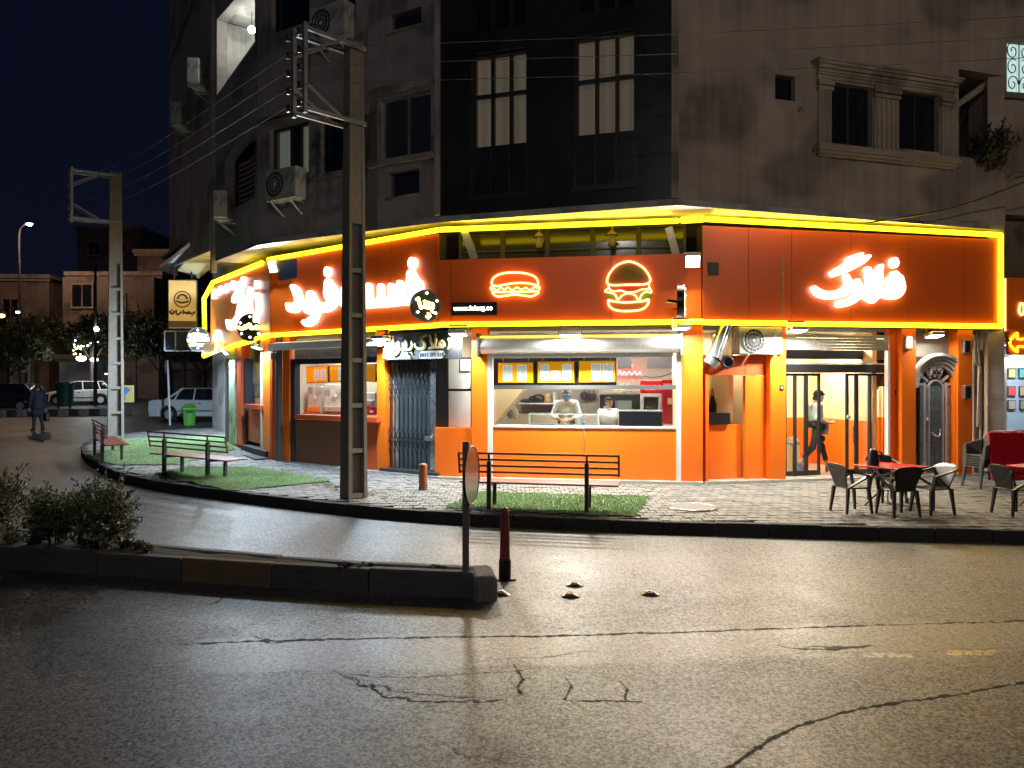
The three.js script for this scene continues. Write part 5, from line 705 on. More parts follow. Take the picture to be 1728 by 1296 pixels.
{ const z = -2.3, r = pxr(S1, 1012, 1080, 665, 730, z), g = fthing(S1, (r[0] + r[1]) / 2, BY, z, 'pizza_oven', 'tall black oven against the kitchen back wall', 'oven'); part(g, 'body', fg(g, rbox(r[0], r[1], BY, r[3], -3.2, z, 0.02)), M.blackPlastic); const q = pxr(S1, 1042, 1066, 676, 694, z); part(g, 'door', fg(g, boxG(q[0], q[1], q[2], q[3], z + 0.001, z + 0.02)), phys(rgb(0.12, 0.14, 0.12), 0.2)); part(g, 'handle', fg(g, cyl([q[0] - 0.03, q[2], z + 0.05], [q[0] - 0.03, q[3], z + 0.05], 0.012)), M.steel); const s = pxr(S1, 1019, 1024, 680, 720, z); part(g, 'steel_strip', fg(g, boxG(s[0], s[1], s[2], s[3], z + 0.001, z + 0.015)), M.alu); }
const script = (w, h, s, fg_, bg, size) => canvasTex(w, h, (c) => { c.fillStyle = bg; c.fillRect(0, 0, w, h); c.fillStyle = fg_; c.font = 'italic bold ' + size + 'px serif'; c.textAlign = 'center'; c.textBaseline = 'middle'; c.fillText(s, w / 2, h / 2); c.strokeStyle = fg_; c.lineWidth = size * 0.06; c.beginPath(); c.moveTo(w * 0.12, h * 0.72); c.bezierCurveTo(w * 0.3, h * 0.95, w * 0.5, h * 0.7, w * 0.7, h * 0.82); c.stroke(); });
{ // drinks coolers
  const z = -1.5, r = pxr(S1, 1081, 1116, 642, 730, z), g = fthing(S1, (r[0] + r[1]) / 2, BY, z, 'drinks_cooler', 'red drinks cooler with a white framed glass door', 'cooler', 'red drinks coolers in the kitchen'), yT = S1.y(664, 1098, z), b = -2.15, t = 0.05;
  part(g, 'cabinet', fg(g, merge([boxG(r[0], r[0] + t, BY, yT, b, z), boxG(r[1] - t, r[1], BY, yT, b, z), boxG(r[0], r[1], BY, yT, b - 0.04, b - 0.001), boxG(r[0] + t, r[1] - t, BY, BY + 0.2, b, z), boxG(r[0] + t, r[1] - t, yT - 0.05, yT, b, z)])), M.white);
  part(g, 'door_frame', fg(g, merge([boxG(r[0], r[0] + 0.06, BY + 0.2, yT, z + 0.001, z + 0.04), boxG(r[1] - 0.06, r[1], BY + 0.2, yT, z + 0.001, z + 0.04), boxG(r[0] + 0.06, r[1] - 0.06, yT - 0.07, yT, z + 0.001, z + 0.04), boxG(r[0] + 0.06, r[1] - 0.06, BY + 0.2, BY + 0.27, z + 0.001, z + 0.04)])), M.white); part(g, 'door_glass', fg(g, boxG(r[0] + 0.06, r[1] - 0.06, BY + 0.27, yT - 0.07, z + 0.015, z + 0.02)), M.glass);
  for (const k of [0.45, 0.72]) part(g, 'shelf', fg(g, boxG(r[0] + t, r[1] - t, lerp(BY, yT, k), lerp(BY, yT, k) + 0.015, b, z - 0.02)), M.alu);
  const top = part(g, 'header_box', fg(g, rbox(r[0] - 0.005, r[1] + 0.005, yT + 0.002, r[3], -2.1, z + 0.03, 0.015)), M.red); part(top, 'header_logo', fg(g, quadUV(r[0] + 0.01, r[1] - 0.01, yT + 0.04, r[3] - 0.03, z + 0.033)), new THREE.MeshStandardMaterial({ map: script(256, 128, 'Coca-Cola', '#fff', '#d5101c', 60), roughness: 0.4, emissive: rgb(1, 1, 1), emissiveMap: null, emissiveIntensity: 0 }));
  for (let i = 0; i < 5; i++) { const y = lerp(BY, yT, 0.72) + 0.016, u = lerp(r[0] + 0.1, r[1] - 0.1, i / 4), bt = fthing(S1, u, y, z - 0.14, 'drink_bottle', 'green drink bottle on the cooler shelf', 'bottle', 'green bottles in the white framed cooler'); part(bt, 'bottle', new THREE.LatheGeometry([[0, 0], [0.03, 0], [0.032, 0.12], [0.012, 0.18], [0.012, 0.22], [0, 0.22]].map((p) => new THREE.Vector2(...p)), 12), phys(rgb(0.16, 0.3, 0.05), 0.15)); part(bt, 'cap', cyl([0, 0.221, 0], [0, 0.235, 0], 0.014, 0.014, 10), M.white); }
  const z2 = -1.3, s = pxr(S1, 1118, 1144, 640, 730, z2), f = fthing(S1, (s[0] + s[1]) / 2, BY, z2, 'drinks_cooler', 'red drinks cooler with a bottle printed on its side', 'cooler', 'red drinks coolers in the kitchen');
  part(f, 'cabinet', fg(f, rbox(s[0], s[1], BY, s[3], -2.0, z2, 0.015)), M.red); const yl = S1.y(722, 1131, z2);
  part(f, 'side_logo', fg(f, quadUV(s[0] + 0.01, s[1] - 0.005, yl, yl + 0.13, z2 + 0.003)), std(rgb(1, 1, 1), 0.4, { map: script(256, 128, 'Coca-Cola', '#f4dede', '#8c0c14', 58) })); part(f, 'top_logo', fg(f, quadUV(s[0] + 0.01, s[1] - 0.005, s[3] - 0.16, s[3] - 0.04, z2 + 0.003)), std(rgb(1, 1, 1), 0.4, { map: script(256, 128, 'Coca-Cola', '#f0caca', '#7c0a12', 58) }));
  const bc = S1.u(1131, z2), by = yl + 0.16, bh = S1.y(672, 1131, z2) - by; part(f, 'printed_bottle', fg(f, new THREE.ExtrudeGeometry(poly([[0.06, 0], [0.065, 0.3], [0.045, 0.5], [0.06, 0.62], [0.035, 0.82], [0.028, 1], [-0.028, 1], [-0.035, 0.82], [-0.06, 0.62], [-0.045, 0.5], [-0.065, 0.3], [-0.06, 0]].map(([x, y]) => [bc + x * 1.3, by + y * bh])), { depth: 0.003, bevelEnabled: false }).translate(0, 0, z2 + 0.002)), phys(rgb(0.28, 0.02, 0.015), 0.2)); part(f, 'printed_cap', fg(f, boxG(bc - 0.05, bc + 0.05, by + bh * 0.72, by + bh, z2 + 0.006, z2 + 0.009)), std(rgb(0.6, 0.42, 0.3), 0.6));
}
{ const z = -3.2, mp = (x, y) => [S1.u(x, z), S1.y(y, x, z)], g = fthing(S1, ...mp(1062, 626), z, 'red_neon_writing', 'small red neon writing on the kitchen wall', 'neon sign'), nr = glow(1, 0.05, 0.09, 2.2); part(g, 'writing', fg(g, tube([[1043, 633], [1046, 626], [1050, 633], [1054, 627], [1057, 633], [1062, 627], [1066, 633], [1071, 627], [1075, 633], [1080, 628], [1082, 633]].map(([a, b]) => [...mp(a, b), z]), 0.018, 90, 6)), nr); part(g, 'picture', fg(g, tube([[1050, 619], [1056, 616], [1060, 613], [1066, 617], [1060, 621], [1052, 620]].map(([a, b]) => [...mp(a, b), z]), 0.022, 40, 6, true)), nr); }

// half-door bay: meters and a hanging apron
{ const z = -1.24; for (const [x0, x1, y0, y1, n, lab] of [[1204, 1214, 633, 648, 'electric_meter', 'grey electric meter on the wall behind the half door'], [1214, 1219, 655, 676, 'paper_sheet', 'white paper sheet on the wall behind the half door'], [1236, 1246, 633, 645, 'wall_phone', 'white fuse box with loose wires behind the half door'], [1213, 1221, 684, 689, 'wall_socket', 'double white socket behind the half door']]) { const r = pxr(S2, x0, x1, y0, y1, z), g = fthing(S2, (r[0] + r[1]) / 2, r[2], z, n, lab, 'wall unit'); part(g, 'case', fg(g, rbox(r[0], r[1], r[2], r[3], z - 0.06, z, 0.01)), n === 'electric_meter' ? M.acWhite : M.white); part(g, 'face', fg(g, boxG(lerp(r[0], r[1], 0.2), lerp(r[0], r[1], 0.8), lerp(r[2], r[3], 0.55), lerp(r[2], r[3], 0.85), z + 0.001, z + 0.006)), n === 'paper_sheet' ? M.marble : M.darkGlass); part(g, 'lead', fg(g, tube([[r[1], r[2], z], [r[1] + 0.08, r[2] - 0.08, z + 0.02], [r[0], r[2] - 0.16, z]], 0.008, 20, 6)), M.white); }
  const g = fthing(S2, S2.u(1203, -1.1), S2.y(700, 1203, -1.1), -1.1, 'hanging_apron', 'black apron hanging behind the half door', 'apron'), P = (x, y) => { const u = S2.u(x, -1.1), yy = S2.y(y, x, -1.1); return [u, yy]; }; part(g, 'cloth', fg(g, extr(poly([P(1201, 668), P(1205, 668), P(1212, 692), P(1212, 700), P(1196, 700), P(1197, 690)]), 0.06, -1.16, 0.01)), M.black); part(g, 'strap', fg(g, tube([[...P(1201, 668), -1.12], [...P(1203, 655), -1.12], [...P(1205, 668), -1.12]], 0.01, 16, 6)), std(rgb(0.5, 0.05, 0.03), 0.7)); }

// dining room
{ const z = -2.56, g = fthing(S2, S2.u(1386, z), S2.y(690, 1386, z), z, 'poster', 'yellow poster with small red food prints on the dining room wall', 'poster'), t = canvasTex(128, 224, (c, w, h) => { c.fillStyle = '#f0a500'; c.fillRect(0, 0, w, h); for (const [x, y, s] of [[30, 60, 20], [90, 115, 26]]) { c.fillStyle = '#d3571c'; c.beginPath(); c.ellipse(x, y, s, s * 0.6, 0.3, 0, 7); c.fill(); c.fillStyle = '#f3c36a'; c.fillRect(x - s * 0.7, y - 4, s * 1.4, 3); } }), r = pxr(S2, 1371, 1401, 638, 690, z); part(g, 'board', fg(g, boxG(r[0], r[1], r[2], r[3], z - 0.02, z)), M.white); part(g, 'print', fg(g, quadUV(r[0], r[1], r[2], r[3], z + 0.002)), std(rgb(1, 1, 1), 0.5, { map: t })); }
{ const z = -0.62, r = pxr(S2, 1472, 1498, 630, 652, z), g = fthing(S2, (r[0] + r[1]) / 2, r[2], z, 'wall_speaker', 'black box speaker hung inside the glass corner', 'speaker'); part(g, 'box', fg(g, rbox(r[0], r[1], r[2], r[3], z - 0.22, z, 0.015)), M.blackPlastic); part(g, 'cone', fg(g, cyl([(r[0] + r[1]) / 2, (r[2] + r[3]) / 2, z], [(r[0] + r[1]) / 2, (r[2] + r[3]) / 2, z + 0.012], 0.08, 0.06, 20)), M.dark); part(g, 'bracket', fg(g, boxG((r[0] + r[1]) / 2 - 0.05, (r[0] + r[1]) / 2 + 0.05, r[2] - 0.06, r[2] - 0.002, z - 0.2, z - 0.1)), M.cream); }
{ const z = -2.3, u0 = S2.u(1474, z), u1 = S2.u(1500, z), pts = []; for (let k = 0; k <= 40; k++) pts.push([lerp(u0, u1, k / 40), z + 0.035 * Math.sin(k * 1.9) + 0.02 * Math.sin(k * 0.7)]); const s = poly([...pts, ...pts.slice().reverse().map(([a, b]) => [a, b - 0.008])].map(([a, b]) => [a, -b])), g = fthing(S2, (u0 + u1) / 2, BY, z, 'cream_curtain', 'cream upper and orange lower curtain in the dining room corner', 'curtain'); const mk = (y0, y1) => fg(g, extr(s, y1 - y0).rotateX(-Math.PI / 2).translate(0, y0, 0)); part(g, 'upper_cloth', mk(1.34, 2.5), M.cream); part(g, 'lower_cloth', mk(BY + 0.02, 1.34), M.orange); }
for (const [px, h, c, lab] of [[1410, 1.35, M.black, 'broom with black handle leaning by the orange dado'], [1417, 1.5, M.red, 'mop with red handle leaning by the orange dado']]) { const z = -2.35, u = S2.u(px, z), g = fthing(S2, u, BY, z, 'broom', lab, 'broom', 'brooms in the dining room'); part(g, 'handle', cyl([0, 0.06, 0.08], [0.01, h, -0.14], 0.014), c); part(g, 'head', rbox(-0.22, 0.12, 0, 0.06, 0.02, 0.14, 0.015), M.black); }
{ const z = -1.6, u = S2.u(1338, z), g = fthing(S2, u, BY, z, 'pedal_bin', 'cream waste bin with steel swing lid behind the glass', 'bin'); part(g, 'drum', new THREE.CylinderGeometry(0.15, 0.13, 0.52, 28).translate(0, 0.26, 0), M.cream); part(g, 'lid', new THREE.SphereGeometry(0.155, 28, 10, 0, 6.3, 0, 1.57).translate(0, 0.525, 0), M.steel); }

// clutter on the kitchen shelves and walls: cartons, jars, hanging pans
[[1046, 653, 0.3, 0.16, [0.5, 0.4, 0.28], 'brown carton on the oven top, outermost'], [1056, 653, 0.22, 0.22, [0.6, 0.57, 0.5], 'cream carton on the oven top, middle'], [1068, 653, 0.3, 0.13, [0.42, 0.3, 0.2], 'flat brown carton on the oven top beside the cooler']].forEach(([px, py, w, h, c, lab]) => { const z = -2.5, g = fthing(S1, S1.u(px, z), S1.y(664, px, -2.3) + 0.005, z, 'storage_carton', lab, 'carton', 'cartons on the oven'); part(g, 'box', rbox(-w / 2, w / 2, 0, h, -0.12, 0.12, 0.008), std(rgb(...c), 0.8, { map: rep(grimeT, 2) })); part(g, 'tape', boxG(-w / 2 + 0.002, w / 2 - 0.002, h * 0.45, h * 0.55, 0.121, 0.123), M.cream); });
[[986, 668, 0.1, 'largest pan hanging on the kitchen wall'], [994, 669, 0.08, 'middle pan hanging on the kitchen wall'], [1002, 668, 0.065, 'smallest pan hanging on the kitchen wall']].forEach(([px, py, r, lab]) => { const z = -3.28, g = fthing(S1, S1.u(px, z), S1.y(py, px, z), z, 'hanging_pan', lab, 'pan', 'pans on the kitchen wall'); part(g, 'bowl', new THREE.CylinderGeometry(r, r * 0.85, 0.05, 20).rotateX(Math.PI / 2), M.dark); part(g, 'handle', bar([0, r, 0], [0, r + 0.16, 0], 0.02, 0.012), M.dark); });
[[869, 0.1, [0.42, 0.4, 0.36], 'pale plastic bag hung by the stairs'], [861, 0.09, [0.2, 0.2, 0.22], 'grey cloth hung by the stairs']].forEach(([px, r, c, lab]) => { const z = -2.3, g = fthing(S1, S1.u(px, z), S1.y(698, px, z), z, 'hung_bag', lab, 'bag'); const q = new THREE.SphereGeometry(r, 14, 10).scale(0.8, 1.25, 0.4), p = q.attributes.position; for (let i = 0; i < p.count; i++) { const k = 0.8 + 0.4 * fbm(p.getX(i) * 20 + 9, p.getY(i) * 20 + 9, 64, 2, 3); p.setX(i, p.getX(i) * k); } q.computeVertexNormals(); part(g, 'bag_body', q, std(rgb(...c), 0.7)); part(g, 'loop', tube([[-0.03, r * 1.1, 0], [0, r * 1.7, 0], [0.03, r * 1.1, 0]], 0.006, 12, 5), M.white); });
for (let k = 0; k < 6; k++) { const z = -2.72, px = 940 + k * 6.5, h = [0.2, 0.26, 0.18, 0.24, 0.16, 0.22][k], g = fthing(S1, S1.u(px, z), S1.y(700, px, z) + 0.02, z, 'sauce_jar', ['first red', 'first white', 'first brown', 'second red', 'second white', 'second brown'][k] + ' jar of the row on the back counter', 'jar', 'jars on the back counter'), c = [[0.4, 0.04, 0.03], [0.6, 0.58, 0.5], [0.25, 0.13, 0.06]][k % 3]; part(g, 'jar', new THREE.LatheGeometry([[0, 0], [0.045, 0], [0.048, h * 0.7], [0.03, h * 0.85], [0.03, h], [0, h]].map((p) => new THREE.Vector2(...p)), 16), phys(rgb(...c), 0.3)); part(g, 'lid', cyl([0, h, 0], [0, h + 0.025, 0], 0.034, 0.034, 14), k % 2 ? M.red : M.white); }
{ const g = new THREE.Mesh(tube([[1086, 634], [1100, 637], [1120, 634], [1141, 627]].map(([x, y]) => V(...S1.pt(S1.u(x, -1.9), S1.y(y, x, -1.9), -1.9))), 0.012, 30, 5), M.dark); g.name = 'slack_cable'; tag(g, 'slack black cable above the red coolers', 'cable'); scene.add(g); }

// ------------------------------------------------------------------ people
// meshes a set of tapered bones [a, b, ra, rb, colour] joined by a smooth minimum
function skin(bones, cell, k = 0.03) {
  const lo = [1e9, 1e9, 1e9], hi = [-1e9, -1e9, -1e9];
  for (const [a, b, ra, rb] of bones) for (let i = 0; i < 3; i++) { lo[i] = Math.min(lo[i], a[i] - ra, b[i] - rb); hi[i] = Math.max(hi[i], a[i] + ra, b[i] + rb); }
  const S = Math.max(hi[0] - lo[0], hi[1] - lo[1], hi[2] - lo[2]) + cell * 8, n = Math.ceil(S / cell), h = n / 2, c = [0, 1, 2].map((i) => (lo[i] + hi[i]) / 2), mc = new MarchingCubes(n, M.dark, false, false, 160000);
  mc.isolation = 0; const f = mc.field; f.fill(10);
  const sd = (B, x, y, z) => { const [a, b, ra, rb] = B, vx = b[0] - a[0], vy = b[1] - a[1], vz = b[2] - a[2], L = vx * vx + vy * vy + vz * vz, t = L > 0 ? clamp(((x - a[0]) * vx + (y - a[1]) * vy + (z - a[2]) * vz) / L) : 0; return Math.hypot(x - a[0] - vx * t, y - a[1] - vy * t, z - a[2] - vz * t) - lerp(ra, rb, t); };
  for (const B of bones) {
    const R = Math.max(B[2], B[3]) + k + cell * 3, g0 = [], g1 = []; for (let i = 0; i < 3; i++) { g0[i] = Math.max(0, Math.floor((Math.min(B[0][i], B[1][i]) - R - c[i]) / cell + h)); g1[i] = Math.min(n - 1, Math.ceil((Math.max(B[0][i], B[1][i]) + R - c[i]) / cell + h)); }
    for (let z = g0[2]; z <= g1[2]; z++) for (let y = g0[1]; y <= g1[1]; y++) for (let x = g0[0]; x <= g1[0]; x++) { const q = x + y * n + z * n * n, d = sd(B, c[0] + (x - h) * cell, c[1] + (y - h) * cell, c[2] + (z - h) * cell), e = f[q], w = Math.max(k - Math.abs(d - e), 0) / k; f[q] = Math.min(d, e) - w * w * k / 4; }
  }
  for (let i = 0; i < f.length; i++) f[i] = -f[i];
  mc.update();
  const N = mc.count, P = new Float32Array(N * 3), Nn = new Float32Array(mc.normalArray.slice(0, N * 3)), C = new Float32Array(N * 3);
  for (let i = 0; i < N; i++) {
    for (let j = 0; j < 3; j++) P[i * 3 + j] = c[j] + mc.positionArray[i * 3 + j] * h * cell;
    let best = 1e9, col = bones[0][4]; for (const B of bones) { const d = sd(B, P[i * 3], P[i * 3 + 1], P[i * 3 + 2]); if (d < best) { best = d; col = B[4]; } }
    const m = Math.hypot(Nn[i * 3], Nn[i * 3 + 1], Nn[i * 3 + 2]) || 1; for (let j = 0; j < 3; j++) { Nn[i * 3 + j] /= m; C[i * 3 + j] = col[j]; }
  }
  const g = new THREE.BufferGeometry(); g.setAttribute('position', new THREE.BufferAttribute(P, 3)); g.setAttribute('normal', new THREE.BufferAttribute(Nn, 3)); g.setAttribute('color', new THREE.BufferAttribute(C, 3)); return g;
}
const SKIN = [0.42, 0.24, 0.15];
function headGeo(tone_, at_, yaw, pitch = 0) {
  const g = skin([[[0, 0.035, -0.02], [0, 0.035, 0.01], 0.086, 0.082, tone_], [[0, -0.035, 0.015], [0, -0.075, 0.035], 0.07, 0.042, tone_], [[0, 0.012, 0.088], [0, -0.025, 0.104], 0.009, 0.014, tone_], [[-0.085, 0.01, -0.005], [-0.085, -0.02, 0], 0.014, 0.012, tone_], [[0.085, 0.01, -0.005], [0.085, -0.02, 0], 0.014, 0.012, tone_], [[-0.03, -0.062, 0.07], [0.03, -0.062, 0.07], 0.012, 0.012, tone_], [[-0.05, 0.035, 0.072], [0.05, 0.035, 0.072], 0.012, 0.012, tone_]], 0.007, 0.02);
  const p = g.attributes.position, c = g.attributes.color;
  for (let i = 0; i < p.count; i++) { const x = Math.abs(p.getX(i)), y = p.getY(i), z = p.getZ(i); if (z > 0.05) { if (Math.hypot(x - 0.034, (y - 0.012) * 1.6) < 0.013) c.setXYZ(i, 0.02, 0.015, 0.012); else if (x > 0.016 && x < 0.056 && Math.abs(y - 0.034) < 0.007) c.setXYZ(i, 0.03, 0.02, 0.015); else if (x < 0.026 && Math.abs(y + 0.062) < 0.008) c.setXYZ(i, tone_[0] * 0.75, tone_[1] * 0.5, tone_[2] * 0.5); } }
  return g.rotateX(pitch).rotateY(yaw).translate(...at_);
}
function hand(w, dir, palmN, tone_, curl = 0.5) {                          // palm from the wrist along dir; five fingers bent towards palmN
  const W = V(...w), D = V(...dir).normalize(), Nn = V(...palmN).normalize(), X = D.clone().cross(Nn).normalize(), P = (a, b, c) => W.clone().addScaledVector(D, a).addScaledVector(X, b).addScaledVector(Nn, c).toArray(), b = [[P(0, 0, 0), P(0.075, 0, 0), 0.03, 0.034, tone_], [P(0.05, -0.022, 0), P(0.085, -0.028, 0), 0.02, 0.014, tone_], [P(0.05, 0.022, 0), P(0.085, 0.028, 0), 0.02, 0.014, tone_]];
  [[-0.033, 0.062], [-0.011, 0.078], [0.011, 0.072], [0.032, 0.055]].forEach(([x, l]) => { const a = [0.09, x, 0], m = [0.09 + l * 0.5 * Math.cos(curl * 0.6), x * 1.1, l * 0.5 * Math.sin(curl * 0.6)], e = [m[0] + l * 0.5 * Math.cos(curl * 1.7), x * 1.1, m[2] + l * 0.5 * Math.sin(curl * 1.7)]; b.push([P(...a), P(...m), 0.0098, 0.009, tone_], [P(...m), P(...e), 0.009, 0.0078, tone_]); });
  b.push([P(0.025, -0.03, 0.005), P(0.055, -0.058, 0.018), 0.012, 0.0105, tone_], [P(0.055, -0.058, 0.018), P(0.088, -0.062, 0.03), 0.0105, 0.0085, tone_]);
  return skin(b, 0.005, 0.008);
}
const joinG = (list) => mergeGeometries(list);
const cloth = new THREE.MeshStandardMaterial({ vertexColors: true, roughness: 0.85, color: rgb(1, 1, 1) });
function person(label, pos, turn, bones, heads, hands, scale = 1) {
  const g = thing('person', label, 'person', pos, turn); g.scale.setScalar(scale);
  part(g, 'body', joinG([skin(bones, 0.015, 0.04), headGeo(...heads), ...hands.map((h) => hand(...h))]), cloth); return g;
}
const hairOn = (at_, yaw, col, low = -0.02) => skin([[[0, 0.055, -0.03], [0, 0.06, 0.015], 0.088, 0.075, col], [[-0.06, low, -0.045], [0.06, low, -0.045], 0.05, 0.05, col], [[-0.078, 0.03, -0.02], [-0.078, 0.03, 0.02], 0.022, 0.016, col], [[0.078, 0.03, -0.02], [0.078, 0.03, 0.02], 0.022, 0.016, col]], 0.008, 0.02).rotateY(yaw).translate(...at_);
const torso = (sh, legs, sleeve = null) => [[[0, 0.98, 0], [0, 1.2, 0.005], 0.135, 0.135, sh], [[-0.06, 1.0, 0], [0.06, 1.0, 0], 0.12, 0.12, legs], [[-0.06, 1.2, 0], [-0.1, 1.36, 0], 0.12, 0.1, sh], [[0.06, 1.2, 0], [0.1, 1.36, 0], 0.12, 0.1, sh], [[-0.17, 1.41, -0.01], [0.17, 1.41, -0.01], 0.065, 0.065, sleeve ?? sh], [[0, 1.42, -0.005], [0, 1.52, 0.01], 0.058, 0.052, SKIN]];
const leg = (s, hip, knee, ankle, toe, c, shoe, bare = null) => [[hip, knee, 0.088, 0.062, c], [knee, bare ? [lerp(knee[0], ankle[0], 0.6), lerp(knee[1], ankle[1], 0.6), lerp(knee[2], ankle[2], 0.6)] : ankle, 0.064, 0.05, c], ...(bare ? [[[lerp(knee[0], ankle[0], 0.6), lerp(knee[1], ankle[1], 0.6), lerp(knee[2], ankle[2], 0.6)], ankle, 0.04, 0.034, SKIN]] : []), [ankle, toe, 0.044, 0.034, shoe], [[ankle[0], ankle[1] - 0.02, ankle[2]], [lerp(ankle[0], toe[0], 0.2), toe[1], lerp(ankle[2], toe[2], -0.12)], 0.042, 0.036, shoe]];
const arm = (sh, el, wr, c, cut = 1) => [[sh, el, 0.058, 0.046, c], [el, [lerp(el[0], wr[0], cut), lerp(el[1], wr[1], cut), lerp(el[2], wr[2], cut)], 0.046, 0.038, c], [el, wr, 0.038, 0.029, cut < 1 ? SKIN : c]];
{ // cook in a pale shirt with a blue face mask
  const c = [0.52, 0.45, 0.33], t = [0.05, 0.05, 0.06], w = [0.55, 0.57, 0.58], p = S1.pt(S1.u(956, -1.15), BY, -1.15), hp = [0, 1.6, 0.05];
  const g = person('cook in a pale shirt with a blue face mask behind the display case', p, S1.ry, [...torso(c, t, w), ...leg(1, [0.09, 0.95, 0], [0.1, 0.5, 0.02], [0.1, 0.1, 0], [0.12, 0.04, 0.14], t, t), ...leg(-1, [-0.09, 0.95, 0], [-0.1, 0.5, 0.02], [-0.1, 0.1, 0], [-0.12, 0.04, 0.14], t, t), ...arm([0.19, 1.4, 0], [0.28, 1.16, 0.1], [0.07, 1.06, 0.3], w, 0.45), ...arm([-0.19, 1.4, 0], [-0.28, 1.16, 0.1], [-0.07, 1.06, 0.3], w, 0.45)], [SKIN, hp, 0, 0.12], [[[0.07, 1.06, 0.3], [-0.6, -0.3, 0.5], [0, -1, 0], SKIN, 0.5], [[-0.07, 1.06, 0.3], [0.6, -0.3, 0.5], [0, -1, 0], SKIN, 0.5]]);
  part(g, 'hair', hairOn(hp, 0, [0.2, 0.19, 0.18]), cloth); part(g, 'face_mask', skin([[[-0.04, -0.03, 0.06], [0.04, -0.03, 0.06], 0.045, 0.045, [0.16, 0.3, 0.62]], [[0, -0.07, 0.055], [0, 0.0, 0.085], 0.03, 0.022, [0.2, 0.36, 0.7]]], 0.006, 0.03).rotateX(0.12).translate(...hp), cloth);
}
{ // boy in a white shirt
  const c = [0.68, 0.66, 0.58], t = [0.04, 0.045, 0.07], p = S1.pt(S1.u(1027, -0.95), BY, -0.95), hp = [0, 1.6, 0.02];
  const g = person('dark-haired boy in a white shirt beside the black cabinet', p, S1.ry + 0.25, [...torso(c, t), ...leg(1, [0.09, 0.95, 0], [0.09, 0.5, 0.01], [0.09, 0.1, 0], [0.11, 0.04, 0.14], t, t), ...leg(-1, [-0.09, 0.95, 0], [-0.09, 0.5, 0.01], [-0.09, 0.1, 0], [-0.11, 0.04, 0.14], t, t), ...arm([0.19, 1.4, 0], [0.25, 1.12, -0.02], [0.24, 0.9, 0.12], c, 0.2), ...arm([-0.19, 1.4, 0], [-0.25, 1.12, -0.02], [-0.22, 0.9, 0.14], c, 0.2)], [[0.36, 0.2, 0.12], hp, 0.35, 0], [[[0.24, 0.9, 0.12], [0, -0.5, 0.8], [0, -1, 0], SKIN, 0.5], [[-0.22, 0.9, 0.14], [0, -0.5, 0.8], [0, -1, 0], SKIN, 0.5]], 0.885);
  part(g, 'hair', hairOn(hp, 0.35, [0.012, 0.01, 0.01]), cloth); part(g, 'collar', new THREE.TorusGeometry(0.062, 0.014, 8, 20).rotateX(Math.PI / 2 - 0.3).translate(0, 1.465, 0.005), std(rgb(0.7, 0.68, 0.6), 0.8));
}
{ // waiter walking through the glass doors
  const c = [0.45, 0.58, 0.6], t = [0.03, 0.033, 0.038], k = [0.02, 0.02, 0.022], p = S2.pt(S2.u(1377, -0.85), BY, -0.85), hp = [0, 1.6, 0.06];
  const g = person('waiter in a pale blue shirt and black cap walking inside the glass door', p, S2.ry + Math.PI / 2 - 0.15, [...torso(c, t), ...leg(1, [0.08, 0.95, 0], [0.09, 0.54, 0.17], [0.09, 0.11, 0.3], [0.1, 0.03, 0.46], t, [0.22, 0.2, 0.34], true), ...leg(-1, [-0.08, 0.95, 0], [-0.09, 0.54, -0.12], [-0.09, 0.2, -0.4], [-0.1, 0.05, -0.3], t, [0.22, 0.2, 0.34], true), ...arm([0.19, 1.4, 0], [0.23, 1.15, -0.08], [0.16, 1.08, 0.2], c, 0.3), ...arm([-0.19, 1.4, 0], [-0.24, 1.15, -0.08], [-0.15, 1.06, 0.2], c, 0.3)], [SKIN, hp, 0, 0.05], [[[0.16, 1.08, 0.2], [-0.2, 0, 1], [0, 1, 0], SKIN, 0.7], [[-0.15, 1.06, 0.2], [0.2, 0, 1], [0, 1, 0], SKIN, 0.7]], 0.96);
  part(g, 'cap', skin([[[0, 0.06, -0.02], [0, 0.07, 0.01], 0.094, 0.088, k], [[-0.04, 0.055, 0.1], [0.04, 0.055, 0.1], 0.018, 0.018, k], [[-0.05, -0.03, -0.07], [0.05, -0.03, -0.07], 0.04, 0.04, k]], 0.007, 0.03).translate(...hp), cloth); part(g, 'apron', skin([[[-0.07, 0.98, 0.07], [0.07, 0.98, 0.07], 0.1, 0.1, k], [[-0.07, 0.72, 0.07], [0.07, 0.72, 0.07], 0.09, 0.09, k], [[-0.1, 1.02, -0.06], [0.1, 1.02, -0.06], 0.1, 0.1, k]], 0.016, 0.06), cloth);
  const q = S2.pt(S2.u(1390, -0.8), BY + 0.88, -0.8), s = thing('paper_carton', 'grey paper carton carried by the waiter', 'carton', [q[0], q[1], q[2]], S2.ry); part(s, 'box', rbox(-0.08, 0.08, -0.1, 0.12, -0.06, 0.06, 0.012), std(rgb(0.16, 0.18, 0.19), 0.7)); part(s, 'lid', rbox(-0.085, 0.085, 0.121, 0.145, -0.065, 0.065, 0.008), std(rgb(0.3, 0.3, 0.3), 0.6));
}
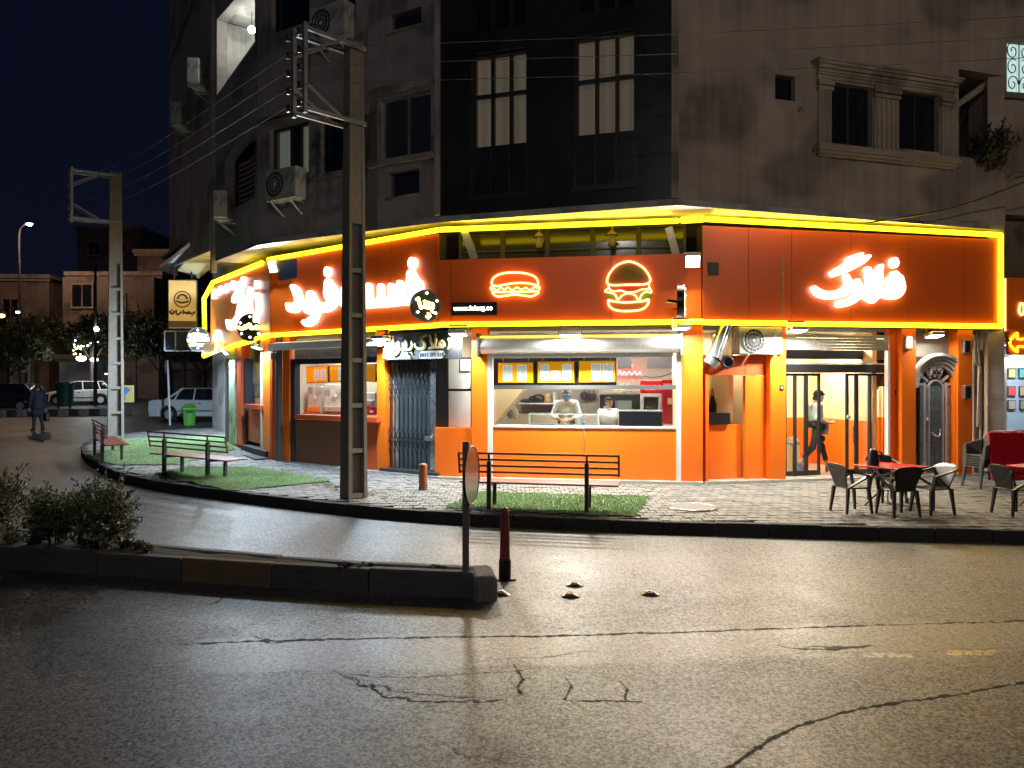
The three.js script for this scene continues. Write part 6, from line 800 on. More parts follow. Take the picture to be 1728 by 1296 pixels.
{ // pedestrian in a dark coat far down the street
  const q = gpt(64, 728), c = [0.012, 0.014, 0.026], t = [0.014, 0.015, 0.02], hp = [0, 1.6, 0.04];
  const g = person('pedestrian in a long dark coat carrying a bag across the far road', [q.x, q.y, q.z], -2.2, [...torso(c, c), [[-0.07, 0.95, 0], [0.07, 0.95, 0], 0.15, 0.15, c], [[-0.07, 0.68, -0.01], [0.07, 0.68, 0.02], 0.14, 0.14, c], [[0, 1.3, 0], [0, 0.9, 0], 0.19, 0.18, c], ...leg(1, [0.09, 0.95, 0], [0.1, 0.5, 0.07], [0.1, 0.1, 0.1], [0.12, 0.04, 0.24], t, [0.01, 0.01, 0.01]), ...leg(-1, [-0.09, 0.95, 0], [-0.1, 0.5, -0.02], [-0.1, 0.11, -0.16], [-0.11, 0.04, -0.03], t, [0.01, 0.01, 0.01]), ...arm([0.2, 1.4, 0], [0.27, 1.12, -0.03], [0.26, 0.86, 0.08], c), ...arm([-0.2, 1.4, 0], [-0.28, 1.12, 0.02], [-0.29, 0.84, 0.06], c)], [SKIN, hp, -0.4, 0.05], [[[0.26, 0.86, 0.08], [0, -1, 0.2], [-1, 0, 0], SKIN, 0.9], [[-0.29, 0.84, 0.06], [0, -1, 0.2], [1, 0, 0], SKIN, 0.9]]);
  part(g, 'hair', hairOn(hp, -0.4, [0.012, 0.01, 0.009], -0.03), cloth);
  const ry = -2.2, b = thing('handbag', 'dark handbag in the pedestrian\'s hand', 'bag', [q.x + Math.cos(ry) * -0.3 + Math.sin(ry) * 0.08, q.y + 0.36, q.z - Math.sin(ry) * -0.3 + Math.cos(ry) * 0.08], ry); part(b, 'bag_body', rbox(-0.07, 0.07, 0, 0.3, -0.18, 0.18, 0.04, 3), std(rgb(0.03, 0.012, 0.014), 0.5)); part(b, 'strap', tube([[0, 0.28, -0.1], [0, 0.4, 0], [0, 0.28, 0.1]], 0.01, 20, 6), M.black);
}

// ------------------------------------------------------------------ concrete poles with insulator brackets
function concretePole(pos, ry, hgt, split, label, bw = 1) {
  const g = thing('utility_pole', label, 'utility pole', pos, ry, 'concrete utility poles'), tp = (q) => { const p = q.attributes.position; for (let i = 0; i < p.count; i++) { const k = lerp(1, 0.7, clamp(p.getY(i) / hgt)); p.setX(i, p.getX(i) * k * bw); p.setZ(i, p.getZ(i) * k * bw); } q.computeVertexNormals(); return q; };
  const seg = (x0, x1, y0, y1, z0, z1) => { const l = [], n = Math.max(1, Math.round((y1 - y0) / 1.2)); for (let i = 0; i < n; i++) l.push(boxG(x0, x1, lerp(y0, y1, i / n), lerp(y0, y1, (i + 1) / n), z0, z1)); return n === 1 ? l[0] : merge(l); };
  for (const s of [-1, 1]) part(g, 'flange', tp(seg(s * 0.165 - 0.035, s * 0.165 + 0.035, 0, hgt, -0.14, 0.14)), M.concrete);
  part(g, 'web', tp(seg(-0.13, 0.13, 0, split, -0.03, 0.03)), M.concrete); part(g, 'solid_head', tp(seg(-0.13, 0.13, split, hgt - 0.02, -0.13, 0.13)), M.concrete);
  for (let y = 0.02; y < split - 0.2; y += 0.745) part(g, 'rung', tp(boxG(-0.13, 0.13, y, y + 0.075, -0.125, 0.125)), M.concrete);
  for (let y = split + 0.2; y < hgt - 0.3; y += 0.3) part(g, 'bolt_hole', tp(cyl([0.0, y, 0.128], [0.0, y, 0.134], 0.016, 0.016, 8)), M.dark);
  return g;
}
function bracket(g, yb, yt, reach, zs, label) {
  const ang = phys(rgb(0.26, 0.27, 0.27), 0.4, { metalness: 0.6 });
  for (const z of zs) { part(g, 'bracket_arm', bar([0.12, yt, z], [-reach, yt, z], 0.06, 0.05), ang); part(g, 'bracket_arm', bar([0.12, yb, z], [-reach, yb, z], 0.06, 0.05), ang); part(g, 'bracket_post', bar([-reach, yb - 0.08, z], [-reach, yt + 0.08, z], 0.06, 0.06), ang); part(g, 'bracket_brace', bar([-reach * 0.35, yt, z + 0.03], [-reach, lerp(yt, yb, 0.3), z + 0.03], 0.04, 0.02), ang); part(g, 'bracket_brace', bar([-reach * 0.35, yb, z + 0.03], [-reach, lerp(yb, yt, 0.3), z + 0.03], 0.04, 0.02), ang);
    for (let k = 0; k < 5; k++) { const y = lerp(yb + 0.04, yt - 0.1, k / 4); part(g, 'insulator', new THREE.LatheGeometry([[0, -0.05], [0.045, -0.05], [0.05, -0.035], [0.028, -0.01], [0.028, 0.01], [0.05, 0.03], [0.045, 0.05], [0, 0.05]].map((p) => new THREE.Vector2(...p)), 14).translate(-reach - 0.09, y, z), phys(rgb(0.05, 0.035, 0.03), 0.12)); } }
  void label;
}
const np = gpt(597, 840, KERB), poleA = concretePole([np.x, np.y - 0.01, np.z], Math.PI / 4, 7.6, 4.55, 'tall concrete ladder pole standing on the kerb before the kiosk', 0.93); bracket(poleA, 6.2, 7.45, 1.0, [-0.17, 0.17]);
const fp = gpt(195, 740, KERB), poleB = concretePole([fp.x, fp.y - 0.01, fp.z], 0.55, 8.1, 5.3, 'concrete pole at the far tip of the sidewalk', 1.12); bracket(poleB, 6.55, 7.95, 1.15, [-0.17, 0.17]);
const poleC = concretePole([17.6, KERB, -9.6], Math.PI / 4, 7.6, 4.5, 'concrete pole farther along the kerb beyond the stacked chairs'); bracket(poleC, 6.2, 7.45, 1.0, [-0.17, 0.17]);
{ // wires strung between the insulators
  const ins = (p, yb, yt, reach, k, z) => { const y = lerp(yb + 0.04, yt - 0.1, k / 4); p.updateMatrixWorld(); return V(-reach - 0.14, y, z).applyMatrix4(p.matrixWorld); };
  const wm = std(rgb(0.05, 0.05, 0.05), 0.6);
  for (let k = 0; k < 4; k++) for (const [z, a, b, n] of [[-0.17, poleB, poleA, 'strung between the two nearer poles'], [0.17, poleA, poleC, 'running along the upper facade']]) { if (k === 0 && z > 0) continue; const A = a === poleB ? ins(a, 6.55, 7.95, 1.15, k, z) : ins(a, 6.2, 7.45, 1, k, z), B = ins(b, 6.2, 7.45, 1, k, z), m = A.clone().lerp(B, 0.5); m.y -= 0.25; const g = new THREE.Mesh(tube([A, m, B], 0.005, 40, 5), wm); g.name = uname('overhead_wire'); tag(g, ['lowest', 'second lowest', 'second highest', 'highest'][k] + ' overhead wire ' + n, 'wire', 'overhead wires'); g.castShadow = true; scene.add(g); }
  const A = V(...S2.pt(S2.u(1450), S2.y(376, 1450, 0.2), 0.2)), B = V(...at(1760, 296, 14)), m = V(...at(1610, 350, 14.5)), g = new THREE.Mesh(tube([A, m, B, V(16, 8, -11)], 0.016, 60, 6), M.wire); g.name = uname('overhead_wire'); tag(g, 'thick black cable sagging from the sign top past the balcony', 'wire', 'overhead wires'); scene.add(g);
}

// ------------------------------------------------------------------ benches
function bench(pl_, pr, label, L = 2.45) {
  const a = gpt(...pl_, KERB), b = gpt(...pr, KERB), dx = b.x - a.x, dz = b.z - a.z, sp = Math.hypot(dx, dz), g = thing('park_bench', label, 'bench', [(a.x + b.x) / 2, (a.y + b.y) / 2, (a.z + b.z) / 2], Math.atan2(-dz, dx), 'slatted benches along the kerb'), hs = Math.min(sp / 2, 0.78); g.rotation.z = Math.atan2(b.y - a.y, sp);
  for (const s of [-1, 1]) { part(g, 'rear_leg', rbox(s * hs - 0.03, s * hs + 0.03, 0, 0.74, -0.035, 0.035, 0.006), M.legMetal); part(g, 'front_leg', rbox(s * hs - 0.028, s * hs + 0.028, 0, 0.4, -0.43, -0.37, 0.006), M.legMetal); part(g, 'seat_bearer', rbox(s * hs - 0.02, s * hs + 0.02, 0.36, 0.4, -0.46, 0.03, 0.005), M.legMetal); part(g, 'back_upright', merge([bar([s * hs, 0.52, -0.045], [s * hs, 0.86, 0.02], 0.03, 0.02, [0, 0, 1])]), M.legMetal); part(g, 'end_upright', bar([s * (L / 2 - 0.015), 0.55, -0.04], [s * (L / 2 - 0.015), 0.86, 0.02], 0.03, 0.018), M.wood); part(g, 'base_plate', rbox(s * hs - 0.08, s * hs + 0.08, 0.0, 0.012, -0.07, 0.07, 0.003), M.steel); }
  for (let k = 0; k < 4; k++) part(g, 'back_slat', rbox(-L / 2, L / 2, 0.56 + k * 0.095, 0.592 + k * 0.095, -0.062 + k * 0.018, -0.038 + k * 0.018, 0.006), M.wood);
  for (let k = 0; k < 5; k++) part(g, 'seat_slat', rbox(-L / 2 + 0.02, L / 2 - 0.02, 0.401, 0.428, -0.5 + k * 0.098, -0.412 + k * 0.098, 0.006), M.wood);
}
bench([825, 861], [990, 867], 'slatted bench facing the serving counter, nearest of the three'); bench([277, 803], [350, 812], 'slatted bench in the middle, before the kiosk step'); bench([159, 768], [173, 780], 'slatted bench at the sidewalk tip beside the far pole');

// ------------------------------------------------------------------ plastic chairs and tables
const chairParts = (() => {
  const arms = [], back = []; const sh = poly([[-0.17, 0.44], [0.17, 0.44], [0.215, 0.62], [0.27, 0.78], [0.22, 0.83], [0.1, 0.855], [-0.1, 0.855], [-0.22, 0.83], [-0.27, 0.78], [-0.215, 0.62]]), b = extr(sh, 0.022, -0.011, 0.006), p = b.attributes.position;
  for (let i = 0; i < p.count; i++) { const x = p.getX(i), y = p.getY(i), t = (y - 0.44) / 0.4; p.setZ(i, p.getZ(i) - 0.2 - 0.13 * t + 0.55 * x * x); } b.computeVertexNormals(); back.push(b);
  const seat = rbox(-0.22, 0.22, 0.425, 0.45, -0.2, 0.22, 0.012), sp = seat.attributes.position; for (let i = 0; i < sp.count; i++) sp.setY(i, sp.getY(i) - 0.025 * (1 - (sp.getX(i) / 0.22) ** 2) * (1 - ((sp.getZ(i)) / 0.22) ** 2)); seat.computeVertexNormals();
  const arm1 = (s) => merge([bar([s * 0.25, 0.76, -0.28], [s * 0.265, 0.655, 0.16], 0.05, 0.028, [0, 1, 0]), bar([s * 0.265, 0.66, 0.17], [s * 0.225, 0.43, 0.19], 0.035, 0.06, [1, 0, 0]), bar([s * 0.26, 0.64, 0.14], [s * 0.2, 0.45, -0.16], 0.03, 0.05, [1, 0, 0])]);
  const legG = (sx, sz) => { const g = bar([sx * 0.24, 0, sz * 0.24], [sx * 0.205, 0.44, sz * 0.19], 0.055, 0.05, [0, 0, 1]), q = g.attributes.position; for (let i = 0; i < q.count; i++) if (q.getY(i) < 0.1) { q.setX(i, sx * 0.24 + (q.getX(i) - sx * 0.24) * 0.62); q.setZ(i, sz * 0.24 + (q.getZ(i) - sz * 0.24) * 0.62); } g.computeVertexNormals(); return g; };
  return { seat, back: b, arms: [arm1(-1), arm1(1)], legs: [legG(-1, 1), legG(1, 1), legG(-1, -1), legG(1, -1)] };
})();
function plasticChair(x, y, z, ry, label, group, mat = M.blackPlastic, rollX = 0) {
  const g = thing('plastic_chair', label, 'chair', [x, y, z], ry, group); g.rotation.x = rollX; g.scale.setScalar(0.86);
  part(g, 'seat', chairParts.seat, mat); part(g, 'backrest', chairParts.back, mat); for (const a of chairParts.arms) part(g, 'armrest', a, mat); for (const l of chairParts.legs) part(g, 'leg', l, mat); return g;
}
const tc = gpt(1503, 856, KERB);
{ const G = 'black plastic chairs around the red tables', y = (z) => H(-z) + KERB + 0.002;
  const c = (px, py, ry, lab) => { const q = gpt(px, py, KERB); plasticChair(q.x, y(q.z), q.z, ry, lab, G); };
  c(1436, 864, 1.75, 'black plastic chair turned towards the entrance side of the table'); c(1515, 870, 3.3, 'black plastic chair with its back to the road at the centre of the set'); c(1573, 866, -1.35, 'black plastic chair on the arched door side of the table'); c(1497, 846, 0.1, 'black plastic chair behind the table with the pitcher'); c(1712, 868, 1.7, 'black plastic chair in front of the folded red tables'); }
function squareTable(x, y, z, ry, label) {
  const g = thing('folding_table', label, 'table', [x, y, z], ry, 'red folding tables'), w = 0.43; g.scale.setScalar(0.91); part(g, 'tabletop', rbox(-w, w, 0.685, 0.715, -w, w, 0.02, 3), M.red);
  part(g, 'leg_frame', merge([tube([[-0.3, 0.02, 0.28], [-0.2, 0.16, 0.2], [0.24, 0.67, -0.2]], 0.015, 20, 8), tube([[-0.3, 0.02, -0.28], [-0.2, 0.16, -0.2], [0.24, 0.67, 0.2]], 0.015, 20, 8)]), M.legMetal); part(g, 'leg_frame', merge([tube([[0.3, 0.02, 0.24], [0.2, 0.16, 0.18], [-0.24, 0.67, -0.18]], 0.015, 20, 8), tube([[0.3, 0.02, -0.24], [0.2, 0.16, -0.18], [-0.24, 0.67, 0.18]], 0.015, 20, 8), cyl([0.3, 0.02, -0.24], [0.3, 0.02, 0.24], 0.015)]), M.steel); return g;
}
squareTable(tc.x, tc.y, tc.z, 0.55, 'red square folding table with a pitcher on it'); { const q = gpt(1768, 858, KERB); squareTable(q.x, q.y, q.z, 0.4, 'red square folding table at the frame edge by the chair stack'); }
{ const g = thing('pitcher', 'black plastic pitcher with a handle on the red table', 'pitcher', [tc.x - 0.28, tc.y + 0.652, tc.z + 0.02], -0.2); part(g, 'jug', new THREE.LatheGeometry([[0, 0], [0.085, 0], [0.088, 0.02], [0.062, 0.2], [0.055, 0.235], [0.04, 0.25], [0, 0.255]].map((p) => new THREE.Vector2(...p)), 24), M.blackPlastic); part(g, 'handle', tube([[0.055, 0.21, 0], [0.115, 0.2, 0], [0.112, 0.1, 0], [0.074, 0.06, 0]], 0.011, 20, 8), M.blackPlastic); }
// folded tables and stacked chairs by the neighbour's window
for (const [px, py, ry, lean, lab] of [[1712, 826, 0.12, -0.1, 'folded red table standing on edge in front'], [1716, 822, 0.12, -0.1, 'folded red table standing on edge behind another']]) { const q = gpt(px, py, KERB), g = thing('folded_table', lab, 'table', [q.x, q.y + 0.02, q.z], ry, 'folded red tables leaning together'); g.rotation.x = lean; part(g, 'tabletop', rbox(-0.44, 0.44, 0.14, 1.0, -0.02, 0.02, 0.018, 3), M.red); part(g, 'folded_leg', merge([tube([[-0.3, 0.0, -0.1], [-0.28, 0.3, -0.06], [-0.28, 0.8, -0.05]], 0.014, 16, 8), tube([[-0.12, 0.0, -0.12], [-0.1, 0.3, -0.06], [-0.1, 0.8, -0.05]], 0.014, 16, 8), cyl([-0.36, 0.0, -0.1], [-0.06, 0.0, -0.12], 0.014)]), M.steel); }
{ const a = gpt(1700, 812, KERB), b = gpt(1655, 822, KERB), ord = ['bottom', 'second', 'third', 'fourth', 'top', 'sixth'];
  for (let k = 0; k < 5; k++) plasticChair(a.x, a.y + 0.002 + k * 0.065, a.z - k * 0.004, 3.4, ['bottom', 'second', 'third', 'fourth', 'topmost'][k] + ' black chair of the stack behind the folded red tables', 'stacked black chairs');
  const gm = phys(rgb(0.055, 0.057, 0.06), 0.5); for (let k = 0; k < 6; k++) plasticChair(b.x + k * 0.005, b.y + 0.002 + k * 0.04, b.z, -1.35, ['bottom', 'second', 'third', 'fourth', 'fifth', 'topmost'][k] + ' grey chair of the stack beside the outer orange pillar', 'stacked grey chairs', gm); void ord; }

// ------------------------------------------------------------------ bollards, island sign, road studs
{ const q = gpt(714, 826, KERB), g = thing('bollard', 'short brown bollard on the pavers before the folding gate', 'bollard', [q.x, q.y, q.z]); part(g, 'post', new THREE.LatheGeometry([[0, 0], [0.075, 0], [0.075, 0.42], [0.06, 0.455], [0.03, 0.465], [0, 0.467]].map((p) => new THREE.Vector2(...p)), 24), phys(rgb(0.34, 0.1, 0.045), 0.55, { map: rep(concT, 2) })); part(g, 'foot_ring', new THREE.TorusGeometry(0.08, 0.012, 8, 24).rotateX(Math.PI / 2).translate(0, 0.012, 0), M.concrete); }
{ const q = gpt(852, 978), g = thing('traffic_post', 'slim dark red traffic post at the island nose', 'bollard', [q.x, q.y, q.z]); part(g, 'post', new THREE.LatheGeometry([[0, 0], [0.058, 0], [0.056, 0.2], [0.046, 0.72], [0.04, 0.76], [0.02, 0.775], [0, 0.777]].map((p) => new THREE.Vector2(...p)), 20), phys(rgb(0.2, 0.028, 0.032), 0.5, { map: rep(concT, 2) })); part(g, 'black_base', new THREE.LatheGeometry([[0.0, 0], [0.066, 0], [0.066, 0.2], [0.06, 0.22]].map((p) => new THREE.Vector2(...p)), 20), M.blackPlastic); part(g, 'base_flange', rbox(-0.1, 0.12, 0, 0.018, -0.06, 0.06, 0.006), M.blackPlastic); }
{ const x = (786 - CX) / F * 7.62, g = thing('island_sign', 'round sign seen edge-on, on a post on the traffic island', 'traffic sign', [x, 0.23, -7.62]); part(g, 'post', rbox(-0.033, 0.033, 0, 1.3, -0.02, 0.02, 0.006), phys(rgb(0.16, 0.13, 0.11), 0.5, { map: rep(concT, 2) }));
  const d = part(g, 'sign_disc', new THREE.CylinderGeometry(0.285, 0.285, 0.012, 48).rotateX(Math.PI / 2).rotateY(1.37).translate(0.06, 0.97, 0.05), phys(rgb(0.24, 0.2, 0.19), 0.22, { metalness: 0.85, roughnessMap: rep(smudgeT, 1) })); part(d, 'sign_edge', new THREE.TorusGeometry(0.285, 0.012, 8, 48).rotateY(1.37).translate(0.06, 0.97, 0.05), M.blackPlastic); part(g, 'clamp', boxG(0.0, 0.06, 0.9, 1.0, 0.021, 0.05), M.steel); }
[[845, 1003, 'road stud touching the island nose'], [970, 988, 'farther road stud of the close pair'], [963, 1006, 'nearer road stud of the close pair'], [1097, 1003, 'lone road stud farthest from the island']].forEach(([px, py, lab]) => { const q = gpt(px, py), g = thing('road_stud', lab, 'road stud', [q.x, 0, q.z], 0, 'road studs at the island nose'); part(g, 'dome', new THREE.LatheGeometry([[0, 0.042], [0.03, 0.04], [0.045, 0.03], [0.075, 0.018], [0.098, 0.006], [0.1, 0]].map((p) => new THREE.Vector2(...p)), 28), phys(rgb(0.16, 0.12, 0.1), 0.3, { metalness: 0.7, roughnessMap: rep(smudgeT, 3) })); part(g, 'reflector', rbox(-0.03, 0.03, 0.022, 0.034, 0.042, 0.06, 0.004), phys(rgb(0.2, 0.16, 0.14), 0.15)); });

// ------------------------------------------------------------------ shrubs
const leafMat = new THREE.MeshPhysicalMaterial({ vertexColors: true, roughness: 0.5, side: THREE.DoubleSide, transmission: 0.25, thickness: 0 });
const leafShape = (l, w) => { const g = new THREE.BufferGeometry(); g.setAttribute('position', new THREE.Float32BufferAttribute([0, 0, 0, -w, l * 0.45, 0.012 * l * 10, 0, l * 0.5, 0, 0, 0, 0, 0, l * 0.5, 0, w, l * 0.45, 0.012 * l * 10, -w, l * 0.45, 0.12 * l, 0, l, -0.05 * l, 0, l * 0.5, 0, 0, l * 0.5, 0, 0, l, -0.05 * l, w, l * 0.45, 0.12 * l], 3)); g.computeVertexNormals(); return g; };
// twigs and leaves: each twig grows from the stems to the crown surface, leaves sit along it
function shrub(name, label, cat, group, pos, rx, ry_, nt, leafL, cols, { lift = 0, stems = 7, trunk = 0, open = 0.35 } = {}) {
  const g = thing(name, label, cat, pos, 0, group), tw = [], P = [], N = [], C = [], lf = leafShape(leafL, leafL * 0.2), lp = lf.attributes.position, ln = lf.attributes.normal, o = new THREE.Object3D(), nm = new THREE.Matrix3(), v = V(0, 0, 0);
  for (let k = 0; k < nt; k++) {
    const a = rnd() * 6.283, e = Math.acos(rr(trunk ? -0.35 : -0.85, 1)), R = Math.pow(rnd(), 0.4) * (!trunk && k % 9 === 0 ? 1.3 : 1) * (0.66 + 0.42 * fbm(a * 2 + 5, e * 2 + nt, 64, 3, 7)), tip = V(Math.cos(a) * Math.sin(e) * rx * R, lift + ry_ * ((trunk ? 0.5 : 0.46) + 0.6 * Math.cos(e) * R), Math.sin(a) * Math.sin(e) * rx * R);
    if (fbm(tip.x * 6 / rx + 20, tip.y * 6 / rx + tip.z * 3 / rx + 20, 128, 2, 9) < open) continue;
    const base = tip.clone().multiplyScalar(trunk ? 0.55 : 0.35); base.y = lerp(lift + (trunk ? ry_ * 0.35 : 0), tip.y, 0.55); if (k % 3 === 0) tw.push(cyl(base, tip, 0.004 + leafL * 0.05, 0.0025, 4, true));
    const n = 9, d = tip.clone().sub(base);
    for (let i = 0; i < n; i++) { o.position.copy(base).addScaledVector(d, 0.35 + 0.7 * i / n); o.rotation.set(rr(-1.3, 1.3), rnd() * 6.28, rr(-1.3, 1.3)); o.scale.setScalar(rr(0.6, 1.25)); o.updateMatrix(); nm.getNormalMatrix(o.matrix); const q = cols[Math.floor(rnd() * cols.length)], b = rr(0.7, 1.25); for (let j = 0; j < lp.count; j++) { v.fromBufferAttribute(lp, j).applyMatrix4(o.matrix); P.push(v.x, v.y, v.z); v.fromBufferAttribute(ln, j).applyMatrix3(nm).normalize(); N.push(v.x, v.y, v.z); C.push(q[0] * b, q[1] * b, q[2] * b); } }
  }
  const fgm = new THREE.BufferGeometry(); fgm.setAttribute('position', new THREE.Float32BufferAttribute(P, 3)); fgm.setAttribute('normal', new THREE.Float32BufferAttribute(N, 3)); fgm.setAttribute('color', new THREE.Float32BufferAttribute(C, 3));
  part(g, trunk ? 'crown' : 'foliage', fgm, leafMat); const st = [];
  if (trunk) { st.push(tube([[0, 0, 0], [0.04 * trunk, lift * 0.5, 0], [0, lift + ry_ * 0.4, 0]], trunk, 16, 8)); for (let k = 0; k < 6; k++) st.push(cyl([0, lift + ry_ * 0.1, 0], [Math.cos(k) * rx * 0.6, lift + ry_ * 0.6, Math.sin(k) * rx * 0.6], trunk * 0.4, trunk * 0.12, 6)); }
  else for (let k = 0; k < stems; k++) { const a = k * 2.4; st.push(tube([[Math.cos(a) * 0.04, -0.02, Math.sin(a) * 0.04], [Math.cos(a) * rx * 0.25, ry_ * 0.35, Math.sin(a) * rx * 0.25], [Math.cos(a) * rx * 0.6, ry_ * 0.75, Math.sin(a) * rx * 0.6]], 0.011, 10, 5)); }
  part(g, trunk ? 'trunk' : 'stem', merge([...st, ...tw]), std(rgb(0.07, 0.05, 0.035), 0.9));
}
const G1 = [[0.1, 0.135, 0.06], [0.12, 0.155, 0.075], [0.08, 0.115, 0.05], [0.15, 0.16, 0.08]];
shrub('shrub', 'dense leafy shrub on the traffic island, nearer the weeds', 'shrub', 'shrubs on the traffic island', [(172 - CX) / F * 8.72, 0.23, -8.72], 0.5, 0.84, 640, 0.066, G1, { open: 0.36 }); shrub('shrub', 'leafy shrub on the traffic island between two others', 'shrub', 'shrubs on the traffic island', [(88 - CX) / F * 8.8, 0.23, -8.85], 0.44, 0.74, 480, 0.066, G1, { open: 0.36 }); shrub('shrub', 'leafy shrub on the traffic island cut by the frame edge', 'shrub', 'shrubs on the traffic island', [(-12 - CX) / F * 9.6, 0.23, -9.6], 0.52, 0.86, 500, 0.066, G1, { open: 0.36 });
[[215, 8.7, 0.12, 0.16], [236, 8.62, 0.1, 0.13], [250, 8.5, 0.06, 0.1], [20, 8.95, 0.14, 0.18], [60, 8.9, 0.1, 0.12]].forEach(([px, d, r, h], i) => shrub('weed', ['pale weed tuft under the shrub', 'thin weed tuft beside the shrub', 'smallest weed tuft on the island soil', 'grass tuft at the frame edge on the island', 'low weed tuft between the shrubs'][i], 'weed', 'weeds on the traffic island', [(px - CX) / F * d, 0.225, -d], r, h, 60, 0.04, [[0.12, 0.13, 0.05], [0.08, 0.1, 0.03]], { open: 0.2, stems: 4 }));
for (const [px, d, r, h, lab] of [[600, 7.85, 0.16, 0.05, 'low heap of soil and rubble on the island top'], [735, 7.75, 0.1, 0.03, 'small heap of rubble near the island sign']]) { const g = thing('rubble_heap', lab, 'rubble', [(px - CX) / F * d, 0.225, -d]), l = []; for (let k = 0; k < 26; k++) { const q = new THREE.IcosahedronGeometry(rr(0.012, 0.035), 0); q.scale(1.3, 0.7, 1).rotateY(rnd() * 6).translate(rr(-r, r), rr(0, h), rr(-0.07, 0.07)); l.push(q); } part(g, 'rubble', merge(l), M.soil).userData.kind = 'stuff'; part(g, 'clod', new THREE.SphereGeometry(r * 0.6, 12, 8).scale(1.2, h / r, 0.5), M.soil); }
// plants hanging over the recessed balcony
{ const q = UB.pt(UB.u(1664, 0), UB.y(262, 1664, 0), 0.1); shrub('balcony_plant', 'dark straggling plant hanging over the balcony edge', 'plant', null, [q[0], q[1] - 0.3, q[2]], 0.55, 0.95, 150, 0.13, [[0.03, 0.045, 0.03], [0.04, 0.055, 0.035]], { open: 0.42 }); }

// ------------------------------------------------------------------ kiosk contents
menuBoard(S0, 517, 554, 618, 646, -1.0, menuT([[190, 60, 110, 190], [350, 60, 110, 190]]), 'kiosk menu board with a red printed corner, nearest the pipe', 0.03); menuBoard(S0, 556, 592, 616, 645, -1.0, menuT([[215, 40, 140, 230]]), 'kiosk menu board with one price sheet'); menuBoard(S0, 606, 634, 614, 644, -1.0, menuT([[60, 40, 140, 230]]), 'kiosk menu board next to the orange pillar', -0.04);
for (const [x0, x1, y0, y1, z, m, n, lab] of [[519, 541, 652, 700, -1.5, M.marble, 'steel_cabinet', 'grey cabinet with an orange shelf front in the kiosk'], [546, 580, 648, 700, -1.4, M.acWhite, 'ice_cream_machine', 'grey machine with a round white badge in the kiosk'], [612, 633, 662, 690, -1.4, M.white, 'stacked_containers', 'white stacked containers beside the pole in the kiosk']]) { const r = pxr(S0, x0, x1, y0, y1, z), g = fthing(S0, (r[0] + r[1]) / 2, r[2], z, n, lab, 'machine'); part(g, 'body', fg(g, rbox(r[0], r[1], r[2], r[3], z - 0.3, z, 0.02)), m); part(g, 'front_shelf', fg(g, rbox(r[0] + 0.02, r[1] - 0.02, r[2] + 0.08, r[2] + 0.2, z + 0.001, z + 0.05, 0.008)), n === 'steel_cabinet' ? M.orange : M.alu); part(g, 'badge', fg(g, cyl([lerp(r[0], r[1], 0.6), lerp(r[2], r[3], 0.62), z], [lerp(r[0], r[1], 0.6), lerp(r[2], r[3], 0.62), z + 0.01], 0.05, 0.05, 18)), M.white); }
for (const [px, h, lab] of [[618, 0.2, 'red drinks carton on the kiosk ledge'], [630, 0.17, 'second red drinks carton next to the orange pillar']]) { const z = -0.6, g = fthing(S0, S0.u(px, z), S0.y(700, px, z), z, 'drinks_carton', lab, 'carton'); part(g, 'carton', rbox(-0.06, 0.06, 0, h, -0.05, 0.05, 0.006), M.red); part(g, 'white_print', boxG(-0.045, 0.045, h * 0.3, h * 0.55, 0.051, 0.053), M.white); }

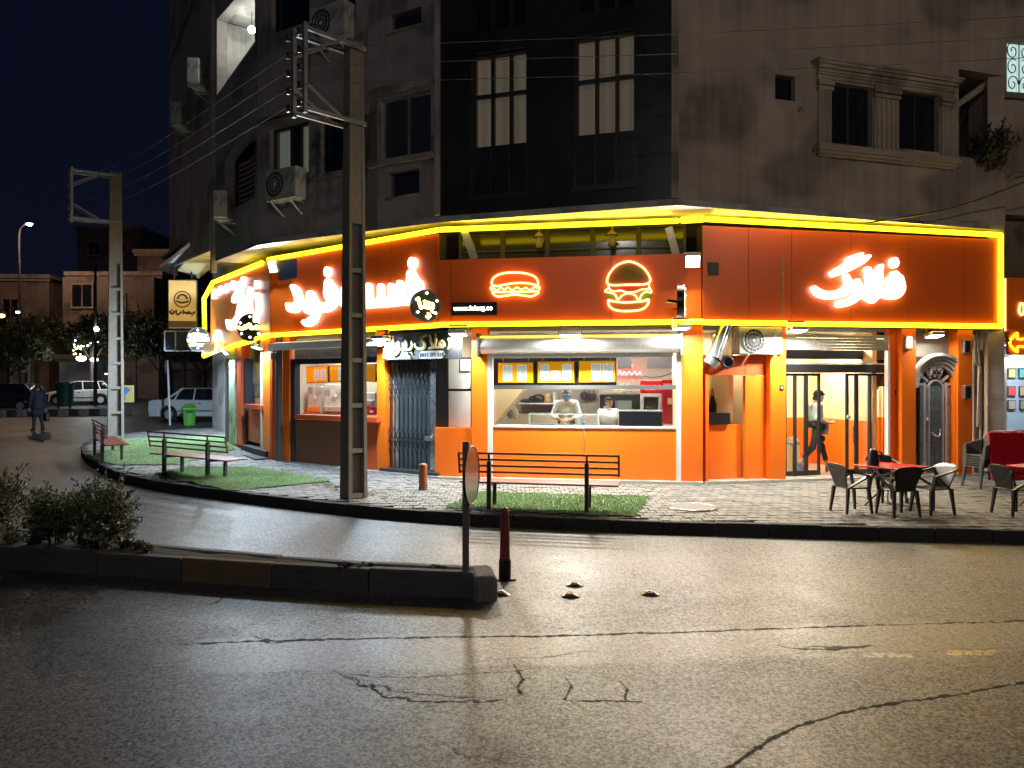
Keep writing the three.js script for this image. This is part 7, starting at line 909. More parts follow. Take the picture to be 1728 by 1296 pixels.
// ------------------------------------------------------------------ neighbour shop at the right edge
{
  const NB = plane([9.72, -16.05], [14.5, -16.9]), g = thing('neighbour_shop', 'grey shop with a white framed window at the frame edge', 'shop front'), z = 0;
  const b = (n, x0, x1, y0, y1, z0, z1, m, par) => bp(g, NB, n, x0, x1, y0, y1, z0, z1, m, par), L = NB.L;
  bbox(g, NB, 'upper_wall', 0.3, L, 5.6, 13, -0.4, -0.1, M.plaster); bbox(g, NB, 'sign_wall', 0, L, 3.15, 5.6, -0.4, -0.12, std(rgb(0.2, 0.16, 0.12), 0.85, { map: rep(grimeT, 0.5) })); b('corner_column', 1643, 1657, 590, 822, -0.3, 0.0, M.plasterGrey); b('window_head', 1658, 1790, 603, 620, -0.2, -0.05, M.white); b('window_post', 1658, 1665, 620, 822, -0.2, -0.05, M.white); b('window_post', 1692, 1699, 620, 822, -0.2, -0.05, M.white); bbox(g, NB, 'plinth', 0, L, 0.1, 0.45, -0.4, 0.02, M.marble);
  const pane = b('pane', 1665, 1692, 621, 812, -0.13, -0.12, M.glass); void pane; b('pane', 1699, 1790, 621, 812, -0.13, -0.12, M.glass);
  bbox(g, NB, 'inner_wall', 0.1, L, 0.3, 3.15, -2.4, -2.3, std(rgb(0.2, 0.26, 0.34), 0.8, { map: rep(panelT, 1) })); bbox(g, NB, 'inner_floor', 0.1, L, 0.2, 0.3, -2.3, -0.2, M.floorTile); bbox(g, NB, 'inner_ceiling', 0.1, L, 3.05, 3.15, -2.3, -0.2, M.ceil); bbox(g, NB, 'inner_side', 0.0, 0.1, 0.3, 3.15, -2.3, -0.3, M.plasterGrey);
  const pipe = [[1645, 565], [1647, 612], [1652, 616], [1652, 640], [1650, 720]].map(([x, y]) => [NB.u(x, 0.06), NB.y(y, x, 0.06), 0.06]); bmesh(g, NB, 'wall_pipe', tube(pipe, 0.03, 40, 8), M.acWhite); bmesh(g, NB, 'wall_pipe', tube([[1650, 560], [1652, 600], [1656, 640], [1654, 760], [1656, 818]].map(([x, y]) => [NB.u(x, 0.05), NB.y(y, x, 0.05), 0.05]), 0.022, 40, 8), M.acWhite);
  const lg = (n, lab, cat, px, py, zz, fn) => { const q = fthing(NB, NB.u(px, zz), NB.y(py, px, zz), zz, n, lab, cat); fn(q); };
  lg('round_window_sign', 'round pale sign with red script hanging in the neighbour window', 'sign', 1680, 672, -0.05, (q) => { const t = canvasTex(128, 128, (c) => { c.fillStyle = '#d9d3b4'; c.fillRect(0, 0, 128, 128); c.strokeStyle = '#c8261c'; c.lineWidth = 4; c.beginPath(); c.arc(64, 64, 56, 0, 7); c.stroke(); c.lineWidth = 6; c.beginPath(); c.moveTo(25, 72); c.bezierCurveTo(45, 62, 55, 76, 70, 66); c.bezierCurveTo(85, 60, 95, 66, 108, 50); c.stroke(); c.fillStyle = '#c8261c'; c.fillRect(62, 84, 8, 5); c.fillRect(74, 84, 6, 5); }), cg = new THREE.CircleGeometry(0.2, 40).translate(0, 0, 0.012); part(q, 'disc', new THREE.CylinderGeometry(0.205, 0.205, 0.02, 40).rotateX(Math.PI / 2), M.red); part(q, 'face', cg, std(rgb(1, 1, 1), 0.5, { map: t })); });
  lg('pink_price_tag', 'pink tag hanging above the round sign', 'tag', 1676, 650, -0.06, (q) => { part(q, 'card', rbox(-0.09, 0.09, -0.05, 0.05, -0.01, 0, 0.004), std(rgb(0.75, 0.06, 0.25), 0.6)); part(q, 'string', cyl([0, 0.05, -0.005], [0.02, 0.3, -0.005], 0.004), M.white); });
  [[1708, 630], [1726, 630], [1708, 660], [1727, 660], [1708, 683], [1728, 683]].forEach(([x, y], i) => lg('framed_picture', ['picture with a yellow bird shape, upper row', 'teal picture, upper row at the frame edge', 'picture with a red label, middle row', 'brown picture, middle row at the frame edge', 'dark picture of figures, lower row', 'dark picture, lower row at the frame edge'][i], 'picture', x, y, -2.25, (q) => { part(q, 'frame', rbox(-0.11, 0.11, -0.12, 0.12, -0.03, 0, 0.006), M.dark); part(q, 'print', boxG(-0.09, 0.09, -0.1, 0.1, 0.001, 0.004), std(rgb(...[[0.4, 0.36, 0.15], [0.08, 0.35, 0.4], [0.5, 0.04, 0.06], [0.3, 0.24, 0.16], [0.22, 0.22, 0.2], [0.2, 0.18, 0.16]][i]), 0.6, { map: rep(concT, 5) })); }));
  for (const [a, c, lab] of [[1664, 1695, 'short strip lamp at the end of the neighbour window head'], [1706, 1790, 'long strip lamp over the neighbour window']]) { const u0 = NB.u(a, 0.02), u1 = NB.u(c, 0.02), y = NB.y(600, a, 0.02), q = fthing(NB, (u0 + u1) / 2, y, 0.02, 'strip_lamp', lab, 'lamp'); part(q, 'body', rbox(-(u1 - u0) / 2, (u1 - u0) / 2, 0.0, 0.05, -0.06, 0.02, 0.008), M.alu); part(q, 'tube', boxG(-(u1 - u0) / 2 + 0.02, (u1 - u0) / 2 - 0.02, -0.012, -0.001, -0.05, 0.015), glow(1, 1, 1, 6)); rectLight(q, u1 - u0, 0.06, rgb(1, 0.98, 0.95), 40, [0, -0.03, -0.02], [0, -1, 0]); }
  { const q = fthing(NB, NB.u(1745, -1.2), 3.0, -1.2, 'ceiling_lamp', 'flat ceiling lamp inside the neighbour shop', 'ceiling lamp', 'ceiling lamps in the shop'); part(q, 'tray', rbox(-0.6, 0.6, 0, 0.04, -0.3, 0.3, 0.01), M.white); part(q, 'diffuser', boxG(-0.57, 0.57, -0.012, -0.001, -0.27, 0.27), glow(0.95, 1, 1, 2)); rectLight(q, 1.1, 0.5, rgb(0.95, 1, 1), 34, [0, -0.03, 0], [0, -1, 0]); }
  // its orange sign and neon arrow
  { const u0 = NB.u(1699, 0.25), q = fthing(NB, u0 + 1, NB.y(560, 1712, 0.25), 0.2, 'side_sign', 'orange sign box with white neon letters at the frame edge', 'shop sign'); fbox(q, 'box', u0, u0 + 2.6, NB.y(558, 1712, 0.25), NB.y(468, 1712, 0.25), -0.1, 0.2, M.orange); part(q, 'letter', fg(q, tube([[1722, 512], [1720, 525], [1724, 532], [1728, 525], [1726, 512], [1722, 512]].map(([x, y]) => [NB.u(x, 0.22), NB.y(y, x, 0.22), 0.22]), 0.016, 40, 6)), neonWarm); part(q, 'neon_edge', fg(q, cyl([u0, NB.y(470, 1712, 0.25), 0.2], [u0, NB.y(558, 1712, 0.25), 0.2], 0.02)), neonWarm); }
  { const P = (x, y) => [NB.u(x, 0.3), NB.y(y, x, 0.3), 0.3], q = fthing(NB, ...P(1725, 576), 'neon_arrow', 'yellow neon arrow on a red plate at the frame edge', 'neon sign'); part(q, 'plate', fg(q, boxG(P(1704, 0)[0], P(1704, 0)[0] + 1.2, P(1720, 598)[1], P(1720, 556)[1], 0.2, 0.27)), M.rust); part(q, 'neon_tube', fg(q, tube([P(1704, 578), P(1717, 562), P(1717, 571), P(1760, 571), P(1760, 586), P(1717, 586), P(1717, 594)], 0.022, 120, 6, true)), neonYellow); part(q, 'bracket', fg(q, tube([P(1696, 576), P(1700, 573), P(1704, 576)], 0.02, 12, 6)), M.dark); rectLight(q, 0.5, 0.4, rgb(1, 0.7, 0.1), 1, [0, 0, 0.1], [0, 0, 1]); }
  // lit upstairs window with a wrought iron grille
  { const pl = plane([10.0, -15.85], [15, -16.8]), r = pxr(pl, 1696, 1760, 75, 158, 0.02), q = fthing(pl, (r[0] + r[1]) / 2, r[2], 0.02, 'grille_window', 'lit window behind a scrolled iron grille above the neighbour shop', 'window'); part(q, 'frame', fg(q, merge([boxG(r[0] - 0.12, r[1], r[2] - 0.12, r[2], -0.05, 0.06), boxG(r[0] - 0.12, r[1], r[3], r[3] + 0.12, -0.05, 0.06), boxG(r[0] - 0.12, r[0], r[2], r[3], -0.05, 0.06)])), M.trim); part(q, 'lit_pane', fg(q, boxG(r[0], r[1], r[2], r[3], -0.04, -0.02)), coolPane); const sc = []; for (let i = 0; i < 3; i++) for (let j = 0; j < 3; j++) { const cx = lerp(r[0], r[1], (i + 0.5) / 3), cy = lerp(r[2], r[3], (j + 0.5) / 3), s = (r[1] - r[0]) / 6.5, c = []; for (let k = 0; k <= 14; k++) { const a = k * 0.55 + j, rad = s * (1 - k / 18); c.push(V(cx + Math.cos(a) * rad * (i % 2 ? -1 : 1), cy + Math.sin(a) * rad * 1.3, 0.05)); } sc.push(tube(c, 0.011, 40, 5)); } for (let i = 0; i <= 3; i++) sc.push(cyl([lerp(r[0], r[1], i / 3), r[2], 0.05], [lerp(r[0], r[1], i / 3), r[3], 0.05], 0.011, 0.011, 6)); part(q, 'iron_grille', fg(q, merge(sc)), M.wire);
    const w = thing('side_building', 'brown building with a grilled window beside the apartment block', 'building'); bbox(w, pl, 'wall', -0.15, 6, 5.62, 13, -0.6, -0.055, M.plaster); bmesh(w, pl, 'arch_trim', tube([[pl.u(1694, 0.05), pl.y(312, 1694, 0.05), 0.02], [pl.u(1706, 0.05), pl.y(298, 1706, 0.05), 0.02], [pl.u(1735, 0.05), pl.y(290, 1735, 0.05), 0.02]], 0.06, 16, 6), M.trim); bbox(w, pl, 'roof', -0.15, 6, 13.004, 13.2, -4, 0, M.plasterGrey); }
}

// ------------------------------------------------------------------ cars
function wheel(g, x, z, r, side) { const w = part(g, 'wheel', new THREE.TorusGeometry(r - 0.075, 0.078, 12, 32).scale(1, 1, 1.2).translate(x, r, z), std(rgb(0.015, 0.015, 0.016), 0.85)); part(w, 'rim', merge([new THREE.CylinderGeometry(r - 0.11, r - 0.11, 0.06, 28).rotateX(Math.PI / 2).translate(x, r, z + side * 0.05), ...[0, 1, 2, 3, 4, 5, 6].map((k) => rbox(-0.02, 0.02, 0.04, r - 0.13, 0.08 * side - 0.012, 0.08 * side + 0.012, 0.006).rotateZ(k * 0.9).translate(x, r, z))]), phys(rgb(0.5, 0.5, 0.5), 0.35, { metalness: 0.6 })); }
// a car body swept across its width: lower hull with wheel arches, glass house with pillars and roof
function car(label, pos, ry, paint, o) {
  const g = thing('parked_car', label, 'car', pos, ry, 'cars parked on the side streets'), { L, hull, roof, wx, r = 0.3, W = 0.82, belt } = o;
  const s = new THREE.Shape(); hull.forEach(([x, y], i) => (i ? s.lineTo(x, y) : s.moveTo(x, y)));
  for (const x of [wx[1], wx[0]]) { s.lineTo(x + r * 1.22, 0.2); s.absarc(x, r, r * 1.2, -0.3, Math.PI + 0.3, false); s.lineTo(x - r * 1.22, 0.2); }
  const q = new THREE.ExtrudeGeometry(s, { depth: W * 2 - 0.12, bevelEnabled: true, bevelSize: 0.05, bevelThickness: 0.06, bevelSegments: 3, bevelOffset: -0.05, curveSegments: 10 }).translate(0, 0, -W + 0.06); part(g, 'body', q, paint);
  part(g, 'underside', boxG(hull[0][0] + 0.15, hull[hull.length - 1][0] - 0.15, 0.17, 0.42, -W + 0.18, W - 0.18), M.black);
  const [b0, r0, r1, b1, yr] = roof, T = 0.16, P = (x, y, z) => [x, y, z], pil = (a, b, w) => merge([1, -1].map((d) => bar(P(a, belt, d * (W - 0.045)), P(b, yr - 0.02, d * (W - T - 0.03)), w, 0.05, [0, 0, 1])));
  { const pts = [], I = [], ring = (z0, z1) => [[b0, belt - 0.01, z0], [r0, yr - 0.03, z1], [r1, yr - 0.03, z1], [b1, belt - 0.01, z0]]; for (const v of [...ring(W - 0.05, W - T - 0.02), ...ring(-W + 0.05, -W + T + 0.02)]) pts.push(...v); I.push(0, 2, 1, 0, 3, 2, 4, 5, 6, 4, 6, 7, 0, 1, 5, 0, 5, 4, 3, 7, 6, 3, 6, 2, 1, 2, 6, 1, 6, 5); const h = new THREE.BufferGeometry(); h.setAttribute('position', new THREE.Float32BufferAttribute(pts, 3)); h.setIndex(I); const n = h.toNonIndexed(); n.computeVertexNormals(); part(g, 'windows', n, M.darkGlass); }
  part(g, 'roof', rbox(r0 - 0.06, r1 + 0.06, yr - 0.045, yr, -W + T - 0.01, W - T + 0.01, 0.022, 3), paint); for (const [a, b, w] of [[b0, r0, 0.07], [b1, r1, 0.06], ...(o.pillars ?? [])]) part(g, 'pillar', pil(a, b, w), paint);
  for (const x of wx) for (const d of [-1, 1]) wheel(g, x, d * (W - 0.1), r, d);
  for (const d of [-1, 1]) { part(g, 'tail_lamp', rbox(hull[0][0] - 0.012, hull[0][0] + 0.08, 0.62, 0.78, d * (W - 0.2) - 0.16, d * (W - 0.2) + 0.17, 0.015), phys(rgb(0.3, 0.02, 0.02), 0.2)); part(g, 'headlamp', rbox(hull[hull.length - 1][0] - 0.09, hull[hull.length - 1][0] + 0.015, 0.56, 0.72, d * (W - 0.22) - 0.17, d * (W - 0.22) + 0.18, 0.02), phys(rgb(0.75, 0.75, 0.72), 0.12, { metalness: 0.3 })); part(g, 'door_handle', rbox(o.hx - 0.08, o.hx + 0.08, belt - 0.17, belt - 0.13, d * W - 0.012, d * W + 0.014, 0.01), M.dark); part(g, 'door_seam', boxG(o.sx - 0.006, o.sx + 0.006, 0.32, belt - 0.02, d * W - 0.006, d * W + 0.004), M.dark); part(g, 'side_trim', rbox(wx[0] + r * 1.3, wx[1] - r * 1.3, 0.42, 0.47, d * W - 0.01, d * W + 0.018, 0.01), M.dark); part(g, 'mirror', rbox(b1 - 0.32, b1 - 0.12, belt, belt + 0.13, d * (W + 0.1) - 0.06, d * (W + 0.1) + 0.06, 0.03), paint); }
  part(g, 'rear_bumper', rbox(hull[0][0] - 0.06, hull[0][0] + 0.14, 0.3, 0.52, -W + 0.03, W - 0.03, 0.04, 3), o.bumper ?? paint); part(g, 'front_bumper', rbox(hull[hull.length - 1][0] - 0.14, hull[hull.length - 1][0] + 0.06, 0.26, 0.5, -W + 0.03, W - 0.03, 0.04, 3), o.bumper ?? paint); part(g, 'number_plate', boxG(hull[0][0] - 0.07, hull[0][0] - 0.062, 0.36, 0.46, -0.25, 0.25), M.white); void L;
  return g;
}
const silver = phys(rgb(0.62, 0.64, 0.66), 0.3, { metalness: 0.25, clearcoat: 0.8, clearcoatRoughness: 0.08 }), offWhite = phys(rgb(0.66, 0.62, 0.54), 0.3, { clearcoat: 0.8, clearcoatRoughness: 0.1 });
{ const d = 33.4, x = (264 - CX) / F * d; car('silver sedan parked behind the green litter bin', [x + 2.15, H(d), -d], 0.06, silver, { hull: [[-2.1, 0.2], [-2.15, 0.5], [-2.12, 0.86], [-1.95, 0.92], [-1.3, 0.93], [1.0, 0.9], [1.95, 0.76], [2.12, 0.66], [2.14, 0.2]], roof: [-1.42, -0.72, 0.42, 1.12, 1.42], belt: 0.9, wx: [-1.3, 1.25], hx: 0.0, sx: -0.22, pillars: [[-0.26, -0.22, 0.06], [-1.05, -0.82, 0.05]], bumper: phys(rgb(0.1, 0.1, 0.11), 0.5) }); }
{ const q = gpt(132, 683), hb = { hull: [[-1.75, 0.2], [-1.8, 0.5], [-1.78, 0.9], [-1.7, 0.96], [0.85, 0.9], [1.5, 0.78], [1.72, 0.64], [1.75, 0.2]], roof: [-1.72, -1.3, 0.2, 0.95, 1.44], belt: 0.9, wx: [-1.15, 1.15], hx: 0.0, sx: -0.2, pillars: [[-0.22, -0.2, 0.06], [-1.15, -1.0, 0.06]] };
  car('small cream hatchback parked beyond the green wheelie bin', [q.x, q.y, q.z], Math.PI + 0.55, offWhite, hb); const p = gpt(8, 694); car('dark hatchback parked at the frame edge under the clipped trees', [p.x, p.y, p.z], Math.PI + 0.1, phys(rgb(0.02, 0.022, 0.026), 0.25, { clearcoat: 1, clearcoatRoughness: 0.05 }), hb); }

// ------------------------------------------------------------------ side street furniture
{ const q = gpt(319, 716, 0.04), g = thing('litter_bin', 'bright green litter bin with a peaked lid before the silver sedan', 'litter bin', [q.x, q.y - 0.04, q.z], 0.5), gm = phys(rgb(0.1, 0.42, 0.05), 0.5, { map: rep(panelT, 1) }); part(g, 'bin_body', new THREE.CylinderGeometry(0.33, 0.27, 0.62, 4).rotateY(Math.PI / 4).translate(0, 0.31, 0), gm); part(g, 'bin_hood', merge([rbox(-0.27, 0.27, 0.63, 0.7, -0.27, 0.27, 0.02), new THREE.CylinderGeometry(0.2, 0.37, 0.16, 4).rotateY(Math.PI / 4).translate(0, 0.78, 0)]), gm); part(g, 'slot', boxG(-0.15, 0.15, 0.5, 0.6, 0.215, 0.235), M.dark); }
{ const q = gpt(287, 716, 0.04), g = thing('no_entry_sign', 'white post with a red round sign seen edge-on', 'traffic sign', [q.x, q.y - 0.04, q.z]); part(g, 'post', cyl([0, 0, 0], [-0.1, 2.6, 0], 0.045, 0.04, 12), M.white); part(g, 'disc', new THREE.CylinderGeometry(0.3, 0.3, 0.02, 32).rotateX(Math.PI / 2).rotateY(-1.2).translate(-0.16, 2.35, 0.05), phys(rgb(0.4, 0.05, 0.05), 0.4)); part(g, 'disc_face', new THREE.CylinderGeometry(0.22, 0.22, 0.024, 32).rotateX(Math.PI / 2).rotateY(-1.2).translate(-0.16, 2.35, 0.05), M.white); }
{ const q = gpt(213, 742, KERB), g = thing('warning_sign', 'yellow and blue sign on a post behind the far pole', 'traffic sign', [q.x - 0.36, q.y, q.z - 0.5]); part(g, 'post', cyl([0, 0, 0], [0, 2.4, 0], 0.035), M.concrete); part(g, 'plate', rbox(-0.1, 0.32, 1.1, 1.62, 0.03, 0.05, 0.008).rotateY(0.3), phys(rgb(0.2, 0.16, 0.05), 0.6)); part(g, 'arrow', extr(poly([[-0.05, 1.2], [0.1, 1.18], [0.06, 1.3], [0.24, 1.5], [0.1, 1.58], [0.0, 1.4]]), 0.006, 0.055).rotateY(0.3), phys(rgb(0.03, 0.06, 0.2), 0.5)); }
{ const q = gpt(110, 690), g = thing('wheelie_bin', 'tall dark green municipal bin before the cream hatchback', 'bin', [q.x, q.y, q.z], 0.2), gm = phys(rgb(0.02, 0.1, 0.06), 0.5); part(g, 'tub', new THREE.CylinderGeometry(0.5, 0.42, 1.25, 4).rotateY(Math.PI / 4).translate(0, 0.75, 0), gm); part(g, 'lid', rbox(-0.4, 0.4, 1.38, 1.48, -0.42, 0.42, 0.04), gm); for (const s of [-1, 1]) part(g, 'castor', cyl([s * 0.3, 0.08, 0.25], [s * 0.3 + 0.05, 0.08, 0.25], 0.08, 0.08, 14), M.black); }
{ const g = new THREE.Group(); g.name = 'median_kerb'; g.userData.kind = 'structure'; scene.add(g); for (let k = 0; k < 16; k++) { const q = gpt(-60 + k * 17.5, 704 - k * 0.25), L = 0.52; const m = part(g, 'kerb_stone', rbox(-L, L, -0.1, 0.32, -0.12, 0.12, 0.03), std(k % 2 ? rgb(0.3, 0.27, 0.22) : rgb(0.05, 0.045, 0.042), 0.85, { map: rep(concT, 1) })); m.position.set(q.x, q.y, q.z); m.rotation.y = -0.12; } }
// lightbox of the insurance office, and the raking sign above it
{ const d = 25, p = at(308, 555, d), g = thing('insurance_lightbox', 'upright amber lightbox with a round emblem and Persian lettering', 'sign', p, 0.12), w = 47 / F * d, h = 83 / F * d, am = new THREE.MeshStandardMaterial({ color: rgb(0.5, 0.32, 0.1), roughness: 0.5, emissive: rgb(0.62, 0.36, 0.1), emissiveIntensity: 0.22 }); part(g, 'frame', rbox(-w / 2, w / 2, 0, h, -0.12, 0, 0.015), M.steel); part(g, 'lit_face', boxG(-w / 2 + 0.03, w / 2 - 0.03, 0.03, h - 0.03, 0.001, 0.01), am); const dk = std(rgb(0.09, 0.06, 0.035), 0.7); part(g, 'emblem', merge([new THREE.TorusGeometry(w * 0.28, 0.02, 8, 40).translate(0, h * 0.6, 0.012), new THREE.TorusGeometry(w * 0.16, 0.035, 8, 30, Math.PI).translate(0, h * 0.6, 0.012), stroke([[-w * 0.2, h * 0.56, 0.025], [0, h * 0.53, 0.03], [w * 0.2, h * 0.56, 0.025]], 0.01, 0.011)]), dk);
  part(g, 'lettering', merge([stroke([[0.38, 0.55, 0.03], [0.33, 0.5, 0.03], [0.24, 0.52, 0.03], [0.2, 0.56, 0.03]], 0.01, 0.011), stroke([[0.2, 0.5, 0.03], [0.12, 0.52, 0.04], [0.06, 0.54, 0.03]], 0.01, 0.012), stroke([[0.02, 0.6, 0.025], [0.02, 0.5, 0.025]], 0.01, 0.011), stroke([[-0.05, 0.54, 0.03], [-0.1, 0.48, 0.03], [-0.16, 0.46, 0.03]], 0.01, 0.011), stroke([[-0.19, 0.6, 0.025], [-0.19, 0.5, 0.025]], 0.01, 0.012), stroke([[-0.25, 0.56, 0.03], [-0.32, 0.48, 0.03], [-0.39, 0.56, 0.03]], 0.01, 0.011), sph(-0.32, 0.6, 0.014, 0.028), sph(0.3, 0.43, 0.014, 0.025)]), dk); part(g, 'foot_strip', boxG(-w / 2 + 0.03, w / 2 - 0.03, 0.04, h * 0.16, 0.011, 0.014), std(rgb(0.2, 0.13, 0.07), 0.6)); rectLight(g, w * 0.9, h * 0.9, rgb(1, 0.65, 0.25), 0.5, [0, h / 2, 0.03], [0, 0, 1]); part(g, 'hanger', merge([cyl([-w * 0.3, h, -0.06], [-w * 0.3, h + 0.5, -0.06], 0.02), cyl([w * 0.3, h, -0.06], [w * 0.3, h + 0.5, -0.06], 0.02)]), M.dark); }
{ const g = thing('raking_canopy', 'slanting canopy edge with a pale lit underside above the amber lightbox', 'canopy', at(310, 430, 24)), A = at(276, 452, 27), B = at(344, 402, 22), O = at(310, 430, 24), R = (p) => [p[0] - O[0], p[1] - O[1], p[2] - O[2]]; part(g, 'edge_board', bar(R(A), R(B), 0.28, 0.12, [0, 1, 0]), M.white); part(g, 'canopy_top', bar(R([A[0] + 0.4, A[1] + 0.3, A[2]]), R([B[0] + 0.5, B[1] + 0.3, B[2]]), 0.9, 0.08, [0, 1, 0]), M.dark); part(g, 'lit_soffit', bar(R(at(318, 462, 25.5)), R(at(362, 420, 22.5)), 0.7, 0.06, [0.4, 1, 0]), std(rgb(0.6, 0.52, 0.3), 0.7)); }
{ const g = thing('empty_sign_frame', 'empty rectangular sign frame under the amber lightbox', 'sign frame', at(304, 592, 25)), w = 52 / F * 25, h = 33 / F * 25; for (const [a, b] of [[[-w / 2, 0, 0], [w / 2, 0, 0]], [[-w / 2, h, 0], [w / 2, h, 0]], [[-w / 2, 0, 0], [-w / 2, h, 0]], [[w / 2, 0, 0], [w / 2, h, 0]], [[-w * 0.15, 0, 0], [-w * 0.15, h, 0]]]) part(g, 'frame_bar', bar(a, b, 0.035, 0.035), M.alu); part(g, 'backing', boxG(-w / 2, w / 2, 0, h, -0.06, -0.04), M.navy); }

// ------------------------------------------------------------------ balcony bulb, street lamps and festoon lights
{ const c = C4.pt(C4.u(425, -0.55), C4.y(50, 425, -0.55), -0.55), g = thing('bare_bulb', 'bare white bulb shining in the open balcony', 'light bulb', c); part(g, 'bulb', sph(0, 0, 0, 0.09), glow(1, 1, 0.92, 14)); part(g, 'cord', cyl([0, 0.09, 0], [0, 0.9, 0], 0.008), M.wire); const l = new THREE.PointLight(rgb(0.96, 1, 0.86), 0.8); l.name = 'bare_bulb_lamp'; l.castShadow = true; l.shadow.radius = 3; g.add(l); }
function streetLamp(pos, h, arm_, label, col, I, glowK) {
  const g = thing('street_lamp', label, 'street lamp', pos, 0, 'street lamps'); part(g, 'pole', tube([[0, 0, 0], [0, h * 0.7, 0], [0, h, 0], [arm_[0] * 0.5, h + 0.25, arm_[1] * 0.5], [arm_[0], h + 0.3, arm_[1]]], 0.07, 40, 8), M.dark); const q = [arm_[0] * 1.1, h + 0.26, arm_[1] * 1.1]; part(g, 'lamp_head', sph(...q, 0.3, 1, 0.35, 0.6), M.steel); part(g, 'lamp_glow', sph(q[0], q[1] - 0.1, q[2], 0.19, 1, 0.5, 0.8), glow(...col, glowK)); const l = new THREE.PointLight(rgb(...col), I); l.name = 'street_lamp_light'; l.castShadow = true; l.shadow.radius = 6; l.position.set(q[0], q[1] - 0.32, q[2]); g.add(l); return g;
}
{ const p = at(48, 383, 50); streetLamp([p[0] - 1.2, H(50), p[2] - 1], p[1] - H(50), [1.2, 1], 'sodium street lamp glowing orange above the far houses', [1, 0.62, 0.4], 24, 20); }
streetLamp([13.5, 0.17, -3.2], 8.2, [-1.4, -0.6], 'street lamp on the near pavement beyond the frame, opposite the entrance', [1, 0.83, 0.66], 20, 8);
streetLamp([-1.6, 0, 4.2], 8.8, [0.5, -1.4], 'added unseen street lamp behind the viewer, filling the upper walls', [1, 0.9, 0.85], 19, 8);  // unseen lamp, added to lift the dim upper walls
{ const p = gpt(111, 690), g = thing('park_lamp', 'black lamp post with a small white globe among the trees', 'street lamp', [p.x, p.y, p.z - 3], 0, 'street lamps'); part(g, 'pole', cyl([0, 0, 0], [0, 8.4, 0], 0.11, 0.07, 12), M.black); part(g, 'globe', sph(0.12, 4.6, 0.1, 0.13), glow(0.85, 1, 1, 12)); part(g, 'globe_arm', cyl([0, 4.5, 0], [0.12, 4.6, 0.1], 0.03), M.black); const l = new THREE.PointLight(rgb(0.85, 1, 1), 6); l.name = 'park_lamp_light'; l.position.set(0.12, 4.6, 0.1); l.castShadow = true; g.add(l); }
[[137, 605, 46, 0.22, 1], [159, 607, 46, 0.17, 1], [30, 527, 46, 0.09, 1], [2, 533, 46, 0.16, 0], [179, 631, 46, 0.05, 1]].forEach(([px, py, d, r, w], i) => { const g = thing('shop_lamp', ['widest white shop lamp down the far street', 'second white shop lamp beside the far pole', 'tiny white lamp in the trees at the frame edge', 'orange lamp in the trees at the frame edge', 'tiny low white lamp beside the far pole'][i], 'lamp', at(px, py, d), 0, 'lamps down the far street'), m = w ? glow(0.9, 1, 0.98, 7) : glow(1, 0.6, 0.15, 7); part(g, 'lens', sph(0, 0, 0, r, 1.4, 0.7, 0.6), m); part(g, 'hood', rbox(-r * 1.5, r * 1.5, r * 0.6, r * 0.9, -r, r, 0.01), M.dark); if (r > 0.16) { const l = new THREE.PointLight(rgb(0.9, 0.95, 1), 5); l.name = 'shop_lamp_light'; l.castShadow = true; l.shadow.radius = 10; g.add(l); } });
const festY = glow(1, 0.85, 0.3, 5), festWm = glow(0.8, 0.9, 1, 5);
for (let k = 0; k < 16; k++) { const y = k < 10, p = at(rr(122, y ? 150 : 166), y ? rr(582, 599) : rr(574, 586), 45.5), g = new THREE.Mesh(sph(0, 0, 0, rr(0.03, y ? 0.075 : 0.05), 1, 1, 1, 10, 8), y ? festY : festWm); g.name = uname('festoon_bulb'); g.position.set(...p); tag(g, y ? 'yellow festoon bulb in the far tree' : 'white festoon bulb in the far tree', 'light bulb', y ? 'yellow festoon bulbs' : 'white festoon bulbs'); scene.add(g); }

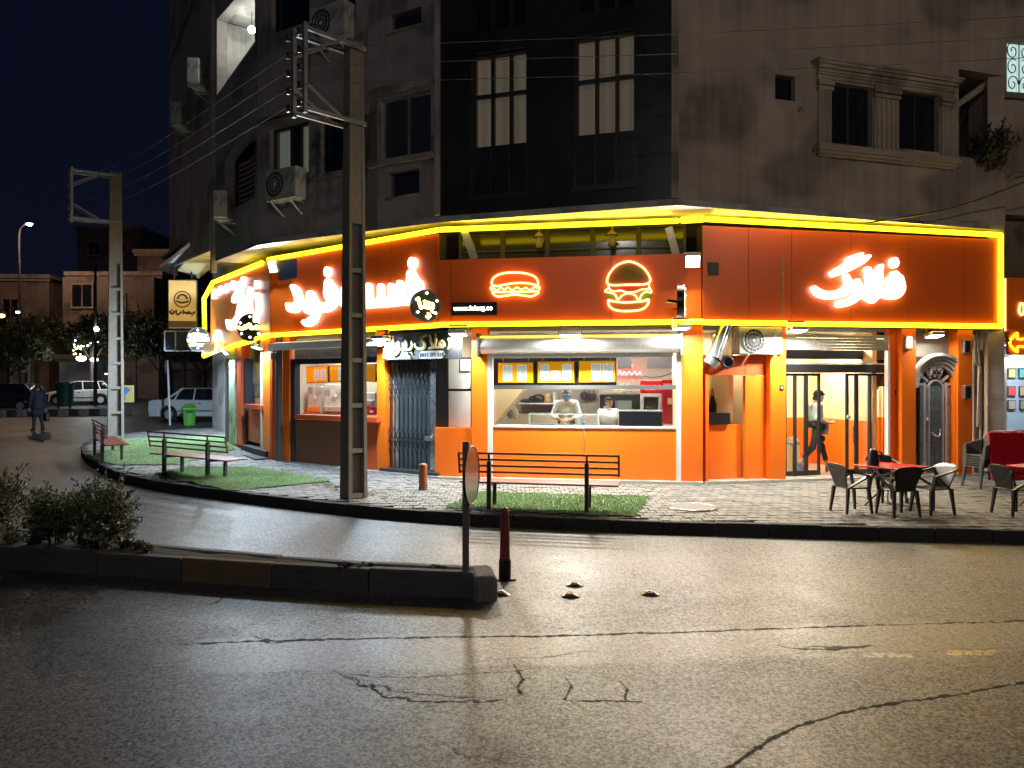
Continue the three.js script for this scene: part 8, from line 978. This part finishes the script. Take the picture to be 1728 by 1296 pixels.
// ------------------------------------------------------------------ houses and trees across the far street
const brickRed = std(rgb(0.3, 0.23, 0.2), 0.9, { map: rep(grimeT, 0.3), bumpMap: rep(grainT, 1), bumpScale: 0.01 }), houseDark = std(rgb(0.22, 0.18, 0.17), 0.9, { map: rep(grimeT, 0.25) });
function house(label, x0, x1, d, yTop, depth, mat, ry, wins, { jetty = 0, lit } = {}) {
  const a = at(x0, 0, d), b = at(x1, 0, d), W = b[0] - a[0], y0 = H(d), h = EYE + (CY - yTop) / F * d - y0, g = thing('house', label, 'house', [(a[0] + b[0]) / 2, y0, a[2]], ry, 'houses across the far street');
  part(g, 'wall', boxG(-W / 2, W / 2, 0, h, -depth, 0), mat); part(g, 'roof', merge([boxG(-W / 2 - 0.25, W / 2 + 0.25, h + 0.004, h + 0.3, -depth, 0.35), boxG(-W / 2 - 0.15, W / 2 + 0.15, h - 0.2, h - 0.002, 0.001, 0.2)]), M.plaster);
  if (jetty) part(g, 'upper_floor', boxG(-W / 2 + 0.05, W / 2 - 0.05, h * jetty, h - 0.21, 0.001, 1.0), mat);
  for (const [px0, px1, py0, py1] of wins) { const k = F / d, u0 = (px0 - (x0 + x1) / 2) / k, u1 = (px1 - (x0 + x1) / 2) / k, v0 = EYE + (CY - py1) / k - y0, v1 = EYE + (CY - py0) / k - y0, z = jetty ? 1.0 : 0, f = part(g, 'window', merge([boxG(u0 - 0.12, u1 + 0.12, v1, v1 + 0.14, z + 0.001, z + 0.1), boxG(u0 - 0.12, u1 + 0.12, v0 - 0.14, v0, z + 0.001, z + 0.12), boxG(u0 - 0.12, u0, v0, v1, z + 0.001, z + 0.08), boxG(u1, u1 + 0.12, v0, v1, z + 0.001, z + 0.08), boxG((u0 + u1) / 2 - 0.04, (u0 + u1) / 2 + 0.04, v0, v1, z + 0.001, z + 0.06)]), M.trim); for (const [p, q] of [[u0, (u0 + u1) / 2 - 0.04], [(u0 + u1) / 2 + 0.04, u1]]) part(f, 'pane', boxG(p, q, v0, v1, z + 0.002, z + 0.03), M.darkGlass); }
  if (lit) part(g, 'shop_front', boxG(...lit.map((v) => v)), std(rgb(0.6, 0.56, 0.6), 0.7, { map: rep(grimeT, 0.4) }));
  return g;
}
house('two storey brick house with a jettied floor behind the far pole', 118, 272, 56, 466, 9, brickRed, 0.0, [[136, 168, 484, 520], [208, 222, 500, 530]], { jetty: 0.52 }); house('taller house beside the wing of the apartment block', 232, 300, 60, 428, 9, houseDark, 0, [[246, 262, 466, 492], [246, 262, 522, 552]]); house('low brick house with a bright eave at the frame edge', -70, 80, 58, 470, 9, brickRed, 0.06, [[6, 30, 505, 535]]); house('narrow recessed house between two brick houses', 78, 120, 62, 494, 8, brickRed, 0, [[90, 104, 520, 545]]); house('dark tall block behind the jettied house', 130, 236, 85, 386, 10, houseDark, 0, [[150, 170, 410, 430], [190, 210, 410, 430]]); house('white lit wall of the shop behind the lamp post', 100, 154, 52, 606, 3, std(rgb(0.6, 0.55, 0.6), 0.8, { map: rep(grimeT, 0.4) }), 0, []); house('low tiled wall with panels behind the silver sedan', 216, 400, 58, 618, 2, std(rgb(0.24, 0.18, 0.15), 0.85, { map: rep(grimeT, 0.4) }), 0, []);
for (let k = 0; k < 9; k++) house(['nearest', 'second', 'third', 'fourth', 'fifth', 'sixth', 'seventh', 'eighth', 'farthest'][k] + ' dark house of the row beyond the silver sedan', 300 + k * 8, 380 + k * 8, 66 + k * 6, 560 + (k % 3) * 8, 6, houseDark, 0, []);
const GT = [[0.06, 0.075, 0.035], [0.08, 0.09, 0.04], [0.05, 0.065, 0.03]], GP = [[0.1, 0.1, 0.045], [0.12, 0.12, 0.05]];
[['round clipped tree beside the frame edge lamp', 46, 690, 45, 1.55, 2.2, 2.0, GP], ['smaller clipped tree at the frame edge', 16, 692, 44, 1.1, 1.7, 1.5, GP], ['broad dark tree behind the clipped trees', 62, 688, 52, 2.3, 3.6, 2.4, GT], ['dark tree hung with festoon bulbs', 156, 688, 47, 1.9, 3.4, 2.2, GT], ['tall dark tree at the frame edge', -20, 690, 54, 2.6, 4.0, 2.6, GT], ['dark tree behind the far pole', 228, 688, 50, 2.6, 3.8, 2.2, GT], ['dark tree above the silver sedan', 268, 688, 48, 2.4, 3.6, 1.6, GT], ['dark tree beside the building corner', 345, 690, 46, 2.6, 3.4, 1.4, GT], ['dark tree closing the side street', 310, 690, 54, 2.8, 4.2, 2, GT]].forEach(([lab, px, py, d, r, h, lift, cols]) => shrub('street_tree', lab, 'tree', 'trees across the far street', [(px - CX) / F * d, H(d), -d], r, h, 420, 0.32, cols, { lift, trunk: 0.13, open: 0.36 }));

renderer.render(scene, camera);
